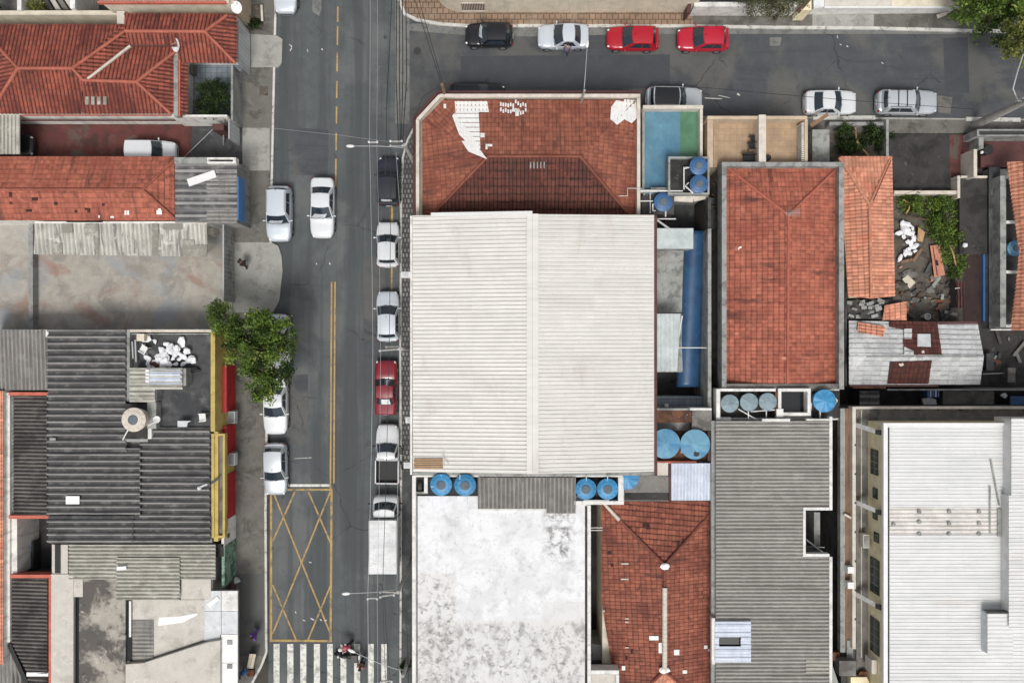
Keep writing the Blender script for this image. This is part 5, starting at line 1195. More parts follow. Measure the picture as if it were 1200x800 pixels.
# ------------------------------------------------------------------ C1 corner house with red roof
h = 4.6
t = building('house', 'corner house with parapet round a red tile roof patched in white', 'house', [(517, 114, h-1), (491, 142, h-1), (491, 252, h-1), (749, 252, h-1), (749, 114, h-1)], mt['wall_cream'])
R1, R2 = (572, 183, 5.3), (680, 183, 5.3)
e = 3.9
N = [(520, 117, e), R1, R2, (746, 117, e)]
Wp = [(495, 142, e), (495, 253, e), (504, 253, e), R1]
ro, fc = roof(t, [N, [R2, (738, 253, e), (746, 253, e), (746, 117, e)], Wp, [(520, 117, e), (495, 142, e), R1]], mt['tile_mid'], 'roof', [((680, 183, 5.36), (735, 249, 4.1)), ((572, 183, 5.36), (507, 251, 4.05)), ((572, 183, 5.36), (680, 183, 5.36))], mt['tile_mid'], rr=.11, kind='flat_tile', pu=.26, pv=.36, amp=.03)
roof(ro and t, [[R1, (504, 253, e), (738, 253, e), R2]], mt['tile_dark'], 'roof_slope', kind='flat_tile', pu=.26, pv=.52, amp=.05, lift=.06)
m = MB(); pts_o = [(516, 112.5), (489.6, 141), (489.6, 254)]; 
for a, b in zip(pts_o, pts_o[1:]): m.bar(P(*a, h-.15), P(*b, h-.15), .22, .3)
m.bar(P(516, 112.8, h-.15), P(750, 112.8, h-.15), .22, .31); m.build('parapet', mt['rim_cream'], t)
MB().pbox(746.6, 114.6, 750.4, 251, h+.0, h-1).build('parapet', mt['rim_cream'], t)
m = MB(); po = [(512.5, 108.5), (485.6, 139), (485.6, 252)]
for a, b in zip(po, po[1:]): m.bar(P(*a, 4.1), P(*b, 4.1), .2, .2)
m.bar(P(512.5, 108.7, 4.1), P(752, 108.7, 4.1), .2, .2); m.build('outer_band', mt['maroon'], t)  # maroon bar run along the outside of the parapet
cut_white = [(533, 119), (535, 134), (530, 135), (534, 152), (538, 164), (552, 172), (564, 173), (561, 133), (573, 132), (571, 119)]
def patch(plane, poly, mat, name, off=.075, cutu=None, **kw):
    pts = [on_plane(plane, x, y, 0) for x, y in poly]
    return pts
# white coating follows the tile relief (same sheet, 3 cm proud, cut to convex pieces)
def coat(parent, plane, polys, mat, off=.03, **kw):
    for p in polys:
        mb = MB(); sheet(mb, [on_plane(plane, x, y, 0) for x, y in p], off=off, **kw); mb.build('white_coating', mat, parent)
kw = dict(kind='flat_tile', pu=.26, pv=.36, amp=.03)
coat(t, fc[0], [[(533, 119), (534, 132), (573, 132), (571, 119)], [(534, 132), (561, 132), (562, 150), (563, 175), (552, 172), (538, 158), (530, 136)], [(535, 166), (548, 165), (562, 175), (571, 187), (568, 193), (555, 187), (549, 178), (537, 173)],
               [(716, 126), (722, 118), (733, 120), (732, 140), (723, 147), (715, 140)], [(731, 117), (747, 118), (746, 139), (740, 145), (731, 140)]], mt['patch_white'], .035, **kw)
rnd = random.Random(5)
for i in range(22):
    x = 586+ (i % 11)*2.9; y = (119, 128)[i // 11] + rnd.uniform(-1, 4)
    plane_quadpatch(t, fc[0], [(x, y), (x, y+4), (x+1.9, y+4), (x+1.9, y)], mt['patch_white'], 'white_tile', .12)
for x, y, w, hh in ((520, 123, 3, 5), (563, 157, 5, 5), (569, 170, 8, 2.6), (569, 171, 2.4, 5), (600, 129, 9, 3), (604, 132, 4, 5)):
    plane_quadpatch(t, fc[0], [(x, y), (x, y+hh), (x+w, y+hh), (x+w, y)], mt['patch_white'], 'white_tile', .12)
pS = fit_plane(PL([R1, (504, 253, e), (738, 253, e), R2]))
for k in range(5): plane_quadpatch(t, pS, [(621+k*4, 189.5), (621+k*4, 197), (622.4+k*4, 197), (622.4+k*4, 189.5)], mt['rim_grey'], 'vent_tile', .13)
m = MB(); pe = fc[1]
m.tube([on_plane(pe, 724, 230, .18), on_plane(pe, 734, 230, .18), on_plane(pe, 734, 221, .18), P(749, 221, 4.7), P(752, 221, 4.7)], .03); m.build('pipe', mt['pipe_white'], t)
# ------------------------------------------------------------------ C2 white warehouse
he, hr = 6.0, 6.9
t = building('warehouse', 'big warehouse under cream white ribbed sheeting with a ridge down the middle', 'warehouse', [(482.5, 253, he), (482.5, 553, he), (768.5, 553, he), (768.5, 253, he)], mt['wall_cream'], drop=.12)
MB().prism([P(482.9, 552.6, he-.12), P(768, 552.6, he-.12), P(626, 552.6, hr-.1)], [p+Vector((0, .12, 0)) for p in (P(482.9, 552.6, he-.12), P(768, 552.6, he-.12), P(626, 552.6, hr-.1))]).build('gable', mt['wall_grey'], t)
MB().prism([P(482.9, 254, he-.12), P(768, 254, he-.12), P(624, 254, hr-.1)], [p-Vector((0, .12, 0)) for p in (P(482.9, 254, he-.12), P(768, 254, he-.12), P(624, 254, hr-.1))]).build('gable', mt['wall_grey'], t)
roof(t, [[(483, 252.5, he), (484, 552.5, he), (626, 555, hr), (624, 251, hr)], [(624, 251, hr), (626, 555, hr), (766.5, 552.5, he), (766.5, 252, he)]], mt['sheet_cream'], 'roof', kind='rib', pu=.267, amp=.055, pv=4.4, lift=.01)
m = MB()
for x0, x1, s in ((617.5, 624, -1), (624.2, 631, 1)):
    m.grid(lambda p, q, x0=x0, x1=x1: P(x0+(x1-x0)*p, 250.5+304.5*q, hr+.11-.0063*abs(x0+(x1-x0)*p-624.1)*1.02), 3, 2)
m.build('ridge_cap', mt['sheet_cream'], t)
MB().pbox(480.6, 253, 483, 556, he+.18, he-.6).build('parapet', mt['rim_white'], t)
MB().pbox(766.8, 252, 770, 556, he+.05, he-.5).build('gutter', mt['maroon'], t)
MB().bar(P(505, 251.5, he+.30), P(624, 249.5, hr+.12), .25, .05).build('flashing', mt['sheet_white'], t)
MB().pbox(484, 553.2, 767, 556.8, he+.02, he-.5).build('south_gutter', mt['rim_grey'], t)
t = thing('timber_stack', 'five brown timber battens lying on the corner of the white warehouse roof', 'timber', P(502, 544, he+.18))
for k in range(5): MB().bar(P(485, 538.4+k*2.5, he+.16), P(519, 538+k*2.6, he+.36), .07, .06).build('batten', mt['wood'], t)
single(MB().bar(P(519.5, 529, he+.42), P(519.5, 546, he+.42), .05).bar(P(518, 534, he+.42), P(526, 544, he+.46), .04), 'roof_antenna', mt['steel'], 'thin steel rod lying by the timber on the white warehouse roof', 'rod', P(520, 538, he+.35))
# ------------------------------------------------------------------ C3 white flat roof
h = 5.5
t = building('building', 'building with a worn white painted flat roof below the warehouse', 'building', hrect(484, 557, 692, 860, h), mt['wall_white'], drop=.18)
MB().pbox(489.5, 581, 685.5, 860, h, h-.16).build('roof_slab', mt['slab_white'], t)
MB().pbox(483, 557, 487.2, 860, h+.4, h-.3).build('parapet', mt['rim_white'], t)
MB().pbox(487.4, 580, 489.3, 860, h-.05, h-.16).build('gutter', mt['rim_grey'], t)
MB().pbox(685.7, 594, 688.4, 860, h-.03, h-.16).build('gutter', mt['slab_black'], t)
MB().pbox(688.6, 592, 692.4, 860, h+.4, h-.3).build('parapet', mt['rim_white'], t)
MB().pbox(487.4, 554.8, 730, 558.6, h+.5, h-.3).build('parapet', mt['rim_white'], t)
MB().pbox(497, 559, 501, 577, h+.5, h-.1).build('parapet', mt['rim_white'], t)
MB().pbox(488, 576, 501.5, 578.5, h+.45, h-.1).build('parapet', mt['rim_grey'], t)
MB().pbox(487.5, 558.8, 560, 580.6, h-.08, h-.16).build('tank_floor', mt['slab_black'], t)
MB().pbox(673, 586.8, 731, 591, h+.5, h-.3).build('parapet', mt['rim_white'], t)
MB().pbox(724.6, 558.8, 730.6, 586.6, h+.5, h-.3).build('parapet', mt['rim_white'], t)
MB().pbox(674, 558.8, 724.4, 586.6, h-.07, h-.2).build('tank_floor', mt['slab_black'], t)
MB().pbox(692.5, 557, 731, 591, h-.3, .1).build('tower_wall', mt['wall_white'], t)
gt = 'bright blue tanks along the wall of the white flat roof'
tank(517, 567.6, 12.8, h-.08, .75, 'bright blue open lidded tank, leftmost on the white flat roof', 'tank_blue', 'lid', gt)
tank(545, 568, 12.8, h-.08, .75, 'bright blue tank second from the left beside the grey ribbed canopy', 'tank_blue', 'lid', gt)
tank(686.5, 572.6, 12.4, h-.07, .75, 'bright blue tank right of the grey ribbed canopy in the white box', 'tank_blue', 'lid', gt)
tank(712, 572.6, 12.4, h-.07, .75, 'bright blue tank in the corner of the white box above the red roof', 'tank_blue', 'lid', gt)
for a, b in (((517, 556), (517, 564)), ((539, 556), (539, 568)), ((687, 557), (687, 567)), ((712, 557), (712, 567)), ((505, 570), (510, 570)), ((684, 586), (714, 586))):
    single(MB().tube([P(*a, h+.75), P(*b, h+.75)], .03), 'pipe', mt['pipe_white'], 'short white feed pipe of a bright blue tank', 'pipe', P((a[0]+b[0])/2, (a[1]+b[1])/2, h+.7), 'feed pipes of the bright blue tanks')
t2 = thing('canopy', 'grey ribbed canopy between the two pairs of bright blue tanks', 'canopy', P(617, 580, h-.1))
roof(t2, [[(560, 559, h+.6), (560, 595.5, h+.4), (640, 595.5, h+.4), (640, 559, h+.6)], [(640, 559, h+.6), (640, 601, h+.38), (674.5, 601, h+.38), (674.5, 559, h+.6)]], mt['sheet_greyv'], 'canopy_sheet', kind='corr', pu=.28, amp=.11, pv=1.4, lift=.012)
body(t2, hrect(562, 560, 672, 592, h+.42), mt['wall_white'], h-.1)
MB().pbox(560, 596, 640, 598.4, h+.22, h+.02).build('sill', mt['rim_white'], t2)
single(MB().ball((P(492, 570, h+.1)), .3, 4, .2, 2, (.7, 1.5, .6)), 'rubbish_bag', mt['black'], 'black bundle in the narrow recess left of the bright blue tanks', 'rubbish bag', P(492, 570, h-.08))
# light well between the white flat roof and the red roof
flat('yard_floor', [(680, 580), (680, 830), (735, 830), (735, 580)], mt['slab_black'], .03)
t = building('annex', 'low annex with pale floor recess and white parapets below the dark light well', 'annex', hrect(689, 786, 722, 830, 5.0), mt['wall_white'])
MB().pbox(688, 785, 725.5, 789.5, 5.6, 4.6).build('parapet', mt['rim_white'], t)
MB().pbox(722, 790, 725.6, 830, 5.6, 4.6).build('parapet', mt['rim_white'], t)
MB().pbox(693, 789.8, 721.6, 830, 4.98, 4.9).build('roof_slab', mt['slab_pale'], t)
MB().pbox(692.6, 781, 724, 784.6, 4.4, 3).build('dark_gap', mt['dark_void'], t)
MB().extrude(PL([(693, 754), (693, 781), (722, 781), (716, 762), (706, 756)], 3.2), .1).build('pale_slab', mt['rim_grey'], t)
single(MB().tube([P(692, 618, 4.2), P(706, 618, 4.2)], .03).tube([P(692, 621, 4.2), P(706, 621, 4.2)], .03), 'pipe', mt['pipe_white'], 'pair of thin pipes bridging the dark light well', 'pipe', P(699, 619, 4.1))
# ------------------------------------------------------------------ C8 red hip roof at the bottom
e, r = 4.0, 5.2
t = building('house', 'house under a worn red hip roof with a whitened ridge at the bottom', 'house', hrect(706, 588, 833, 860, 3.9), mt['wall_cream'])
A, B = (779, 662, r), (779, 785, r)
ro, f8 = roof(t, [[(705, 587, e), A, (834, 598, e), (834, 587, e)], [(705, 587, e), (705, 760, e), (720, 800, e), (726, 838, e), B, A], [A, B, (832, 838, e), (834, 838, e), (834, 598, e)]], mt['tile_red'], 'roof', [((704.5, 587, 4.1), (779, 662, 5.28)), ((779, 662, 5.28), (834, 599, 4.1)), ((779, 662, 5.28), (779, 690, 5.28)), ((779, 785, 5.28), (740, 822, 4.1)), ((779, 785, 5.28), (820, 822, 4.1))], mt['tile_red'], rr=.11, kind='flat_tile', pu=.25, pv=.36, amp=.03)
roof(t, [[B, (728, 838, 3.9), (830, 838, 3.9)]], mt['tile_orange'], 'roof_slope', kind='tile', pu=.25, amp=.05)
rm = MB()
for i in range(20):
    a, b = P(779, 688+i*4.9, 5.31), P(779, 688+(i+1)*4.9, 5.31); rm.tube([a, b], [.19, .165], 8)
rm.build('white_ridge', mt['rim_cream'], t, smooth=50)
MB().ball(P(779, 663, 5.34), .26, 2, .2, 2, (1.3, .9, .5)).build('ridge_mortar', mt['patch_white'], t); MB().ball(P(779, 785, 5.34), .26, 3, .2, 2, (1.3, .9, .5)).build('ridge_mortar', mt['patch_white'], t)
MB().tube([P(708, 590, 4.25), P(726, 609, 4.55)], [.10, .14], 6).build('hip_mortar', mt['rim_cream'], t)
for x, y, w, hh, k in ((761, 744, 11, 5, 1), (772, 752, 4, 12, 1), (789, 760, 6, 6.5, 2), (824, 755, 4, 4, 2), (829, 759, 4, 3, 2), (799, 784, 5, 4, 2), (728, 659, 9, 1.4, 1), (728, 677, 9, 1.4, 1), (733, 723, 4, 1.6, 1), (733, 727, 4, 1.6, 1), (733, 757, 4, 1.4, 1), (729, 779, 4, 5, 1), (707, 714, 2, 2, 1)):
    plane_quadpatch(t, f8[k], [(x, y), (x, y+hh), (x+w, y+hh), (x+w, y)], mt['patch_white'] if hh > 2 else mt['rim_cream'], 'white_tile', .12)
for x, y, w, hh, k in ((753, 613, 8, 4, 0), (757, 616, 4, 4, 0), (799, 631, 3, 6, 0), (793, 634, 3, 8, 0), (712, 645, 5, 4, 1), (716, 660, 3, 3, 1), (739, 760, 3, 5, 1), (733, 768, 3, 4, 1)):
    plane_quadpatch(t, f8[k], [(x, y), (x, y+hh), (x+w, y+hh), (x+w, y)], mt['tile_brown'], 'dark_tile', .11)
# C9 / C7 between warehouse and red roof
t = building('shed', 'concrete roofed shed between the warehouse corner and the red hip roof', 'shed', hrect(731.5, 557, 784, 587, 4.5), mt['wall_grey'])
MB().pbox(732, 557, 784, 577, 4.56, 4.46).build('roof_slab', mt['slab_grey'], t); MB().pbox(732, 577.3, 784, 586, 4.50, 4.4).build('roof_edge', mt['slab_black'], t)
MB().pbox(770.5, 542, 783, 556.7, 4.75, 4.2).build('parapet', mt['rim_cream'], t)
MB().pbox(784.2, 543, 786.2, 586, 4.7, 4.2).build('downpipe_edge', mt['maroon'], t)
tank(735, 560, 13, 4.56, .8, 'bright blue tank half hidden under the warehouse corner', 'tank_blue', 'fan')
t = building('shed', 'small shed under white translucent ribbed sheeting beside the blue tanks', 'shed', hrect(787, 543, 832, 586, 4.6), mt['wall_white'])
roof(t, [[(786.6, 542.5, 4.8), (786.6, 586, 4.65), (832.5, 586, 4.65), (832.5, 542.5, 4.8)]], mt['sheet_blue_white'], kind='corr', pu=.22, amp=.04, pv=1.7, lift=.012)
t = building('tank_room', 'rusty floored tank room beside the right edge of the warehouse', 'tank room', hrect(769, 480, 834, 541, 4.2), mt['wall_grey'])
MB().pbox(769, 504.5, 833, 540, 4.2, 4.1).build('floor', mt['rust'], t)
MB().pbox(769, 540.3, 816, 543, 4.7, 4.1).build('edge', mt['salmon'], t)
MB().pbox(811, 481, 834, 504.2, 4.9, 4.1).build('roof_slab', mt['slab_grey'], t)
MB().pbox(808.4, 478, 834, 480.6, 5.0, 4.1).build('parapet', mt['rim_white'], t)
MB().pbox(769, 479, 810.6, 495, 4.7, 4.1).build('roof_slab', mt['rust'], t); MB().pbox(769, 478.2, 808, 480.6, 4.85, 4.2).build('parapet', mt['rim_grey'], t)
MB().pbox(829.4, 505, 832, 540, 4.6, 4.1).build('edge', mt['maroon'], t)
tank(779.5, 519.6, 17, 4.2, 1.0, 'large blue tank partly under the maroon gutter of the warehouse', 'tank_old', 'fan', 'large blue tanks in the tank room')
tank(814.3, 520.4, 17, 4.2, 1.0, 'large blue tank with a round black hatch in the tank room', 'tank_old', 'fan', 'large blue tanks in the tank room', hole=(816.4, 531.4, 3.4))
# ------------------------------------------------------------------ C6 side passage
flat('passage_floor', [(735, 220), (735, 482), (850, 482), (850, 220)], mt['slab_dark'], .03)
t = building('passage', 'roofed passage slab between the warehouse and the grey alley wall', 'passage', hrect(768, 288, 805, 436, 2.6), mt['wall_grey'])
MB().pbox(768, 288, 804, 436, 2.62, 2.54).build('roof_slab', mt['rim_grey'], t)
t = thing('canopy', 'blue barrel vault canopy running along the passage wall', 'canopy', P(812, 360, .1))
def vault(p, q):
    a = math.pi*p; y = 271+q*182; cx_ = 815.5-(y-271)*.052; hw_ = 12.6+.6*q
    hh = 2.6-.6*q; return P(cx_-math.cos(a)*hw_, y, hh+math.sin(a)*.62)
m = MB(); m.grid(vault, 18, 40); o = m.build('vault', mt['vault_blue'], t, smooth=60)
md = o.modifiers.new('solid', 'SOLIDIFY'); md.thickness = .03
for q in [k/14 for k in range(15)]:
    MB().tube([vault(p/10, q)+Vector((0, 0, .02)) for p in range(11)], .02, 5).build('rib', mt['vault_blue'], t)
for q in (.02, .5, .98):
    for p in (0, 1): v = vault(p, q); MB().tube([Vector((v.x, v.y, .1)), v], .05).build('post', mt['frame'], t)
t = building('outhouse', 'white flat outhouse roof at the top of the passage beside the warehouse', 'outhouse', hrect(769.5, 268, 812, 291, 4.2), mt['wall_grey'], z0=2.0)
MB().pbox(769.5, 267.5, 812.5, 291.5, 4.32, 4.15).build('roof_slab', mt['sheet_mint'], t)
t = building('outhouse', 'pale ribbed outhouse roof halfway down the passage beside the warehouse', 'outhouse', hrect(769.5, 368, 793, 434, 4.2), mt['wall_white'], z0=2.0)
roof(t, [[(769.5, 367.5, 4.3), (769.5, 435, 4.3), (793.5, 435, 4.22), (797.5, 367.5, 4.22)]], mt['sheet_mint'], kind='trap', pu=.3, amp=.03, pv=5, lift=.0, along=(0, 1))
MB().pbox(769.5, 366, 802, 367.4, 4.36, 4.2).build('eave_board', mt['trim'], t)
single(MB().bar(P(799.5, 370, 3.6), P(794, 402, 3.6), .08), 'pipe', mt['pipe_white'], 'thin white pipe slanting beside the blue vault', 'pipe', P(797, 386, 3.5))
single(MB().tube([P(794, 407.3, 4.0), P(828, 407.3, 4.0)], .035), 'pipe', mt['pipe_white'], 'white pipe crossing over the blue vault', 'pipe', P(810, 407, 3.9))
t = building('outhouse', 'low blue grey slab at the bottom end of the passage', 'outhouse', hrect(769, 464, 828, 478, 3.0), mt['wall_dark'])
MB().pbox(769, 464, 828, 478.4, 3.1, 2.9).build('roof_slab', mt['floor_blue_tile'], t)
single(MB().ball(P(781, 475, 3.2), .16, 2, .3, 2, (1, 1, .6)), 'rubbish_bag', mt['white'], 'tiny white scrap on the blue grey passage slab', 'scrap', P(781, 475, 3.1))
wallthing('alley_wall', 'tall grey wall between the blue vault and the alley of the red roof', 829.5, 268, 833.5, 477, 4.4, 'rim_grey')
# ------------------------------------------------------------------ C4 blue and green terrace, C5 tank block
h = 3.4
t = building('terrace_house', 'flat roofed house with terrace painted half blue and half green', 'house', hrect(754, 125, 823, 230, h-.05), mt['wall_cream'])
MB().pbox(756, 129, 797, 228, h+.02, h-.1).build('floor', mt['floor_blue'], t); MB().pbox(797.05, 129, 819, 228, h+.025, h-.1).build('floor', mt['floor_green'], t)
MB().pbox(753.6, 123.4, 824, 127.6, h+.75, h-.2).build('parapet', mt['rim_cream'], t)
MB().pbox(820.2, 127.9, 823.6, 186, h+.75, h-.2).build('parapet', mt['rim_cream'], t)
MB().pbox(752.6, 128, 755.2, 226, h+.3, h-.2).build('parapet', mt['rim_grey'], t)
MB().pbox(748.6, 222.4, 783, 225, h+.5, h-.2).build('parapet', mt['rim_white'], t)
MB().pbox(763, 219.6, 783.6, 221.6, h+.7, h-.05).build('parapet', mt['rim_grey'], t)
hb = 4.6
t = building('tank_tower', 'dark concrete block carrying two dark blue tanks beside the painted terrace', 'tank tower', hrect(784, 185, 831, 227, hb), mt['wall_grey'])
MB().pbox(785, 186, 830, 226, hb, hb-.15).build('floor', mt['slab_black'], t)
rim(t, 783.2, 183.6, 831.4, 228, hb+.35, hb-.2, 2.2, mt['rim_grey'])
gt = 'dark blue tanks by the painted terrace'
tank(818.6, 194.6, 10.6, hb, .8, 'dark blue tank on the concrete block, nearer the side road', 'tank_dark', 'lid', gt)
tank(819, 215.8, 10.8, hb, .8, 'dark blue tank on the concrete block, nearer the white curved beam', 'tank_dark', 'lid', gt)
t = building('tank_ledge', 'lower ledge carrying a single dark blue tank by the warehouse corner', 'ledge', hrect(752, 229, 790, 251, 3.6), mt['wall_dark'])
tank(777, 237, 11, 3.6, .8, 'single dark blue tank on the lower ledge by the warehouse corner', 'tank_dark', 'lid', gt)
m = MB(); m.tube([P(807, 196, hb+.4), P(801.5, 196, hb+.4), P(801.5, 222, hb+.4)], .05); m.tube([P(809, 196, hb+.5), P(801.5, 197.5, hb+.45)], .05); m.tube([P(812, 226, hb+.4), P(803, 218, hb+.5), P(807, 214, hb+.5)], .05); m.tube([P(750, 223.6, hb+.2), P(800, 223.8, hb+.2)], .05)
single(m, 'pipe_run', mt['pipe_white'], 'white pipe run linking the dark blue tanks on the concrete block', 'pipe', P(803, 210, hb+.3))
m = MB(); m.tube([P(749, 235.6, 4.4), P(765, 235.6, 4.4)], .04); m.tube([P(768, 240, 4.4), P(765, 239, 4.4), P(765, 247, 4.4), P(768, 247, 4.4)], .05); m.tube([P(780, 247, 4.3), P(780, 254, 4.3)], .05); m.tube([P(768, 256.5, 4.3), P(792, 256.5, 4.3)], .04); m.tube([P(762, 226, 4.2), P(762, 250, 4.2)], .03)
single(m, 'pipe_run', mt['pipe_white'], 'white pipe run round the single dark blue tank', 'pipe', P(772, 246, 4.2))
single(MB().bar(P(790, 232, 3.4), P(812, 233.5, 3.5), .45, .3).bar(P(812, 233.5, 3.5), P(829, 229.5, 3.4), .38, .3), 'beam', mt['rim_cream'], 'white bent beam below the dark blue tanks', 'beam', P(808, 233, 3.2))
single(MB().bar(P(770, 258, 4.6), P(784, 268, 4.5), .12), 'pipe', mt['steel'], 'grey strut above the white outhouse roof', 'strut', P(777, 263, 4.4))
wallthing('alley_wall', 'upper grey wall closing the dark yard above the blue vault', 829.5, 231, 833, 267.7, 4.2, 'wall_dark')

# ------------------------------------------------------------------ R1 beige terraces
h = 3.3
t = building('terrace_house', 'house with two beige tiled roof terraces above the large red roof', 'house', hrect(830, 137, 945, 196, h-.05), mt['wall_beige'])
MB().pbox(836, 141, 889, 196, h+.02, h-.1).build('floor', mt['floor_beige'], t); MB().pbox(896, 141, 940, 196, h+.02, h-.1).build('floor', mt['floor_beige'], t)
MB().pbox(829, 136, 889, 139.8, h+1.1, h-.2).build('parapet', mt['wall_beige'], t)
MB().pbox(898, 136, 946, 139.8, h+1.1, h-.2).build('parapet', mt['wall_beige'], t)
MB().pbox(829, 140.1, 835.6, 196, h+.8, h-.2).build('parapet', mt['wall_beige'], t)
MB().pbox(889.3, 134.5, 897.7, 194, h+1.35, h-.2).build('dividing_wall', mt['rim_cream'], t)
MB().pbox(943, 140.1, 946.6, 196, h+1.1, h-.2).build('parapet', mt['wall_beige'], t)
m = MB()
for k in range(22): m.pbox(939.4, 144+k*2.3, 942.6, 145.3+k*2.3, h+1.0, h-.1)
m.build('breeze_blocks', mt['rim_white'], t)
chair(884, 162, h, 100, 'dark chair against the dividing wall of the beige terrace', 'black', 'dark furniture on the beige terrace')
u = thing('bench', 'long dark bench at the bottom of the beige terrace', 'bench', P(880, 184, h), 0, 'dark furniture on the beige terrace')
MB().pbox(872, 181, 889, 189, h+.45, h+.36).build('seat', mt['black'], u)
MB().pbox(872, 179.4, 889, 180.8, h+.85, h+.36).build('backrest', mt['black'], u)
for x in (873, 887): MB().pbox(x, 182, x+1, 188, h+.36, h).build('leg', mt['black'], u)
chair(882, 170, h, 95, 'low dark chair second along the dividing wall of the beige terrace', 'black', 'dark furniture on the beige terrace')
single(MB().ball(P(899.5, 185, h+.2), .25, 1, .25, 2, (.8, 1, 1)), 'flower_pot', mt['black'], 'dark pot at the foot of the dividing wall on the right terrace', 'pot', P(899.5, 185, h))
wallthing('terrace_edge', 'dark stained ledge between the beige terrace and the alley', 822, 232, 846, 268, 2.0, 'slab_dark', cat='ledge')
t = thing('log_pile', 'heap of grey branches in the alley beside the beige terrace', 'branches', P(838, 228, 2.0))
for k in range(9): MB().tube([P(834+k % 3*3, 214+k*4.5, 2.2+.05*(k % 3)), P(842, 219+k*4.2, 2.3)], .05, 6).build('branch', mt['bark'], t)

# ------------------------------------------------------------------ R2 large red roof
h = 4.6
t = building('house', 'large house under a bright red hip roof inside a grey parapet', 'house', hrect(846, 191, 989, 454, h-1.0), mt['wall_grey'])
e, r = 3.9, 5.0
A, B = (924, 252, r), (923, 456, r)
ro, f2 = roof(t, [[(851, 195, e), A, (984, 195, e)], [(851, 195, e), (851, 449, e), (923, 449, r), A], [A, (923, 449, r), (984, 449, e), (984, 195, e)]], mt['tile_bright'], 'roof', [((852, 196, 4.0), (924, 252, 5.06)), ((924, 252, 5.06), (982, 196, 4.0)), ((924, 252, 5.06), (923, 449, 5.06))], mt['ridge_red'], rr=.10, kind='flat_tile', pu=.27, pv=.36, amp=.03)
MB().pbox(846, 190, 989.6, 195, h+.12, h-1.1).build('parapet', mt['rim_grey'], t); MB().pbox(846, 195.2, 851.4, 456, h+.1, h-1.1).build('parapet', mt['rim_grey'], t)
MB().pbox(983.2, 195.2, 989.2, 456, h+.1, h-1.1).build('parapet', mt['rim_grey'], t); MB().pbox(851.6, 449.6, 983, 455.6, h+.0, h-1.1).build('parapet', mt['slab_grey'], t)
for x, y, w, hh, mm in ((866, 289, 3, 2, 'patch_white'), (865, 290.5, 1.6, 2, 'patch_white'), (916, 418, 7, 3.4, 'tile_orange'), (861, 390, 4, 2, 'tile_orange')):
    plane_quadpatch(t, f2[1], [(x, y), (x, y+hh), (x+w, y+hh), (x+w, y)], mt[mm], 'patch', .085)
u = thing('antenna', 'spiky television antenna on the apex of the bright red roof', 'antenna', P(925, 252, 5.1))
m = MB(); m.tube([P(925, 252, 5.0), P(925, 252, 6.0)], .025, 6); m.build('mast', mt['steel'], u)
m = MB(); m.tube([P(920, 250, 6.0), P(938, 249, 6.0)], .02, 5); m.build('boom', mt['steel'], u)
for k in range(7): MB().tube([P(922+k*2.4, 246-k*.3, 6.0), P(922+k*2.4, 253+k*.2, 6.0)], .014, 5).build('element', mt['steel'], u)
wallthing('alley_wall', 'dark rear wall along the right side of the bright red roof', 990.5, 200, 992.5, 452, 2.4, 'wall_dark')
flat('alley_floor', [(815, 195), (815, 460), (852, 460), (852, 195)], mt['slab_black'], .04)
for i, (x, y) in enumerate(((838, 377), (843, 381), (845, 387), (833, 392), (841, 394))):
    single(MB().ball(P(x, y, .35), .25, i, .2, 2, (1, 1, .7)), 'rubbish_bag', mt['offwhite'], 'grey bag among rubbish in the dark alley beside the red roof', 'rubbish bag', P(x, y, .1), 'bags in the dark alley')
# ------------------------------------------------------------------ R5 tanks below the red roof
t = building('tank_room', 'open tank pit with white rim holding three grey lidded tanks', 'tank room', hrect(841, 456, 984, 492, 4.2), mt['wall_white'])
MB().pbox(844, 457.5, 908, 489, 4.2, 4.1).build('floor', mt['slab_black'], t)
MB().pbox(839.5, 455.5, 844, 492, 4.9, 4.0).build('parapet', mt['rim_white'], t)
MB().pbox(844.2, 455.2, 909, 458.4, 4.9, 4.0).build('parapet', mt['rim_white'], t)
MB().pbox(844.2, 489, 857, 493, 4.8, 4.0).build('parapet', mt['rim_white'], t)
MB().pbox(908.5, 458.6, 911.4, 486, 4.85, 4.0).build('parapet', mt['rust'], t)
rim(t, 912, 455, 950, 487, 4.95, 4.0, 3.6, mt['rim_white'])
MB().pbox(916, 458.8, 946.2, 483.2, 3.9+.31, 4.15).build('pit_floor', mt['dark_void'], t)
MB().pbox(910, 479, 918, 488.6, 5.0, 4.9).build('parapet_cap', mt['white'], t)
MB().pbox(952, 458, 984, 490, 4.22, 4.1).build('floor', mt['slab_black'], t)
gt = 'grey lidded tanks in the white rimmed pit'
for x, y, w in ((855, 472.6, 'leftmost grey lidded tank in the white rimmed pit'), (877.6, 471, 'middle grey lidded tank in the white rimmed pit'), (899.5, 470.6, 'rightmost grey lidded tank in the pit, beside the rusty edge')):
    tank(x, y, 10.2, 4.2, .75, w, 'tank_grey', 'fan', gt)
tank(966, 469.5, 13, 4.2, .85, 'bright sky blue folded lid tank right of the white box pit', 'tank_blue', 'fan')
m = MB(); m.tube([P(865, 479, 4.9), P(888, 492, 4.9)], .04); m.tube([P(877, 481, 4.9), P(877, 491, 4.9)], .04); m.tube([P(898, 481, 4.9), P(898, 490, 4.9)], .04); m.tube([P(880, 482, 4.9), P(908, 480, 4.9)], .04)
single(m, 'pipe_run', mt['pipe_white'], 'white pipe run in front of the three grey lidded tanks', 'pipe', P(885, 485, 4.8))
m = MB(); m.tube([P(961, 481, 4.8), P(961, 491, 4.8)], .06); m.tube([P(974, 462, 4.9), P(981, 469, 4.9), P(976, 476, 4.9)], .07)
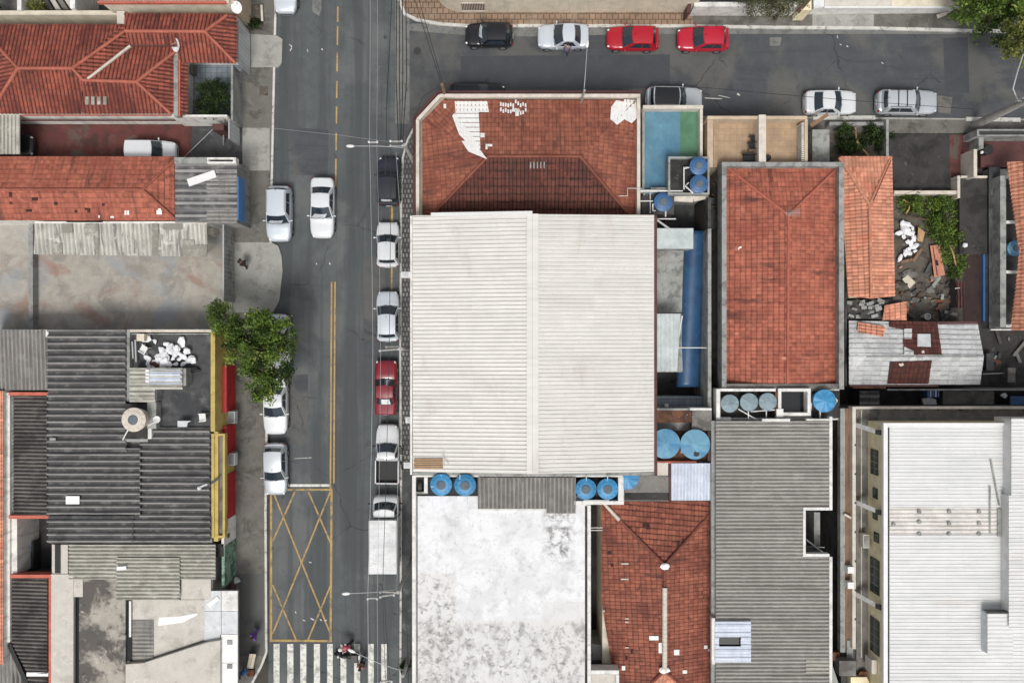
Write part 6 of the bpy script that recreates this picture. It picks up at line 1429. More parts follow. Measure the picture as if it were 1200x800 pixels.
single(m, 'pipe_run', mt['rim_cream'], 'cream pipes beside the sky blue folded lid tank', 'pipe', P(970, 475, 4.7))
# ------------------------------------------------------------------ R4 grey ribbed roof
h = 5.2
t = thing('building', 'long building under grey ribbed sheeting with a notched light well', 'building', P(905, 650, 0))
kw = dict(kind='corr', pu=.25, amp=.11, pv=2.3, lift=.012, along=(1, 0))
for q in ((838.5, 493, 971.5, 594), (838.5, 594, 941, 652), (838.5, 652, 971.5, 840)):
    body(t, hrect(*q, h), mt['wall_grey']); roof(t, [hrect(*q, h)], mt['sheet_grey'], **kw)
MB().pbox(833.6, 493, 838.2, 840, h-.25, h-.7).build('gutter', mt['rim_grey'], t)
for q in ((972, 488, 975.5, 597.5), (941.5, 594.2, 971.7, 597.6), (941.2, 597.8, 944.2, 652), (944.4, 648.6, 972, 652), (972, 652.4, 975.5, 840)): MB().pbox(*q, h+.16, h-.3).build('edge_flashing', mt['rim_white'], t)
MB().pbox(945, 490.6, 971.6, 492.6, h+.1, h-.2).build('edge_flashing', mt['rim_white'], t); MB().pbox(893, 490.5, 926, 493.6, h+.14, h).build('edge_flashing', mt['rim_white'], t)
roof(t, [hrect(944, 770, 971.5, 790, h+.02)], mt['sheet_pale'], 'light_sheet', **kw)
u = thing('skylight', 'raised white ribbed skylight with a dark opening on the grey roof', 'skylight', P(859, 752, h))
roof(u, [hrect(838, 728, 880, 746, h+.3), hrect(838, 757, 880, 775.5, h+.3), hrect(838, 746, 842.5, 757, h+.3), hrect(868, 746, 880, 757, h+.3)], mt['sheet_blue_white'], 'skylight_sheet', kind='trap', pu=.5, amp=.05, pv=4, lift=.0, along=(1, 0))
for q in ((838, 728, 880, 729.5), (838, 774, 880, 775.5), (838, 729.7, 839.5, 773.8), (878.4, 729.7, 880, 773.8)): MB().pbox(*q, h+.28, h+.05).build('frame', mt['offwhite'], u)
MB().pbox(842.6, 746, 868, 757, h+.12, h+.09).build('opening', mt['dark_void'], u)
MB().pbox(834, 724, 838, 778, h+.2, h-.2).build('flashing', mt['rim_white'], u)
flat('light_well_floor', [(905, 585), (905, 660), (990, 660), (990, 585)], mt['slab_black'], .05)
single(MB().bar(P(945, 632, 3.8), P(968, 650, 3.9), .1).bar(P(946, 640, 3.6), P(966, 641, 3.6), .05), 'pipe', mt['steel'], 'grey pipes crossing the notched light well', 'pipe', P(956, 642, 3.5))
wallthing('light_well_wall', 'grey block inside the notched light well', 954, 600, 961, 642, 3.4, 'wall_grey')
# ------------------------------------------------------------------ R9 yellow building with white roof
h, hl = 7.0, 4.4
t = thing('building', 'yellow building with white ribbed roof and a row of dark windows', 'building', P(1110, 660, 0))
Xw = P(1037.5, 0, h).x; Yw = P(0, 497, h).y
MB().box(Xw, P(0, 860, h).y, hl-.02, P(1330, 0, h).x, Yw, h-.06).build('wall', mt['wall_yellow'], t)
roof(t, [hrect(1037.5, 497, 1330, 595, h), hrect(1037.5, 625.5, 1330, 860, h)], mt['sheet_white'], 'roof', kind='rib', pu=.235, amp=.03, pv=3.9, lift=.012, along=(1, 0))
roof(t, [hrect(1042, 594, 1330, 626, h-.02)], mt['sheet_old'], 'roof_strip', kind='corr', pu=.26, amp=.06, pv=3.9, lift=.012, along=(1, 0))
MB().pbox(1035.5, 495.4, 1040.4, 860, h+.14, h-.15).build('edge_flashing', mt['white'], t); MB().pbox(1040.8, 501, 1042.2, 860, h+.1, h).build('gutter', mt['trim'], t)
MB().pbox(1040.6, 495.4, 1185, 498.2, h+.13, h-.1).build('edge_flashing', mt['white'], t)
for x, y in ((1077, 599), (1112, 599), (1147, 599), (1047, 614), (1077, 611), (1112, 613), (1147, 613), (1077, 625), (1112, 625), (1147, 625)):
    c = P(x, y, h+.06); MB().lathe([(.14, 0), (.13, .08), (0, .1)], c, 10).build('roof_bolt', mt['rim_grey'], t)
MB().pbox(1159.4, 569, 1161.2, 624, h+.1, h+.05).build('bar', mt['rim_grey'], t); MB().bar(P(1161, 538, h+.1), P(1171, 592, h+.1), .1, .05).build('bar', mt['rim_grey'], t)
MB().pbox(1169, 596, 1183, 628, h+.11, h).build('grey_sheet', mt['rim_grey'], t)
def pxh(px):  # height on the wall plane seen at this pixel column
    return CAM_H - Xw*FPX/(px-600)
for x0, x1, y0, y1 in ((1021.5, 1029, 527.5, 555), (1024, 1028.5, 572.5, 583), (1024, 1028.5, 599, 607.5), (1025.2, 1030, 624.5, 634), (1021, 1030.5, 655, 694), (1021, 1030.5, 725, 764)):
    z0, z1 = pxh(x0), pxh(x1); zm = (z0+z1)/2; a, b = Yf(y1, zm), Yf(y0, zm)
    w = MB().box(Xw-.035, a, z0, Xw-.004, b, z1).build('window', mt['window'], t)
    m = MB(); m.box(Xw-.06, a-.05, z0-.06, Xw-.003, b+.05, z0-.002); m.box(Xw-.05, a-.05, z1+.002, Xw-.003, b+.05, z1+.05); m.box(Xw-.05, a-.05, z0, Xw-.003, a-.002, z1); m.box(Xw-.05, b+.002, z0, Xw-.003, b+.05, z1); m.build('frame', mt['frame'], w)
    if b-a > 1:
        m = MB()
        for k in range(1, 4): yy = a+(b-a)*k/4; m.box(Xw-.045, yy-.02, z0, Xw-.036, yy+.02, z1)
        m.build('mullion', mt['rim_grey'], w)
for y, yb_ in ((496, 502), (587, 596), (695, 708)):   # white gutters brackets reaching out from the wall
    a = Yf(y+2, 5); MB().bar((Xw-1.0, a-.0, hl+.15), (Xw-.05, a-.35, h-.5), .28, .2).build('bracket_pipe', mt['rim_white'], t); MB().bar((Xw-.2, a-.32, h-.8), (Xw-.02, a-.34, h-.4), .3, .26).build('bracket_shoe', mt['frame'], t)
MB().box(Xw-.40, Yf(783, 5), 4.9, Xw-.02, Yf(767, 5), 5.9).build('wall_box', mt['rim_cream'], t)
c = P(1013, 633, hl+.5); u = thing('air_conditioner', 'cream air conditioner on the concrete ledge below the yellow wall', 'air conditioner', (c.x, c.y, hl+.1)); MB().box(c.x-.18, c.y-.45, hl+.1, c.x+.22, c.y+.45, hl+.75).build('casing', mt['rim_cream'], u); MB().box(c.x-.14, c.y-.4, hl+.752, c.x+.18, c.y+.4, hl+.765).build('grille', mt['rim_grey'], u)
# ledge and walls round it
t = building('building', 'one storey concrete ledge wing wrapped round the yellow building', 'building', hrect(986, 478, 1330, 860, hl-.06), mt['wall_dark'])
MB().pbox(1003.5, 478, 1330, 860, hl, hl-.05).build('ledge_slab', mt['slab_grey'], t)
MB().pbox(984.8, 478.4, 990.5, 764, hl+.1, hl-.4).build('edge_board', mt['rim_grey'], t)
MB().pbox(990.8, 478.4, 998.5, 764, hl+.02, hl-.2).build('timber_strip', mt['wood_brown'], t)
MB().pbox(999, 476.6, 1003, 760, hl+.5, hl-.2).build('parapet', mt['rim_cream'], t)
MB().pbox(1003.3, 476.4, 1330, 479, hl+.5, hl-.2).build('parapet', mt['rim_cream'], t)
for k in range(5): MB().pbox(1025+k*25, 479.2, 1029+k*25, 480.6, hl+.3, hl+.1).build('weep_hole', mt['dark_void'], t)
for k in range(7): MB().pbox(1001.6, 520+k*34, 1003.6, 522.4+k*34, hl+.52, hl+.3).build('bolt', mt['frame'], t)
MB().pbox(1009, 480, 1010, 770, hl+.08, hl).build('conduit', mt['rim_cream'], t)
for y in (664, 682): MB().pbox(993.5, y, 1001, y+7.5, hl+.62, hl+.1).build('white_block', mt['white'], t)
MB().bar(P(989, 602, hl+.25), P(998, 607, hl+.25), .14).build('bracket', mt['rim_cream'], t)
MB().pbox(983.5, 774, 1003, 791.5, hl+.7, hl-.2).build('tank_box', mt['slab_grey'], t)
MB().pbox(974, 764, 984.5, 774, hl+.05, hl-.4).build('rust_edge', mt['rust'], t)
MB().pbox(992.5, 750, 999.8, 773, hl+.12, hl+.05).build('grey_lid', mt['rim_grey'], t)
MB().extrude(PL([(975.8, 780), (975.8, 840), (996, 840)], hl+.9), hl+.4).build('pale_gusset', mt['rim_grey'], t)
MB().extrude(PL([(997, 793), (997, 840), (1036, 840), (1016, 793)], hl+.45), hl-.1).build('ochre_slab', mt['wall_yellow'], t)
u = thing('pot_group', 'brown pot with cuttings at the foot of the yellow wall', 'pot', P(1008, 788, hl)); MB().lathe([(.15, 0), (.22, .3), (.24, .32), (.2, .3), (0, .26)], P(1008, 788, hl), 14).build('pot', mt['rust'], u); MB().ball(P(1013, 787, hl+.2), .18, 2, .3).build('rubble', mt['rust'], u)
# higher roof at the right
t = building('building', 'higher white ribbed roof block at the right edge beside the yellow building', 'building', hrect(1185.5, 491, 1400, 734, 7.9), mt['sheet_white'], z0=6.0)
roof(t, [hrect(1185, 490, 1400, 580.5, 7.95), hrect(1182, 580.5, 1400, 735, 7.97)], mt['sheet_white'], 'roof', kind='rib', pu=.235, amp=.03, pv=4, lift=.012, along=(1, 0))
body(t, hrect(1182.5, 581, 1186, 734, 7.9), mt['sheet_white'], 6.8)
t = building('roof_hatch', 'white boxy roof hatch standing on the white ribbed roof', 'roof hatch', [(1157.5, 719, 7.75), (1157.5, 766, 7.75), (1186.5, 779.5, 7.75), (1186.5, 719, 7.75)], mt['offwhite'], z0=6.95)
roof(t, [[(1157, 718.5, 7.8), (1157, 766, 7.8), (1187, 780, 7.8), (1187, 718.5, 7.8)]], mt['sheet_white'], 'roof', kind='corr', pu=.26, amp=.03, pv=3, lift=.01, along=(1, 0))
MB().pbox(1159, 717, 1185.5, 718.4, 7.95, 7.4).build('dark_edge', mt['frame'], t)
# dark strip of yard above the yellow building
flat('yard_floor', [(955, 440), (955, 500), (1260, 500), (1260, 440)], mt['slab_black'], .04)
wallthing('yard_wall', 'thin white topped wall along the dark strip above the yellow building', 1040, 455.6, 1320, 457.4, 2.2, 'wall_grey')
wallthing('yard_wall', 'rust stained wall below the whitewashed tile roof', 1000, 451.5, 1038, 455, 2.4, 'rust')
u = thing('sheet_stack', 'stack of dark ribbed sheets in the strip above the yellow building', 'sheets', P(1018, 467, .1)); roof(u, [hrect(1007, 458, 1030, 475.5, 1.6)], mt['sheet_dark'], 'sheet', kind='corr', pu=.3, amp=.06, pv=3, along=(1, 0)); body(u, hrect(1008, 459, 1029, 475, 1.55), mt['wall_dark'], .05)
u = thing('washing_line', 'blue and white striped cloths hanging in the dark strip', 'cloths', P(1092, 460, .1))
for k in range(5): MB().pbox(1087+k*3, 456.5, 1088.6+k*3, 465, 1.9, 1.3).build('cloth', mt['sheet_blue_white'] if k % 2 else mt['tank_dark'], u)
MB().tube([P(1084, 457, 1.95), P(1104, 457, 1.95)], .015, 5).build('line', mt['steel'], u)
single(MB().extrude(PL([(1081, 467), (1083, 475.5), (1098, 475.5), (1097, 468), (1090, 465.5)], 1.2), 1.0), 'grey_sheet', mt['offwhite'], 'pale grey sheet leaning in the dark strip under the striped cloths', 'sheet', P(1090, 471, 1.0))
single(crumple(51), 'rubbish_bag', mt['bag'], 'white bag at the right end of the dark strip', 'rubbish bag', (0, 0, 0)).location = P(1175, 463, 1.0)
single(MB().extrude(PL([(1184, 464), (1184, 476), (1260, 476), (1260, 464)], 1.4), 1.3), 'tarpaulin', mt['tank_dark'], 'dark blue tarpaulin at the right end of the dark strip', 'tarpaulin', P(1200, 470, 1.3))
wallthing('yard_slab', 'stained concrete slab in the dark strip above the yellow building', 1105, 458, 1165, 475.6, .9, 'slab_grey', cat='slab')
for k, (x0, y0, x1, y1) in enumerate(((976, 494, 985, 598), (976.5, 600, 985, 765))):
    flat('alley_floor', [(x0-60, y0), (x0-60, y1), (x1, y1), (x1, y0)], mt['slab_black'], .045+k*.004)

# ------------------------------------------------------------------ R3 orange roof
t = building('house', 'narrow house under a clean orange hip roof beside the garden', 'house', [(988, 184, 2.9), (995, 349, 2.9), (1047, 346, 2.9), (1044, 184, 2.9)], mt['wall_beige'])
A, B = (1019, 240, 3.6), (1021, 350, 3.6)
e = 3.0
roof(t, [[(983, 183.5, e), A, (1045, 183.5, e)], [(983, 183.5, e), (993, 347, e), B, A], [A, B, (1048.5, 347, e), (1045, 183.5, e)]], mt['tile_orange'], 'roof', [((984, 185, 3.06), (1019, 240, 3.66)), ((1019, 240, 3.66), (1044, 185, 3.06)), ((1019, 240, 3.66), (1021, 349, 3.66))], mt['tile_orange'], rr=.12, kind='tile', pu=.25, amp=.06)
m = MB(); m.bar(P(1023, 236, 3.7), P(1044, 188, 3.2), .06, .04); m.build('gap_line', mt['maroon'], t)
# planted strip with walls
flat('garden_soil', [(960, 138), (960, 200), (1060, 200), (1060, 138)], mt['soil'], .06)
wallthing('garden_wall', 'broad slanting grey wall beside the breeze block parapet', 952, 152, 972, 190, 2.0, 'rim_grey')
wallthing('garden_wall', 'low grey front wall of the planted strip beside the driveway', 972, 143, 1040, 147, 1.0, 'wall_grey')
wallthing('garden_wall', 'grey wall between the planted strip and the dark driveway', 1038.5, 140, 1041.5, 186, 1.4, 'rim_grey')
single(MB().bar(P(950, 148, 2.3), P(970, 134, 2.4), .26, .14), 'plank', mt['wood_brown'], 'weathered board laid over the garden wall corner', 'board', P(960, 141, 2.2))
gp = 'dark shrubs in the planted strip'
for i, (x, y, r, l) in enumerate(((983, 158, 10, 'dark shrub at the left of the planted strip'), (1000, 172, 13, 'dark shrub in the middle of the planted strip above the orange roof'), (1015, 156, 9, 'dark shrub under the bare stems of the planted strip'), (1029, 168, 11, 'dark shrub at the driveway wall of the planted strip'), (987, 176, 9, 'low dark shrub at the bottom left of the planted strip'))):
    shrub(x, y, r, l, h=.05, ht=1.3, group=gp, seed=20+i, n=44)
single(MB().tube([P(1002, 150, .6), P(1004, 166, 1.2), P(1018, 183, 1.0)], .07), 'fallen_branch', mt['wood'], 'pale bare branch lying across the planted strip', 'branch', P(1008, 167, .1))
# driveway and yards
flat('driveway', [(1041, 140), (1041, 226), (1200, 226), (1200, 140)], mt['slab_black'], .075)
flat('red_paving', [(1113, 158), (1113, 224), (1144, 224), (1144, 158)], mt['floor_red'], .082)
wallthing('garden_wall', 'pale coping wall between the dark driveway and the overgrown garden', 1048, 223.4, 1122, 227.4, .9, 'rim_cream')
# overgrown garden
flat('garden_soil', [(1046, 228), (1046, 380), (1130, 380), (1130, 228)], mt['soil'], .075)
rnd = random.Random(31)
m = MB(); m.tint = []; cl = []
for _ in range(560):
    x, y = rnd.uniform(1052, 1129), rnd.uniform(229, 312)
    if x < 1086 and y > 252 and rnd.random() > .12: continue
    if x < 1096 and y > 282: continue
    c = P(x, y, .1); cl.append(((c.x, c.y, .1+rnd.random()*.35), rnd.random()))
leaves(m, cl, 16, .085, .28, rnd, .7); o = m.build('undergrowth', mt['leaf'], None); o['kind'] = 'stuff'; tag(o, 'green undergrowth covering the overgrown garden', 'undergrowth')
for i, (x, y, r, l) in enumerate(((1068, 240, 12, 'bushy shrub at the top left of the overgrown garden'), (1092, 262, 13, 'bushy shrub beside the white rubbish in the garden'), (1112, 272, 14, 'bushy shrub against the stained slab in the garden'), (1100, 242, 14, 'bushy shrub under the pale coping wall'), (1117, 320, 8, 'small bright bush beside the brick red board'))):
    shrub(x, y, r, l, 'leaf', h=.08, ht=.9, group='bushes in the overgrown garden', seed=40+i, n=40)
for i, (x0, y0, x1, y1) in enumerate(((1058, 234, 1068, 240), (1066, 240, 1062, 250), (1060, 252, 1092, 259), (1113, 287, 1120, 311))):
    single(MB().tube([P(x0, y0, .4), P((x0+x1)/2+1, (y0+y1)/2, .55), P(x1, y1, .4)], .06), 'fallen_branch', mt['wood' if i != 2 else 'bark'], ('pale stick at the top left of the overgrown garden', 'short upright pale stick in the garden', 'grey log lying across the garden above the rubbish', 'white stick leaning in the bushes by the stained slab')[i], 'branch', P((x0+x1)/2, (y0+y1)/2, .1))
sp = [(1058, 262), (1061, 268), (1055, 272), (1064, 272), (1070, 273), (1072, 279), (1069, 285), (1074, 288), (1066, 291), (1061, 296), (1056, 302), (1070, 267), (1059, 277), (1066, 283), (1063, 263), (1073, 294), (1067, 297)]
base_m = []
for i, (x, y) in enumerate(sp):
    if i < 4: o = single(crumple(60+i), 'rubbish_bag', mt['bag'], 'white rubbish bag dumped in the overgrown garden', 'rubbish bag', (0, 0, 0), 'white rubbish dumped in the garden'); base_m.append(o)
    else: o = base_m[i % 4].copy(); col.objects.link(o)
    s = rnd.uniform(.7, 1.25); o.scale = (s, s, s*.9); o.rotation_euler = (rnd.uniform(-.3, .3), rnd.uniform(-.3, .3), rnd.uniform(0, 6)); c = P(x, y, .4); o.location = (c.x, c.y, .1+rnd.uniform(0, .15))
single(MB().prism([P(x, y, .15) for x, y in ((1076, 266), (1075, 282), (1081, 284), (1084, 272))], [P(x, y, .5) for x, y in ((1076, 266), (1075, 282), (1081, 284), (1084, 272))]), 'cardboard_box', mt['wood'], 'brown cardboard box beside the white garden rubbish', 'box', P(1079, 276, .1))
single(MB().bar(P(1070, 306, .35), P(1080, 292, .5), .2, .06), 'plank', mt['wood_brown'], 'brown plank leaning on the garden rubbish', 'plank', P(1075, 299, .1))
single(MB().bar(P(1056, 307, .3), P(1069, 304, .3), .2, .1), 'plank', mt['wood_brown'], 'dark plank at the foot of the garden rubbish', 'plank', P(1062, 305, .1))
t = thing('door_panel', 'brick red door panel lying in the overgrown garden', 'door', P(1098, 306, .1))
MB().prism([P(x, y, .25) for x, y in ((1090, 288), (1095, 325), (1107.5, 322), (1101, 286.5))], [P(x, y, .4) for x, y in ((1090, 288), (1095, 325), (1107.5, 322), (1101, 286.5))]).build('panel', mt['tile_orange'], t)
MB().bar(P(1093.4, 289, .43), P(1098.6, 323, .43), .05, .04).build('rail', mt['maroon'], t); MB().bar(P(1097, 305, .42), P(1099, 311, .42), .14, .05).build('handle_slot', mt['dark_void'], t)
for i, (x, y, s) in enumerate(((1066, 322, .45), (1056, 334, .5), (1078, 336, .35), (1090, 340, .3), (1062, 345, .4), (1100, 336, .35), (1072, 352, .3), (1108, 352, .3), (1085, 352, .35), (1096, 326, .32), (1070, 330, .3), (1108, 340, .3), (1116, 348, .25), (1080, 345, .25))):
    single(MB().ball(P(x, y, .18), s, i+3, .28, 2, (1.1, .8, .4)), 'rubble_lump', mt['soil'] if i % 3 else mt['slab_grey'], 'grey rubble lump on the bare garden ground', 'rubble', P(x, y, .08), 'rubble lumps in the garden')
single(MB().prism([P(x, y, .1) for x, y in ((1057, 327), (1066, 338), (1073, 331), (1064, 322))], [P(x, y, .35) for x, y in ((1057, 327), (1066, 338), (1073, 331), (1064, 322))]), 'concrete_slab', mt['card'], 'tilted buff slab among the garden rubble', 'slab', P(1065, 330, .08))
single(MB().lathe([(.22, 0), (.24, .4), (.2, .4), (.19, .05), (0, .05)], P(1084, 371, .08), 16), 'bucket', mt['white'], 'white bucket by the whitewashed roof', 'bucket', P(1084, 371, .08))
rd2 = random.Random(77)
for i in range(46):      # scattered builders' debris
    x, y = rd2.uniform(1050, 1126), rd2.uniform(312, 372)
    if i > 34: x, y = rd2.uniform(1150, 1196), rd2.uniform(392, 446)
    a = rd2.uniform(0, 3.14); l = rd2.choice((.25, .3, .45, .9, 1.3)); c = P(x, y, .22 + .05*rd2.random()); d = Vector((math.cos(a), math.sin(a), rd2.uniform(-.1, .1)))*l/2
    k = rd2.choice(('slab_grey', 'tile_orange', 'wood_brown', 'rim_grey', 'slab_dark', 'wall_dark', 'rust'))
    single(MB().bar(c-d, c+d, min(.22, l*.5), .06), 'debris_piece', mt[k], 'short piece of debris strewn on the bare garden ground' if i <= 34 else 'short piece of debris lying in the dark yard at the right edge', 'plank', (c.x, c.y, .1), 'scattered debris over the garden' if i <= 34 else 'scattered debris in the dark yard')
# brick stack and small tiled lean-tos
t = thing('lean_to', 'small maroon ribbed lean-to at the right edge of the garden', 'lean-to', P(1125, 350, .1)); roof(t, [[(1120, 330, 1.2), (1121, 361, 1.2), (1129, 361, 1.6), (1129, 330, 1.6)]], mt['maroon'], 'roof', kind='corr', pu=.2, amp=.05, pv=3, along=(0, 1)); body(t, [(1121, 331, 1.15), (1122, 360, 1.15), (1129, 360, 1.15), (1129, 331, 1.15)], mt['wall_dark'], .05)
MB().bar(P(1119, 338, 1.3), P(1126, 337, 1.5), .06).build('bracket', mt['rim_cream'], t)
t = building('shed', 'tumbledown shed roof of grey slates and orange tile scraps', 'shed', hrect(993.5, 351, 1060, 374, 2.2), mt['wall_dark'])
rnd = random.Random(8)
for i in range(26):
    x, y = rnd.uniform(995, 1038), rnd.uniform(352, 371); w, d = rnd.uniform(4, 9), rnd.uniform(2.5, 5)
    z = 2.25+i*.012; a = rnd.uniform(-.4, .4)
    c = [(x+math.cos(a)*sx*w/2-math.sin(a)*sy*d/2, y+math.sin(a)*sx*w/2+math.cos(a)*sy*d/2) for sx, sy in ((-1, -1), (-1, 1), (1, 1), (1, -1))]
    MB().extrude(PL(c, z), z-.03).build('slate', mt['rim_grey' if i % 3 else 'wall_dark'], t)
roof(t, [[(1036, 358, 2.7), (1034, 375, 2.5), (1062, 375, 2.5), (1062, 353, 2.75)]], mt['tile_orange'], 'tile_patch', kind='tile', pu=.24, amp=.05, along=(1, .12))
# R7 whitewashed roof
t = building('house', 'low house under a whitewashed tile roof with bare brown patches', 'house', [(995, 377, 2.3), (995, 449, 2.3), (1146, 449, 2.3), (1144, 379, 2.3)], mt['wall_dark'])
e, r = 2.4, 3.1
Np = [(994.5, 375.5, e), (994.5, 417.5, r), (1152.5, 417.5, r), (1145, 379, e)]; Sp = [(994.5, 417.5, r), (994.5, 450.5, e), (1148, 450.5, e), (1152.5, 417.5, r)]
kw = dict(kind='flat_tile', pu=.6, pv=.36, amp=.03, lift=.05)
ro, f7 = roof(t, [Np, Sp], mt['tile_white'], 'roof', [((995, 417.5, 3.14), (1152, 417.5, 3.14))], mt['tile_white'], rr=.08, **kw)
m = MB()
for p in ([(1041, 376), (1041, 383), (1068, 388), (1098, 384), (1098, 377)], [(1067, 387), (1067, 415.5), (1103, 415.5), (1098, 383), (1070, 384)], [(1057, 397), (1058, 406), (1067, 412), (1067, 397)]):
    sheet(m, [on_plane(f7[0], x, y) for x, y in p], off=.075, **kw)
for p in ([(1042, 424), (1039, 449.5), (1087, 449.5), (1091, 422)],): sheet(m, [on_plane(f7[1], x, y) for x, y in p], off=.075, **kw)
m.build('bare_tiles', mt['tile_brown'], t)
m = MB(); sheet(m, [on_plane(f7[0], x, y) for x, y in ((1058, 385), (1058, 397), (1067, 397), (1067, 385))], off=.14, **kw); sheet(m, [on_plane(f7[0], x, y) for x, y in ((1058, 406), (1058, 416), (1069, 416), (1069, 411))], off=.14, **kw); m.build('white_coating', mt['tile_white'], t)
plane_quadpatch(t, f7[0], [(1074, 392), (1074, 406.5), (1089.5, 407), (1089, 392)], mt['offwhite'], 'white_sheet', .16, .03)
plane_quadpatch(t, f7[0], [(1079, 411), (1079, 416), (1083, 416), (1082, 411)], mt['rim_cream'], 'white_tile', .13, .03)
plane_quadpatch(t, f7[1], [(1052, 425), (1054, 429), (1058, 427), (1058, 424)], mt['rim_cream'], 'white_tile', .13, .03)
MB().pbox(1098, 376.6, 1146, 379.5, 2.62, 2.3).build('eave_tiles', mt['maroon'], t)
MB().pbox(996, 450.8, 1100, 453, 2.5, 2.2).build('eave_tiles', mt['maroon'], t)
m = MB(); sheet(m, [on_plane(f7[0], x, y, .2) for x, y in ((1004, 378), (1003, 390), (1033, 395.5), (1036, 384))], kind='tile', pu=.24, amp=.06, along=(1, -.14)); o = m.build('tile_stack', mt['tile_orange'], None); tag(o, 'orange tile sheet lying loose on the whitewashed roof', 'tiles')
# dark yard at the lower right
flat('yard_floor', [(1128, 292), (1128, 460), (1260, 460), (1260, 292)], mt['slab_black'], .085)
wallthing('store_box', 'grey crate in the dark yard right of the whitewashed roof', 1156, 414, 1165, 434, .8, 'slab_dark', .09, cat='crate')
wallthing('store_box', 'pale frame in the dark yard at the right edge', 1181, 431, 1190, 448, .9, 'slab_grey', .09, cat='crate')
single(MB().bar(P(1152, 438, .5), P(1178, 437, .5), .05), 'pipe', mt['steel'], 'thin pale rod lying in the dark yard', 'rod', P(1165, 437, .1))
# stained flat roof and blue edged pit
t = building('outhouse', 'flat outhouse roof of black stained concrete beside the garden', 'outhouse', hrect(1125, 207, 1157, 297, .65), mt['wall_grey'])
MB().pbox(1124.5, 207, 1157.5, 297.5, .75, .57).build('roof_slab', mt['slab_black'], t)
m = MB(); m.pbox(1122, 206, 1125.2, 232, 1.0, .1); m.pbox(1126.2, 206, 1157, 208.4, 1.0, .6); m.build('parapet', mt['rim_cream'], t)
single(MB().ball(P(1130.5, 287, .9), .18, 4, .2), 'rubbish_bag', mt['bag'], 'small white bag on the black stained outhouse roof', 'rubbish bag', P(1130.5, 287, .75))
flat('brown_floor', [(1129, 296), (1129, 380), (1157, 380), (1157, 296)], mt['brown_dark'], .092)
t = thing('wall', 'blue and white painted wall along the maroon yard', 'wall', P(1156, 340, .1)); MB().pbox(1152.5, 298, 1156, 376, .42, .09).build('blue_face', mt['blue_board'], t); MB().pbox(1156.2, 298, 1158.2, 378, .6, .09).build('white_cap', mt['rim_white'], t)
t = building('house', 'house with dark terrace and white pergola frame at the right edge', 'house', hrect(1159, 198, 1300, 385, .9), mt['wall_grey'])
MB().pbox(1159, 196, 1172, 386, 1.0, .85).build('terrace_floor', mt['slab_dark'], t)
MB().pbox(1162, 222, 1164.5, 228, 1.06, 1.0).build('drain', mt['rim_grey'], t)
MB().pbox(1172.2, 206, 1179, 383, 2.0, .8).build('pergola_beam', mt['rim_grey'], t)
for y in (205.5, 258.5, 317, 380): MB().pbox(1179.2, y, 1192, y+3.4, 1.98, 1.8).build('pergola_bar', mt['rim_white'], t)
MB().pbox(1179.2, 209, 1200, 380, .95, .86).build('pergola_floor', mt['slab_black'], t)
roof(t, [[(1180.5, 189.5, 2.5), (1190, 290, 2.5), (1220, 290, 4.0), (1220, 189.5, 4.0)], [(1192, 288, 2.6), (1185, 387, 2.6), (1220, 387, 4.0), (1220, 288, 4.05)]], mt['tile_orange'], 'roof', kind='tile', pu=.27, amp=.07)
tank(1189, 291, 9, .95, .7, 'pale blue tank half hidden by the orange roof at the right edge', 'tank_old', 'lid')
MB().pbox(1161, 385.5, 1188, 387, 1.1, .8).build('edge', mt['rim_white'], t)
t = building('porch', 'dark maroon porch slab with a grey outlined front beam', 'porch', hrect(1150, 161, 1300, 196, .5), mt['maroon'])
m = MB(); m.pbox(1145, 151.5, 1300, 153, 1.9, .1); m.pbox(1145, 158, 1300, 159.4, 1.9, .1); m.pbox(1145, 153.1, 1147.5, 157.9, 1.9, .1); m.build('front_beam', mt['rim_grey'], t)
MB().pbox(1147.8, 153.1, 1300, 157.9, 1.7, 1.5).build('beam_infill', mt['frame'], t)
MB().pbox(1147, 160.5, 1152.5, 174, 1.4, .1).build('gate_post', mt['rim_grey'], t); MB().pbox(1141, 175, 1145, 207, 1.8, .1).build('wall', mt['rim_cream'], t)
single(MB().lathe([(.34, 0), (.36, .9), (.3, .95), (0, .95)], P(1149.5, 178.5, .1), 18), 'barrel', mt['black'], 'black barrel beside the maroon porch', 'barrel', P(1149.5, 178.5, .1))
single(MB().ball(P(1150.5, 178.5, 1.1), .12), 'lamp_globe', mt['white'], 'white globe lamp above the black barrel', 'lamp', P(1150.5, 178.5, 1.0))
# ------------------------------------------------------------------ vehicles
W_, S_ = mt['car_white'], mt['car_silver']
car(322, -52, 346, 15, 'down', 'hatch', mt['car_lightblue'], 'silver car cut off by the top edge on the left of the road')
car(545, 27, 601, 55, 'left', 'hatch', mt['car_black'], 'black hatchback parked below the brown pavement near the corner', glare=True)
car(630, 29, 690, 56, 'left', 'sedan', mt['car_lightblue'], 'pale silver sedan with a person standing at its door')
car(711, 30, 772, 60, 'left', 'hatch', mt['car_red'], 'red hatchback parked next to the pale silver sedan')
car(794, 30, 854, 61, 'left', 'hatch', mt['car_cherry'], 'red hatchback parked nearest the sparse grey tree')
car(527, 98, 592, 125, 'right', 'hatch', mt['car_black'], 'black car almost hidden behind the corner house parapet')
car(757, 102, 823, 132, 'right', 'suv', S_, 'silver sport utility car with black roof behind the blue terrace', roofm=mt['car_black'], rails=True)
car(943, 107, 1004, 133, 'right', 'sedan', W_, 'white sedan parked above the breeze block terrace')
car(1028, 105, 1099, 134, 'right', 'wagon', S_, 'silver estate car with black roof bars parked at the driveway', rails=True, bars=True)
car(313, 218, 341, 283, 'down', 'suv', mt['car_lightblue'], 'pale silver compact car parked at the left kerb beside the driving sedan', rails=True, glare=True)
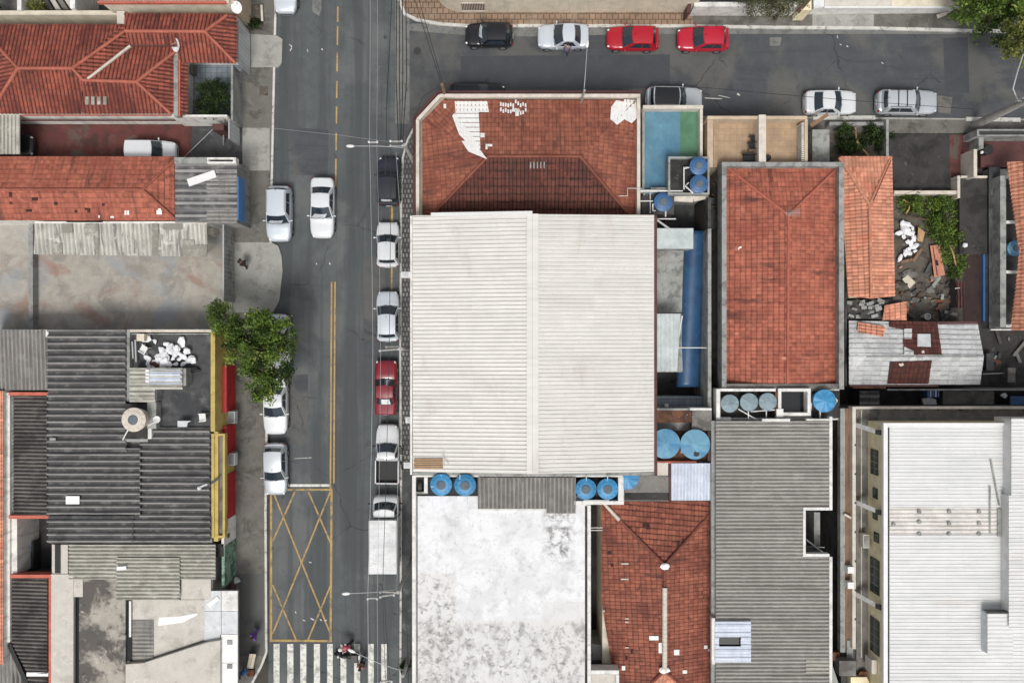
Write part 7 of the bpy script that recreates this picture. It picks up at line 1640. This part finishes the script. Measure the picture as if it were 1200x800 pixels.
car(363, 208, 392, 279, 'down', 'sedan', W_, 'white sedan driving in the lane beside the dashed yellow line', glare=True)
car(443, 184, 468, 241, 'up', 'wagon', mt['car_graphite'], 'dark graphite car with a white patch on the rear window', pale_rear_patch=True)
car(442, 260, 467, 313, 'up', 'hatch', W_, 'white hatchback parked directly behind the dark graphite car')
car(442, 341, 467, 400, 'up', 'hatch', mt['car_lightblue'], 'pale white hatchback parked ahead of the wine red car', rails=False)
car(438, 422, 466, 486, 'up', 'boxy', mt['car_wine'], 'old wine red sedan with a white sheet in the rear window', tarp=True)
car(440, 497, 468, 566, 'up', 'pickup', W_, 'white pickup truck with an empty black bed', cat='pickup')
lorry(435, 582, 467, 668, 'white box truck parked behind the pickup')
car(309, 442, 336, 509, 'down', 'sedan', W_, 'white car with its rear under the street tree')
car(309, 519, 336, 580, 'down', 'hatch', mt['car_silver'], 'silver car parked ahead of the yellow box junction')
car(312, 368, 339, 432, 'down', 'sedan', W_, 'white car hidden beneath the street tree crown')
car(152, 166, 207, 193, 'right', 'van', W_, 'white van parked in the red courtyard', cat='van', floor=.13)
car(-20, 159, 40, 184, 'right', 'hatch', mt['car_black'], 'dark car nosing out from the courtyard canopy', floor=.13)
motorcycle(406, 767, 178, 'black motorcycle on the white crosswalk bars')
person(409, 758, 180, 'person in a red shirt and white helmet beside the motorcycle on the crosswalk', 'cloth_red', 'cloth_black', helmet=True, lean=.75, arms='reach', step=.15)
person(424, 778, 250, 'person in dull pink walking over the crosswalk', 'cloth_pink', 'cloth_black', 'skin_dark', step=.3, lean=.15)
person(664, 58, 70, 'person in a lilac grey shirt standing at the silver sedan door', 'cloth_lilac', 'denim', lean=.2, arms='bent', step=.12)
person(297, 745, 40, 'person in purple walking on the left pavement above the crosswalk', 'cloth_purple', 'cloth_purple', 'skin_dark', step=.28, lean=.2)
person(284, 789, 300, 'person in bright blue at the pavement corner beside the cardboard box', 'cloth_blue', 'cloth_blue', step=.15, arms='bent')
person(284, 309, 80, 'person in black crossing the pale driveway apron', 'cloth_black', 'cloth_black', 'skin_dark', step=.3, lean=.25)
t = thing('cardboard_box', 'tall pale cardboard box standing at the pavement corner', 'box', P(294, 775, .13))
MB().prism(PL([(292, 767), (289.5, 783), (297, 784), (300, 768)], .13), PL([(292.5, 765.5), (289.5, 780), (296.5, 781), (300, 766)], 1.0)).build('carton', mt['card'], t); MB().extrude(PL([(295.8, 766.5), (292.4, 780), (293.2, 780.2), (296.6, 766.6)], 1.006), 1.001).build('tape', mt['wood'], t)
wallthing('store_box', 'small brown crate behind the tall cardboard box', 290, 785, 297, 792, .5, 'rust', .13, cat='crate')

# ------------------------------------------------------------------ trees
tree('street_tree', 'large leafy street tree overhanging the parked white cars', 'tree', (304, 408, .12),
     [(262, 368, 15, 4.6, .9), (256, 380, 11, 4.2, .8), (286, 388, 20, 5.2, 1.3), (306, 380, 18, 5.6, 1.3), (328, 388, 17, 5.3, 1.2), (284, 412, 18, 5.0, 1.2), (305, 408, 22, 5.9, 1.5), (329, 412, 18, 5.2, 1.2), (270, 396, 13, 4.5, 1.0), (308, 434, 20, 4.9, 1.2), (326, 436, 15, 4.5, 1.0), (302, 456, 13, 4.2, .9), (316, 456, 12, 4.2, .9), (292, 428, 14, 4.6, 1.0)],
     mt['leaf'], dens=3.3, n=84, size=.115, crad=.40, trunk_r=.2, seed=2, shell=.5, gaps=((329, 374, 5, 6), (324, 424, 11, 5)))
tree('street_tree', 'sparse grey green tree over the white wall at the top', 'tree', (908, 22, .12),
     [(880, 4, 15, 3.4, 1.0), (900, 10, 17, 3.8, 1.2), (922, 4, 17, 3.6, 1.1), (905, -10, 22, 4.0, 1.2), (936, -4, 12, 3.2, .8), (870, -8, 14, 3.3, .9)], mt['leaf_grey'], dens=4.2, n=64, size=.075, crad=.36, trunk_r=.12, seed=6, shell=.3)
tree('garden_tree', 'dark green tree filling the top right corner', 'tree', (1160, -10, .1),
     [(1132, 8, 22, 3.6, 1.4), (1158, 18, 20, 3.4, 1.3), (1150, -10, 28, 4.4, 1.6), (1185, 6, 24, 4.0, 1.5), (1205, -15, 30, 4.5, 1.6), (1175, 30, 14, 3.0, 1.0)], mt['leaf'], dens=3.6, n=50, size=.13, crad=.42, trunk_r=.2, seed=9)
tree('garden_tree', 'yellowish green tree at the right edge over the side road', 'tree', (1205, 60, .1),
     [(1192, 32, 14, 5.4, .9), (1198, 52, 17, 5.8, 1.1), (1184, 58, 10, 5.2, .8), (1206, 38, 16, 6, 1.1), (1202, 66, 9, 5.2, .8)], mt['leaf_yellow'], dens=3.4, n=46, size=.14, crad=.40, trunk_r=.15, seed=12)
shrub(476, 779, 5, 'weeds growing on the pavement beside the white flat roof', 'leaf_dark', h=.12, ht=.5, name='weed', cat='weed', seed=71, n=30)
shrub(299, 30, 8, 'grassy clump on the verge at the top of the left pavement', 'leaf_dark', h=.12, ht=.3, name='weed', cat='weed', seed=72, n=26)
single(MB().bar(P(306.5, 6, .3), P(307.5, 25, .3), .15, .1), 'kerb_stone', mt['rim_cream'], 'white stone edging beside the grassy verge', 'edging', P(307, 15, .12))

# ------------------------------------------------------------------ poles, lamps and cables
def pole(label, top, base, armend=None, hp=8.0, mat='pole_conc', rb=.17, rt=.11, cross=(), lamp_h=None, group='utility poles'):
    T, B = P(*top, hp), P(*base, .1); t = thing('utility_pole', label, 'utility pole', B, 0, group)
    T.x, T.y = B.x, B.y
    MB().tube([B, T], [rb, rt], 12).build('shaft', mt[mat], t, smooth=50)
    for (a, b) in cross:
        m = MB(); pa, pb = P(*a), P(*b); m.bar(pa, pb, .09, .11); c = m.build('crossarm', mt['pole_conc'], t)
        for q in (.06, .94):
            s = pa+(pb-pa)*q; MB().lathe([(.05, .05), (.07, .1), (.04, .14), (.07, .18), (0, .22)], s, 10).build('insulator', mt['offwhite'], c)
    if armend:
        lh = lamp_h or 7.2; e = P(*armend, lh); s = Vector((B.x, B.y, lh-.6))
        d = e-s; m = MB(); m.tube([s, s+d*.15+Vector((0, 0, .3)), s+d*.5+Vector((0, 0, .34)), e], .024, 8); arm = m.build('lamp_arm', mt['cable_light'], t, smooth=60)
        dd = Vector((d.x, d.y, 0)).normalized(); m = MB(); m.ball((0, 0, 0), .15, sub=2, flat=(1.9, .7, .4))
        rot = Matrix.Rotation(math.atan2(dd.y, dd.x), 3, 'Z'); m.v = [rot @ v + e + dd*.25 for v in m.v]; m.build('lamp_head', mt['white'], t, smooth=60)
    return t
def basefor(px, py, h):     # ground pixel below a point seen at (px,py) at height h
    p = P(px, py, h); return (600+p.x*FPX/(CAM_H-.1), 400-p.y*FPX/(CAM_H-.1))
def pole_at(label, px, py, hp, **kw): return pole(label, (px, py), basefor(px, py, hp), hp=hp, **kw)
pole_at('utility pole with lamp arm over the road beside the dark graphite car', 474, 170, 7.6, armend=(415, 171.3), cross=(((457, 166, 7.4), (472, 166, 7.4)), ((457, 171.5, 6.6), (473, 171.5, 6.6)), ((432, 167, 7.5), (443, 167, 7.5))))
pole_at('utility pole with lamp arm below the white box truck', 466, 694, 7.6, armend=(410, 695), cross=(((445, 693, 6.9), (464, 693.5, 6.9)), ((445, 698.5, 7.4), (463, 696, 7.4)), ((430.6, 700.5, 7.5), (443, 700.5, 7.5))))
pole_at('utility pole with short arms between the hatchback and wine red car', 470, 409, 7.6, cross=(((444, 411, 7.4), (469, 409, 7.4)), ((452, 406.5, 6.8), (469, 406, 6.8))))
pole_at('wooden pole at the chamfered corner of the red tiled house', 518, 99, 6.4, mat='wood_brown')
pole_at('lamp pole hidden behind the corner house with its arm over the silver sedan', 685, 106, 6.6, armend=(688, 56), lamp_h=6.4, rb=.1, rt=.08)
pole_at('utility pole at the bottom edge beside the crosswalk', 472, 792, 7.6, cross=(((446, 798, 7.4), (460, 797, 7.4)),), armend=(416, 764))
b = P(1142, 147, .1)
t = thing('utility_pole', 'thick concrete pole leaning out of view at the right edge', 'utility pole', b, 0, 'utility poles')
MB().tube([b, Vector((b.x, b.y, 1.2)), Vector((b.x, b.y, 8.5))], [.30, .29, .15], 14).build('shaft', mt['pole_conc'], t, smooth=50)
MB().tube([Vector((b.x, b.y, 5.4)), P(1187, 104, 6.4), P(1193, 82, 6.6), P(1199, 64, 6.6)], .05, 8).build('lamp_arm', mt['cable_light'], t, smooth=60)
m = MB()
for k in range(4): z = 6+k*.5; m.bar((b.x-.1, b.y, z), (b.x-.55, b.y+.1, z), .05)
m.tube([(b.x-.55, b.y+.1, 5.8), (b.x-.55, b.y+.1, 7.8)], .04); m.build('ladder_bracket', mt['steel'], t)
def cable(label, pts, r, mat, group): 
    out = []; V = [P(*p) for p in pts]
    for a, b in zip(V, V[1:]):
        n = 10; sag = min(.5, (b-a).length*.012)
        for k in range(n): s = k/n; out.append(a+(b-a)*s-Vector((0, 0, 4*sag*s*(1-s))))
    out.append(V[-1]); c = sum(out, Vector())/len(out)
    m = MB(); m.tube(out, r, 6); return single(m, 'cable', mt[mat], label, 'cable', (c.x, c.y, c.z), group)
gp = 'cables along the road'
cable('bright cable over the road, outermost from the warehouse', [(433.6, -120, 7.6), (433, 166, 7.6), (437, 410, 7.6), (431, 700, 7.6), (431.5, 900, 7.6)], .013, 'cable_light', gp)
cable('bright cable over the road, next in from the outermost', [(442, -120, 7.6), (441.5, 166, 7.6), (446, 410, 7.6), (442, 700, 7.6), (442.6, 900, 7.6)], .009, 'cable_light', gp)
cable('bright cable over the parked cars beside the kerb', [(464, 178, 6.9), (469.5, 260, 6.6), (470, 409, 6.8), (466, 550, 6.4), (465, 694, 6.9)], .011, 'cable_light', gp)
cable('dark drop cable above the graphite car', [(459, -120, 6.8), (459, 0, 6.8), (453, 120, 6.9), (451.5, 205, 5.5)], .022, 'cable_dark', gp)
cable('dark cable running down over the pickup and the box truck', [(458, 172, 6.6), (456, 409, 6.8), (448, 698, 6.9), (455, 900, 6.9)], .018, 'cable_dark', gp)
cable('dark slack cable below the box truck', [(450, 693, 6.9), (452, 730, 6.2), (458, 806, 6.9)], .016, 'cable_dark', gp)
for k, (x0, x1) in enumerate(((464.5, 467), (468, 469), (471.5, 470), (475.5, 471.5))):
    cable('dark cable of the bundle along the gutter strip, ' + ('first', 'second', 'third', 'last')[k] + ' from the road', [(x0+2, -120, 6.4), (x0, 0, 6.4), (x0-.5+k*.5, 90, 6.1), (x1, 168, 6.6)], .03, 'cable_dark', gp)
cable('thick dark cable behind the white flat roof parapet', [(472, 690, 6.4), (477, 740, 6.0), (479, 812, 6.4)], .03, 'cable_dark', gp)
gp2 = 'cables over the side road'
cable('dark cable slanting over the corner, left of the two', [(472, -60, 6.4), (486, 0, 6.4), (517, 98, 6.3)], .02, 'cable_dark', gp2)
cable('dark cable slanting over the corner, right of the two', [(478, -60, 6.4), (491, 0, 6.4), (519, 98, 6.3)], .02, 'cable_dark', gp2)
cable('dark cable along the side road edge above the corner house', [(519, 98, 6.2), (600, 101, 5.9), (685, 100, 6.0), (830, 103, 5.8), (1141, 128, 6.2)], .018, 'cable_dark', gp2)
cable('dark cable from the corner pole to the road lamp pole', [(517, 99, 6.2), (495, 114, 6.2), (474, 170, 7)], .016, 'cable_dark', gp2)
cable('faint pale cable crossing the road at the dashed line', [(318, 150, 4.5), (395, 158, 5.5), (472, 168, 6.6)], .009, 'cable_light', gp2)
cable('dark cable over the garden wall to the driveway', [(1060, 227, 2.4), (1090, 218, 3.0), (1124, 210, 2.9)], .014, 'cable_dark', gp2)
# small pavement furniture
for i, (x, y, l) in enumerate(((473, 322, 'small white meter box beside the pale hatchback'), (478, 492, 'small white meter box beside the pickup bonnet'), (476, 545, 'small white meter box at the bottom of the warehouse parapet'))):
    c = P(x, y, 4.0); t = thing('meter_box', l, 'meter box', (c.x, c.y, 3.6), 0, 'white boxes on the warehouse front')
    MB().box(c.x-.16, c.y-.2, 3.6, c.x+.5, c.y+.2, 4.05).build('casing', mt['white'], t); MB().box(c.x-.1, c.y-.14, 4.052, c.x+.3, c.y+.14, 4.07).build('lid', mt['offwhite'], t)
u = thing('sign', 'pale triangular sign plate on the pole beside the graphite car', 'sign', P(485, 191, 3.5)); MB().prism(PL([(481, 186), (486, 194), (490, 189), (488, 187)], 3.4), PL([(481, 186), (486, 194), (490, 189), (488, 187)], 3.48)).build('plate', mt['offwhite'], u)
t = local(thing('bicycle', 'white bicycle parked on the pavement beside the pickup', 'bicycle', (P(471, 537, .4).x, P(471, 537, .4).y, .13), R(92)))
for x in (.5, -.5):
    m = MB(); m.lathe([(.28, -.02), (.32, 0), (.28, .02), (.28, -.02)], (x, 0, .32), 20, 'y'); m.build('wheel', mt['tyre'], t, fixn=True)
m = MB(); m.tube([(-.5, 0, .32), (-.12, 0, .35), (.36, 0, .78), (-.2, 0, .78), (-.12, 0, .35)], .02, 6); m.tube([(.5, 0, .32), (.36, 0, .78), (.34, 0, .95)], .02, 6); m.tube([(-.5, 0, .32), (-.2, 0, .78), (-.22, 0, .9)], .018, 6); m.build('frame', mt['white'], t)
MB().tube([(.30, -.26, .95), (.36, 0, .98), (.30, .26, .95)], .018, 6).build('handlebar', mt['steel'], t); MB().ball((-.22, 0, .93), .12, flat=(1.1, .6, .35)).build('saddle', mt['trim'], t)
# ------------------------------------------------------------------ camera, light, sky
cam = bpy.data.cameras.new('camera'); co = bpy.data.objects.new('camera', cam); col.objects.link(co)
co.location = (0, 0, CAM_H); co.rotation_euler = (0, 0, 0)
cam.sensor_fit = 'HORIZONTAL'; cam.sensor_width = 36; cam.lens = 36*FPX/1200; cam.clip_end = 2000
scene.camera = co
w = bpy.data.worlds.new('World'); scene.world = w; w.use_nodes = True
nt = w.node_tree; bg = nt.nodes['Background']
sk = nt.nodes.new('ShaderNodeTexSky'); sk.sky_type = 'NISHITA'; sk.sun_disc = False
EL = 64
sk.sun_elevation = R(EL); sk.sun_rotation = R(170); sk.air_density = 1.0; sk.dust_density = 6.0; sk.ozone_density = 1.0
hs = nt.nodes.new('ShaderNodeHueSaturation'); hs.inputs['Saturation'].default_value = .30
nt.links.new(sk.outputs[0], hs.inputs['Color']); nt.links.new(hs.outputs[0], bg.inputs[0]); bg.inputs[1].default_value = .105
sun = bpy.data.lights.new('sun', 'SUN'); so = bpy.data.objects.new('sun', sun); col.objects.link(so)
sun.energy = 1.7; sun.angle = R(16); sun.color = (1, .97, .93)
so.rotation_euler = (R(90-EL), 0, R(-10)); so.location = (0, -40, 80)
vs = scene.view_settings; vs.view_transform = 'Standard'; vs.look = 'None'; vs.gamma = 1; vs.use_curve_mapping = False
vs.exposure = -0.04
scene.render.resolution_x, scene.render.resolution_y = 1024, 682
for o in bpy.data.objects:
    if '_org' in o: del o['_org']
